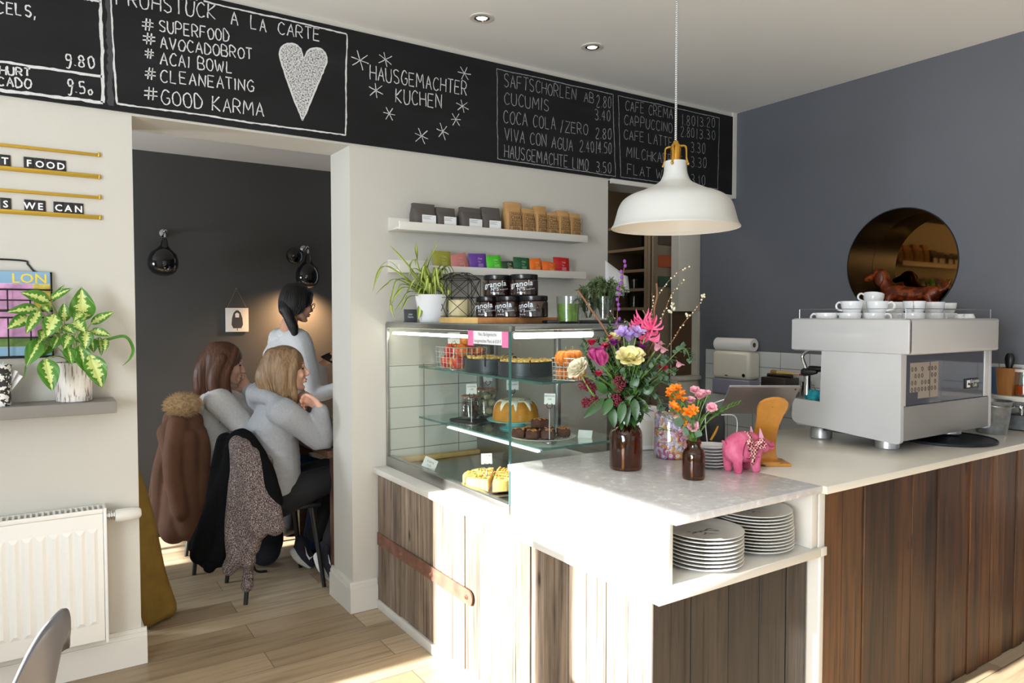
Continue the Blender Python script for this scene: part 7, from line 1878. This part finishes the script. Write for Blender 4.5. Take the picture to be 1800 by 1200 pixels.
# table
t = thing('dining_table', 'dark wooden table beyond the doorway where the women sit', 'table', (1.70, 4.0, 0))
TABM = mat('dark_walnut_table', S(88, 60, 44), .4, var=.3, vscale=3, stretch=(2, 14, 14))
m = MB(); m.box((-.45, -.36, .705), (.55, .36, .742), .003); m.build('tabletop', TABM, t)
for (x, y) in ((-.38, -.30), (-.38, .30), (.48, -.30), (.48, .30)):
    m = MB(); m.box((x-.03, y-.03, 0), (x+.03, y+.03, .7045), .003); m.build('leg', TABM, t)
m = MB(); m.box((-.35, -.31, .62), (.45, -.285, .704)); m.box((-.35, .285, .62), (.45, .31, .704)); m.build('apron', TABM, t)
TT = .7425
q = dep(577, 735, 4.05); gp_ = Vector((max(1.29, q.x), 3.86, TT))
t = thing('juice_glass', 'tall glass of yellow green lemonade on the table', 'glass', gp_)
m = MB(); m.lathe([(0, 0), (.030, 0), (.033, .15), (.031, .15), (.028, .006), (0, .006)], 28); m.build('glass', JARGLASS, t)
m = MB(); m.lathe([(0, .007), (.0278, .007), (.0304, .115), (0, .116)], 24); m.build('lemonade', mat('yellow_green_lemonade', S(196, 190, 30), .3, emit=None), t)
m = MB(); m.box((-.035, -.07, 0), (.035, .07, .008), .003); tag(m.build('phone', mat('dark_phone_glass', S(30, 32, 40), .15), None, loc=(1.345, 3.715, TT), rot=(0, 0, .5)), 'dark phone lying at the table corner', 'phone')
m = MB(); m.box((-.05, -.05, 0), (.05, .05, .006), .001); tag(m.build('napkin', mat('pink_napkin', S(214, 120, 120), .8), None, loc=(1.335, 3.94, TT), rot=(0, 0, .3)), 'folded pink napkin on the table', 'napkin')

def bar_chair(nm, lb, x, y, rz):
    t = thing(nm, lb, 'chair', (x, y, 0), rz)
    m = MB(); m.box((-.19, -.19, .435), (.20, .19, .458), .01, seg=3); m.build('seat', BLACKWOOD, t)
    for (a, b) in ((-.15, -.15), (-.15, .15), (.16, -.15), (.16, .15)):
        m = MB(); m.tube([(a, b, .434), (a*1.32, b*1.22, .0)], [.016, .011], 12); m.build('leg', BLACKWOOD, t)
    m = MB(); m.tube(smoothpts([(-.13, -.19, .80), (-.19, -.13, .815), (-.215, 0, .82), (-.19, .13, .815), (-.13, .19, .80)], 6), .018, 10); m.build('backrest', BLACKWOOD, t)
    for b in (-.13, -.045, .045, .13):
        m = MB(); m.tube([(-.165, b*.95, .457), (-.195+.2*b*b, b*1.05, .805)], .008, 8); m.build('spindle', BLACKWOOD, t)
    return t
bar_chair('wooden_chair', 'black wooden chair carrying the tweed coat under the woman in the grey hoodie', 1.035, 3.90, .04)
bar_chair('wooden_chair', 'black wooden chair under the woman in the white cardigan', .91, 4.47, -.05)

def drape(mb, top, bottom, r0, r1, n=5, wob=.012):
    """one hanging fold"""
    top, bottom = Vector(top), Vector(bottom); P = []
    for i in range(n):
        k = i/(n-1); P.append(top+(bottom-top)*k+Vector((rnd.uniform(-wob, wob), rnd.uniform(-wob, wob), 0)))
    limb(mb, P, [r0+(r1-r0)*i/(n-1)+rnd.uniform(-.004, .004) for i in range(n)], 12)
TWEED = bpy.data.materials.new('black_white_tweed'); TWEED.use_nodes = True
_t = NT(TWEED); _n = _t.noise(_t.coords((1, 1, 1)), 210, 2, .8); _r = _t.ramp([(.40, S(40, 32, 32)), (.52, S(92, 78, 76)), (.64, S(170, 156, 150))]); _t.link(_n.outputs[0], _r.inputs[0]); _t.link(_r.outputs[0], _t.b.inputs['Base Color']); _t.b.inputs['Roughness'].default_value = .95; _t.bump(_n.outputs[0], .4, .004)
BLK = mat('black_wool', S(11, 11, 12), .95, var=.2, vscale=40, bump=.4, bscale=180, spec=.1)
def dq(x, y, d): return dep(x, y, d)
m = MB()
for (a, b, r0, r1) in (((418, 780, 3.60), (415, 985, 3.52), .05, .045), ((440, 790, 3.58), (430, 985, 3.50), .055, .04), ((462, 815, 3.56), (440, 960, 3.50), .05, .045), ((445, 800, 3.56), (480, 925, 3.50), .05, .05), ((430, 790, 3.58), (455, 930, 3.50), .06, .05), ((455, 820, 3.55), (490, 915, 3.50), .04, .035), ((425, 960, 3.52), (400, 1000, 3.50), .045, .035), ((432, 935, 3.56), (437, 1030, 3.54), .035, .028)):
    drape(m, dq(*a), dq(*b), r0, r1)
o = solid('tweed_coat', m, TWEED, None, .008, 5); tag(o, 'black and white tweed coat hanging over the near chair back', 'coat')
m = MB()
for (a, b, r0, r1) in (((415, 772, 3.64), (350, 975, 3.56), .045, .05), ((400, 775, 3.66), (362, 985, 3.58), .05, .045), ((428, 772, 3.62), (385, 980, 3.54), .05, .05), ((412, 790, 3.60), (372, 995, 3.55), .045, .035), ((405, 780, 3.66), (345, 960, 3.60), .04, .04)):
    drape(m, dq(*a), dq(*b), r0, r1)
limb(m, [dq(405, 782, 3.64), dq(425, 766, 3.62), dq(448, 790, 3.58), dq(470, 830, 3.54), dq(485, 885, 3.52)], [.04, .042, .04, .038, .032]); limb(m, [dq(448, 792, 3.60), dq(474, 845, 3.58), dq(488, 880, 3.55)], [.04, .036, .03])
o = solid('black_scarf', m, BLK, None, .008, 5); tag(o, 'long black scarf draped over the tweed coat on the near chair', 'scarf')
BRN = mat('brown_parka_cloth', S(112, 76, 56), .8, var=.1, vscale=14, bump=.3, bscale=40)
m = MB()
for (a, b, r0, r1) in (((300, 735, 4.04), (280, 925, 3.94), .05, .06), ((298, 740, 4.06), (272, 915, 4.00), .04, .05), ((318, 735, 3.99), (310, 930, 3.89), .07, .08), ((335, 740, 3.99), (330, 925, 3.89), .06, .08), ((350, 760, 3.99), (352, 880, 3.94), .045, .07), ((300, 760, 3.99), (320, 890, 3.86), .06, .06), ((330, 770, 3.92), (338, 905, 3.88), .05, .06)):
    drape(m, dq(*a), dq(*b), r0, r1)
limb(m, [dq(312, 745, 3.90), dq(303, 820, 3.84), dq(318, 900, 3.82)], [.055, .05, .045])
pk = thing('parka', 'brown parka with fur trimmed hood hanging on the far chair', 'coat', (0, 0, 0))
solid('jacket', m, BRN, pk, .009, 5)
FUR = mat('tan_fur', S(206, 178, 140), .95, var=.4, vscale=60)
m = MB(); c = dq(322, 712, 3.93)
for k in range(1500):
    v = Vector((rnd.gauss(0, 1), rnd.gauss(0, 1), rnd.gauss(.15, 1))).normalized(); b = c+Vector((v.x*.088, v.y*.075, v.z*.058)); w_ = (v+Vector((rnd.gauss(0, .5), rnd.gauss(0, .5), rnd.gauss(-.1, .4)))).normalized()
    e = b+w_*rnd.uniform(.014, .03); s_ = w_.orthogonal().normalized()*.0022; r_ = w_.cross(s_).normalized()*.0022
    m.add([b-s_, b+s_, b+r_, e], [(0, 1, 3), (1, 2, 3), (2, 0, 3)])
m.sphere(c, (.090, .077, .062), 18, 12); m.build('fur_trim', FUR, pk)
m = MB(); m.sphere(dq(316, 738, 4.05), (.075, .06, .05), 18, 12); m.build('hood', BRN, pk)
# mustard cloth beside the left jamb
MUST = mat('mustard_cloth', S(122, 96, 34), .85, var=.15, vscale=10, bump=.3, bscale=60)
m = MB()
for (xx, yy, r) in ((.30, 3.70, .05), (.345, 3.72, .045), (.39, 3.74, .045), (.33, 3.80, .05), (.38, 3.82, .045)):
    drape(m, (xx*.75+.05, yy, .78), (xx+.09, yy+.0, r+.004), r*.7, r*1.15)
o = solid('mustard_throw', m, MUST, None, .009, 5); tag(o, 'mustard yellow cloth hanging to the floor behind the left door jamb', 'cloth')
m = MB(); m.tube([(.24, 3.76, 0), (.24, 3.76, .86)], .014, 10); m.tube([(.24, 3.60, .86), (.24, 3.92, .86)], .012, 10)
for y in (3.6, 3.92): m.tube([(.12, y, .012), (.34, y, .012)], .012, 8)
m.tube([(.24, 3.6, .012), (.24, 3.92, .012)], .012, 8); tag(m.build('cloth_stand', BLACK), 'low black stand carrying the mustard cloth behind the door jamb', 'stand')
m = MB()
for k in range(9):
    a = rnd.uniform(-1, 1); z = .62+.05*k
    b = Vector((.40, 3.86, z)); leaf(m, b, b+Vector((.05*a, -.03, .03)), .012)
# dark backpack on the floor
bpq = Vector((1.075, 4.28, 0))
t = thing('backpack', 'dark blue backpack on the floor under the near chair', 'bag', bpq)
m = MB(); m.sphere((0, 0, .14), (.12, .10, .14), 20, 14); m.sphere((0, -.05, .09), (.09, .08, .088), 16, 12); solid('bag', m, mat('navy_backpack_cloth', S(30, 34, 48), .8, bump=.3, bscale=60), t, .009, 4)
m = MB(); m.tube(smoothpts([(-.05, -.10, .22), (-.09, -.14, .12), (-.08, -.15, .02), (-.02, -.17, .008)], 5), .008, 6, flat=.4); m.build('strap', BLACK, t)

# ================================================================ PEOPLE
SKIN = mat('fair_skin', S(226, 176, 152), .5, var=.06, vscale=30)
SKIN2 = mat('light_tan_skin', S(222, 170, 142), .5, var=.06, vscale=30)
for q in (SKIN, SKIN2):
    b = q.node_tree.nodes['Principled BSDF']; b.inputs['Subsurface Weight'].default_value = .12; b.inputs['Subsurface Radius'].default_value = (.02, .008, .005)
LIPS = mat('lip_pink', S(176, 92, 88), .4); EYEW = mat('eye_dark', S(48, 38, 34), .2); BROWH = mat('brown_eyebrow', S(116, 80, 54), .8)
def hair_mat(n, a, b):
    q = bpy.data.materials.new(n); q.use_nodes = True; T = NT(q)
    nn = T.noise(T.coords((70, 70, 6)), 1.5, 4, .6); r = T.ramp([(.35, a), (.65, b)]); T.link(nn.outputs[0], r.inputs[0]); T.link(r.outputs[0], T.b.inputs['Base Color'])
    T.b.inputs['Roughness'].default_value = .45; T.bump(nn.outputs[0], .7, .006); return q
def head_matrix(H, f, roll=(0, 0, 1)):
    f = Vector(f).normalized(); u = Vector(roll); s_ = u.cross(f).normalized(); u = f.cross(s_)
    return Matrix(((f.x, s_.x, u.x, H.x), (f.y, s_.y, u.y, H.y), (f.z, s_.z, u.z, H.z), (0, 0, 0, 1)))
def head(mb, M):
    mb.M = M
    mb.sphere((-.010, 0, .026), (.096, .076, .088), 24, 16); mb.sphere((.032, 0, -.026), (.054, .058, .076), 20, 14)
    for s_ in (-1, 1):
        limb(mb, [(-.018, s_*.048, -.05), (.02, s_*.04, -.078), (.062, s_*.012, -.096)], [.020, .020, .017])
        mb.sphere((.054, s_*.034, -.028), (.028, .026, .028), 14, 10); mb.sphere((-.006, s_*.074, -.012), (.017, .008, .029), 12, 8)
    mb.sphere((.070, 0, -.097), (.018, .020, .015), 14, 10)
    limb(mb, [(.080, 0, .016), (.094, 0, -.008), (.107, 0, -.026)], [.0085, .0095, .0105]); mb.sphere((.096, 0, -.032), (.010, .016, .008), 12, 8)
    mb.sphere((.086, 0, -.056), (.011, .022, .0065), 12, 8); mb.sphere((.083, 0, -.068), (.011, .019, .0075), 12, 8)
    mb.sphere((.074, 0, .026), (.016, .046, .012), 14, 8)
    mb.M = Matrix.Identity(4)
def hand(mb, W, d, n, curl, ts):
    d = Vector(d).normalized(); n = Vector(n); n = (n-d*n.dot(d)).normalized(); s_ = d.cross(n); W = Vector(W)
    for k in (-1, 0, 1): limb(mb, [W, W+d*.04+s_*(k*.018), W+d*.078+s_*(k*.024)], [.021, .0165, .0135])
    for k, (o, L) in enumerate(((-.033, .056), (-.011, .072), (.011, .076), (.033, .068))):
        o *= -ts; b = W+d*.074+s_*o; P = [b]; a = curl*.35
        for j in range(3):
            a += curl*(.55+.1*k if j else .2); P.append(P[-1]+(d*cos(a)+n*sin(a))*L*(.42, .32, .26)[j])
        limb(mb, P, [.0098, .0092, .0085, .0074], 10)
    b = W+d*.018+s_*(ts*.02); limb(mb, [b, b+(d*.5+s_*ts*.7+n*.35)*.036, b+(d*.8+s_*ts*.75+n*.6)*.058], [.0135, .011, .0088], 10)
def lat(a): return Vector((-sin(a), cos(a), 0))
def fwd(a): return Vector((cos(a), sin(a), 0))
def torso(mb, L, a):
    """L: (centre, r_forward, r_side, r_up) chain along the spine"""
    for i in range(len(L)-1):
        for k in range(5):
            t_ = k/4; c = Vector(L[i][0]).lerp(Vector(L[i+1][0]), t_); r = [L[i][j]*(1-t_)+L[i+1][j]*t_ for j in (1, 2, 3)]
            mb.M = TR(*c) @ RZ(a); mb.sphere((0, 0, 0), r, 22, 12)
    mb.M = Matrix.Identity(4)
def shoe(mb, heel, toe, up):
    heel, toe = Vector(heel), Vector(toe); limb(mb, [heel, heel.lerp(toe, .45), toe], [.038, .040, .032]); mb.sphere(heel+Vector(up)*.03, (.036, .036, .045), 14, 10)
def face_details(P, M, side_only=None, brow=BROWH):
    m = MB(); m.M = M; m.sphere((.0925, 0, -.0565), (.0065, .019, .0045), 14, 8); m.sphere((.089, 0, -.0675), (.007, .016, .0055), 14, 8); m.build('lips', LIPS, P)
    m = MB(); m.M = M
    for s_ in (-1, 1): m.sphere((.0735, s_*.031, .003), (.0085, .0125, .0048), 12, 8)
    m.build('eyes', EYEW, P)
    m = MB(); m.M = M
    for s_ in (-1, 1): m.tube(smoothpts([(.082, s_*.016, .024), (.080, s_*.032, .030), (.062, s_*.050, .024)], 4), [.003]*9, 6)
    m.build('eyebrows', brow, P)
def strands(P, M, m_, n, ends, a0=.5, a1=pi*1.0, rr=.0042):
    """separate locks lying over the hair: from the parting over the skull and down"""
    mb = MB(); mb.M = M
    for k in range(n):
        s_ = 1 if k % 2 else -1; a = a0+(a1-a0)*((k//2+rnd.random())/(n/2)); c, q = cos(a), sin(a)*s_
        e = ends(a, s_); E = Vector(e)+Vector((rnd.gauss(0, .006), rnd.gauss(0, .006), rnd.gauss(0, .02)))
        top = Vector((.035-.05*(1-c)*.5, s_*.004, .119))
        P_ = [top, Vector((-.018+.075*c, .062*q, .108)), Vector((-.018+.107*c, .089*q, .045)), Vector((-.018+.108*c, .091*q, -.03)), Vector((-.018+.10*c, .088*q, -.09)).lerp(E, .35), E]
        Q = smoothpts(P_, 4); mb.tube(Q, [rr*(.6+.4*sin(pi*(.15+.8*i/len(Q)))) for i in range(len(Q))], 5, flat=.55)
    mb.M = Matrix.Identity(4); o = mb.build('hair_locks', m_, P); o['kind'] = 'stuff'; return o
def person(label, H, f, neck, a, spine, arms, legs, skin, up=(0, 0, 1)):
    P = thing('person', label, 'person', (0, 0, 0))
    M = head_matrix(H, f, up); b = MB(); head(b, M)
    limb(b, [M @ Vector((-.028, 0, -.05)), M @ Vector((-.032, 0, -.10)), neck], [.050, .048, .056])
    torso(b, [(c, r1*.72, r2*.78, r3*.8) for c, r1, r2, r3 in spine], a)
    for (S_, E_, W_, hd, hn, curl, ts) in arms:
        limb(b, [neck-Vector((0, 0, .05)), S_, E_, W_], [.05, .046, .037, .025]); hand(b, W_, hd, hn, curl, ts)
    for (Hp, K, A) in legs: limb(b, [Hp, K, A], [.075, .052, .036])
    body = solid('body', b, skin, P, .0055, 3, .4)
    face_details(P, M)
    return P, M
def sleeves(mb, neck, arms, rs=(.062, .060, .052, .041), cuff=.03):
    for (S_, E_, W_, hd, hn, curl, ts) in arms:
        w2 = Vector(W_).lerp(Vector(E_), cuff/.24); limb(mb, [neck-Vector((0, 0, .06)), S_, Vector(S_).lerp(Vector(E_), .5), E_, w2], [rs[0], rs[0]*1.08, rs[1], rs[2], rs[3]])

# ---- woman in the grey hoodie
a1 = -.20; F, Lf = fwd(a1), lat(a1)
H = dep(505, 649, 3.76); N = dep(492, 704, 3.78)
spine = [(dep(484, 856, 3.80), .135, .165, .09), (dep(480, 805, 3.80), .140, .165, .10), (dep(478, 752, 3.80), .130, .175, .10), (dep(486, 722, 3.79), .10, .165, .075)]
Sr = N-Lf*.165+Vector((0, 0, -.035)); Sl = N+Lf*.165+Vector((0, 0, -.035))
Er = Vector((1.245, 3.695, .795)); Wr = dep(562, 716, 3.70)
El = Vector((1.27, 3.98, .795)); Wl = dep(556, 712, 3.84)
chin = head_matrix(H, F) @ Vector((.06, 0, -.115))
arms = [(Sr, Er, Wr, (chin-Wr), -F+Vector((0, 0, -.1)), 1.3, 1), (Sl, El, Wl, (chin-Wl)+Vector((0, .0, .02)), -F, 1.3, -1)]
pel = dep(478, 868, 3.80)
legs = [(pel-Lf*.085+Vector((0, 0, -.02)), Vector((1.41, 3.79, .56)), Vector((1.315, 3.80, .22))), (pel+Lf*.085+Vector((0, 0, -.02)), Vector((1.42, 3.97, .56)), Vector((1.30, 4.02, .20)))]
P, M = person('woman with long blond hair in a grey hoodie, chin on her hand, sitting nearest', H, F+Vector((0, 0, .02)), N, a1, spine, arms, legs, SKIN)
HOOD = mat('heather_grey_jersey', S(150, 152, 156), .9, var=.08, vscale=120, bump=.25, bscale=160)
m = MB(); torso(m, spine, a1); sleeves(m, N, arms, (.068, .070, .064, .046))
hp = dep(452, 693, 3.82)
limb(m, [N-F*.05+Lf*.10+Vector((0, 0, .015)), hp+Lf*.07+Vector((0, 0, .01)), hp+Vector((0, 0, -.015)), hp-Lf*.07+Vector((0, 0, .01)), N-F*.04-Lf*.11+Vector((0, 0, .02)), N+F*.05-Lf*.06+Vector((0, 0, -.03))], [.04, .052, .058, .05, .036, .026], n=5)
limb(m, [hp+Vector((0, 0, -.03)), hp+F*.02+Vector((0, 0, -.075))], [.055, .04])

solid('hoodie', m, HOOD, P, .0075, 4)
m = MB()
for (Hp, K, A) in legs: limb(m, [Hp, K, A], [.098, .068, .046])
m.M = TR(*pel) @ RZ(a1); m.sphere((-.01, 0, .01), (.13, .17, .085), 20, 12); m.M = Matrix.Identity(4)
solid('black_leggings', m, mat('black_jersey', S(18, 18, 22), .85, bump=.15, bscale=80), P, .008, 4)
HB = hair_mat('dark_blond_hair', S(104, 80, 56), S(150, 120, 86))
m = MB(); m.M = M
m.sphere((-.018, 0, .034), (.104, .086, .094), 24, 16)
limb(m, [(-.075, 0, .03), (-.105, 0, -.04), (-.085, 0, -.11)], [.06, .058, .05])
for s_ in (-1, 1):
    limb(m, [(.03, s_*.052, .085), (.028, s_*.080, .02), (.012, s_*.082, -.05), (.02, s_*.070, -.13), (.03, s_*.055, -.19)], [.024, .022, .026, .024, .014])
    limb(m, [(-.02, s_*.07, .03), (-.035, s_*.082, -.04), (-.03, s_*.072, -.13)], [.034, .034, .028])
m.M = Matrix.Identity(4); solid('hair', m, HB, P, .005, 3)
strands(P, M, HB, 120, lambda a, s_: (.03-.11*(a-.5)/2.6, s_*(.066-.03*max(0, a-1.8)), -.17+.03*max(0, a-1.6)), a0=1.2)
SHOEM = mat('navy_sneaker_mesh', S(30, 30, 44), .8, bump=.3, bscale=300); SOLE = mat('speckled_white_sole', S(206, 204, 200), .7, var=.15, vscale=120)
for k, (hl, te, sd) in enumerate((((1.275, 3.80, .155), (1.315, 3.775, .04), 1), ((1.215, 4.03, .13), (1.275, 4.02, .045), 1))):
    m = MB(); shoe(m, hl, te, (.25, 0, .9)); sh_ = solid('sneaker', m, SHOEM, P, .006, 3)
    m = MB(); o_ = Vector((-.030, 0, -.012)); limb(m, [Vector(hl)+o_, Vector(hl).lerp(Vector(te), .5)+o_*1.1, Vector(te)+Vector((-.008, 0, -.018))], [.026, .026, .02]); solid('sole', m, SOLE, sh_, .006, 3)
    m = MB(); c = Vector(hl).lerp(Vector(te), .45); q = [(-.018, .05), (-.012, .0), (.004, -.032), (.030, -.012), (.006, -.018), (-.006, .004)]
    vs = [Vector((c.x+.008+x, c.y-.0435, c.z+.01+z)) for x, z in q]; m.add(vs, [(0, 1, 5), (1, 2, 4, 5), (2, 3, 4)]); m.build('curved_mark', PRINT, sh_, thick=.002)

# ---- woman in the white cardigan
a2 = -.12; F, Lf = fwd(a2), lat(a2)
H = dep(397, 639, 4.15); N = dep(382, 690, 4.18)
f2 = F+Vector((0, 0, -.18))
spine = [(dep(378, 835, 4.20), .125, .165, .10), (dep(374, 790, 4.20), .125, .165, .10), (dep(372, 745, 4.20), .125, .18, .10), (dep(376, 712, 4.19), .10, .17, .075)]
Sr = N-Lf*.17+Vector((0, 0, -.035)); Sl = N+Lf*.17+Vector((0, 0, -.035))
Er = Vector((1.04, 4.13, .73)); Wr = Vector((1.26, 4.19, .785))
El = Vector((1.21, 4.33, .80)); Wl = dep(436, 684, 4.26)
chin = head_matrix(H, f2) @ Vector((.055, .05, -.08))
arms = [(Sr, Er, Wr, (1, .1, -.02), (0, 0, -1), .5, -1), (Sl, El, Wl, (chin-Wl)+Vector((0, 0, .05)), -Lf-F*.4, 1.2, -1)]
pel = dep(378, 835, 4.20)
legs = [(pel-Lf*.085, Vector((1.36, 4.20, .54)), Vector((1.33, 4.19, .10))), (pel+Lf*.085, Vector((1.36, 4.40, .54)), Vector((1.38, 4.40, .10)))]
P, M = person('woman with long auburn hair in a fluffy white cardigan sitting by the dark wall', H, f2, N, a2, spine, arms, legs, SKIN)
m = MB(); torso(m, spine, a2); sleeves(m, N, arms, (.072, .072, .066, .048), .012)
limb(m, [dep(362, 700, 4.08), dep(352, 745, 4.08), dep(368, 800, 4.08)], [.035, .03, .03]); limb(m, [N-F*.03-Lf*.08, N+F*.07-Lf*.05+Vector((0, 0, -.08)), N+F*.11-Lf*.03+Vector((0, 0, -.2))], [.028, .026, .03])
solid('cardigan', m, mat('fluffy_white_wool', S(216, 216, 216), .95, var=.08, vscale=90, bump=.8, bscale=120), P, .008, 4)
m = MB()
for (Hp, K, A) in legs: limb(m, [Hp, K, A], [.095, .068, .05])
solid('blue_jeans', m, mat('blue_denim', S(44, 70, 112), .85, var=.2, vscale=40, bump=.2, bscale=140), P, .009, 4)
m = MB(); m.M = TR(*pel) @ RZ(a2); m.sphere((0, 0, -.02), (.14, .18, .09), 20, 12); m.sphere((-.06, -.06, .0), (.10, .12, .13), 18, 12); m.M = Matrix.Identity(4); solid('white_shirt_tail', m, mat('white_cotton', S(226, 228, 232), .85), P, .008, 4)
HA = hair_mat('auburn_hair', S(70, 40, 24), S(112, 68, 40))
m = MB(); m.M = M
m.sphere((-.018, 0, .034), (.103, .085, .093), 24, 16); limb(m, [(-.08, 0, .03), (-.11, 0, -.06), (-.10, 0, -.16)], [.058, .056, .05])
for s_ in (-1, 1):
    limb(m, [(.032, s_*.05, .085), (.022, s_*.082, .02), (.0, s_*.088, -.07), (.03, s_*.085, -.19), (.07, s_*.075, -.30)], [.024, .023, .030, .032, .016])
    limb(m, [(-.03, s_*.07, .03), (-.05, s_*.082, -.08), (-.02, s_*.082, -.20), (.03, s_*.08, -.28)], [.036, .040, .038, .022])
m.M = Matrix.Identity(4); solid('hair', m, HA, P, .005, 3)
strands(P, M, HA, 130, lambda a, s_: (.07-.13*(a-.5)/2.6, s_*(.085-.02*max(0, a-1.8)), -.29+.04*max(0, a-1.6)), a0=1.2)
for k, (Hp, K, A) in enumerate(legs):
    m = MB(); shoe(m, A+Vector((-.03, 0, -.055)), A+Vector((.12, 0, -.065)), (.2, 0, .6)); solid('shoe', m, BLK, P, .007, 3)

# ---- waitress standing behind
a3 = .22; F, Lf = fwd(a3), lat(a3)
H = dep(524, 533, 4.70); N = dep(506, 583, 4.76)
f3 = F+Vector((0, 0, -.22))
spine = [(dep(500, 795, 4.80), .11, .165, .10), (dep(498, 735, 4.80), .105, .15, .10), (dep(496, 675, 4.80), .115, .165, .10), (dep(498, 625, 4.80), .115, .185, .09), (dep(502, 604, 4.79), .085, .165, .06)]
Sr = N-Lf*.155+Vector((0, 0, -.05)); Sl = N+Lf*.135+Vector((0, 0, -.06))
Er = dep(556, 690, 4.69); Wr = dep(596, 682, 4.66); El = dep(560, 690, 4.99); Wl = dep(563, 641, 4.86)
arms = [(Sr, Er, Wr, (1, .1, .2), (0, .5, .8), .8, 1), (Sl, El, Wl, (.7, -.3, .35), (.3, -.3, .9), .9, -1)]
pel = dep(500, 795, 4.80)
legs = [(pel-Lf*.085, Vector((pel.x+.02, pel.y-.09, .47)), Vector((pel.x, pel.y-.10, .09))), (pel+Lf*.085, Vector((pel.x+.02, pel.y+.10, .47)), Vector((pel.x+.02, pel.y+.12, .09)))]
P, M = person('standing woman in a white sweater with black hair and glasses behind the table', H, f3, N, a3, spine, arms, legs, SKIN2)
m = MB(); torso(m, spine[:], a3); sleeves(m, N, arms, (.066, .064, .054, .044), .02)
limb(m, [N-F*.05, N+Lf*.055, N+F*.06, N-Lf*.055, N-F*.05], [.024]*5)
solid('sweater', m, mat('white_knit_sweater', S(222, 224, 226), .9, var=.05, vscale=80, bump=.3, bscale=140), P, .008, 4)
m = MB()
for (Hp, K, A) in legs: limb(m, [Hp, K, A], [.098, .070, .055])
m.M = TR(*pel) @ RZ(a3); m.sphere((0, 0, -.03), (.115, .168, .10), 20, 12); m.M = Matrix.Identity(4)
solid('dark_trousers', m, BLK, P, .009, 4)
for k, (Hp, K, A) in enumerate(legs):
    m = MB(); shoe(m, A+Vector((-.03, 0, -.05)), A+Vector((.13, .03, -.058)), (.2, 0, .6)); solid('shoe', m, BLACK, P, .007, 3)
HK = hair_mat('black_hair', S(14, 12, 13), S(30, 26, 27))
m = MB(); m.M = M
m.sphere((-.016, 0, .036), (.106, .088, .096), 24, 16); m.sphere((.03, 0, .07), (.058, .07, .045), 18, 12); limb(m, [(-.07, 0, .0), (-.09, -.02, -.06)], [.06, .045])
limb(m, [(-.085, -.03, -.06), (-.075, -.055, -.11), (-.045, -.07, -.16), (-.03, -.08, -.20)], [.040, .034, .034, .024])
m.M = Matrix.Identity(4); solid('hair', m, HK, P, .005, 3)
strands(P, M, HK, 90, lambda a, s_: (-.075, s_*.02-.02, -.07), a0=1.35, rr=.0035)
m = MB(); m.M = M
for s_ in (-1, 1):
    m.tube([(.093+.004*cos(t_), s_*.033+.024*cos(t_), .002+.019*sin(t_)) for t_ in [2*pi*k/18 for k in range(18)]], .0022, 6, closed=True); m.tube([(.090, s_*.056, .006), (.03, s_*.079, .008), (-.01, s_*.08, .002)], .002, 6)
m.cyl((.098, -.010, .004), (.098, .010, .004), .002, seg=6); m.build('glasses', BLACK, P)
m = MB(); m.box((-.04, -.055, -.005), (.04, .055, .005), .002); w_ = Wl+Vector((.065, -.03, .045)); tag(m.build('notepad', BLACK, None, loc=w_, rot=(.4, -.3, .4)), 'small dark notepad held by the standing woman', 'notepad')
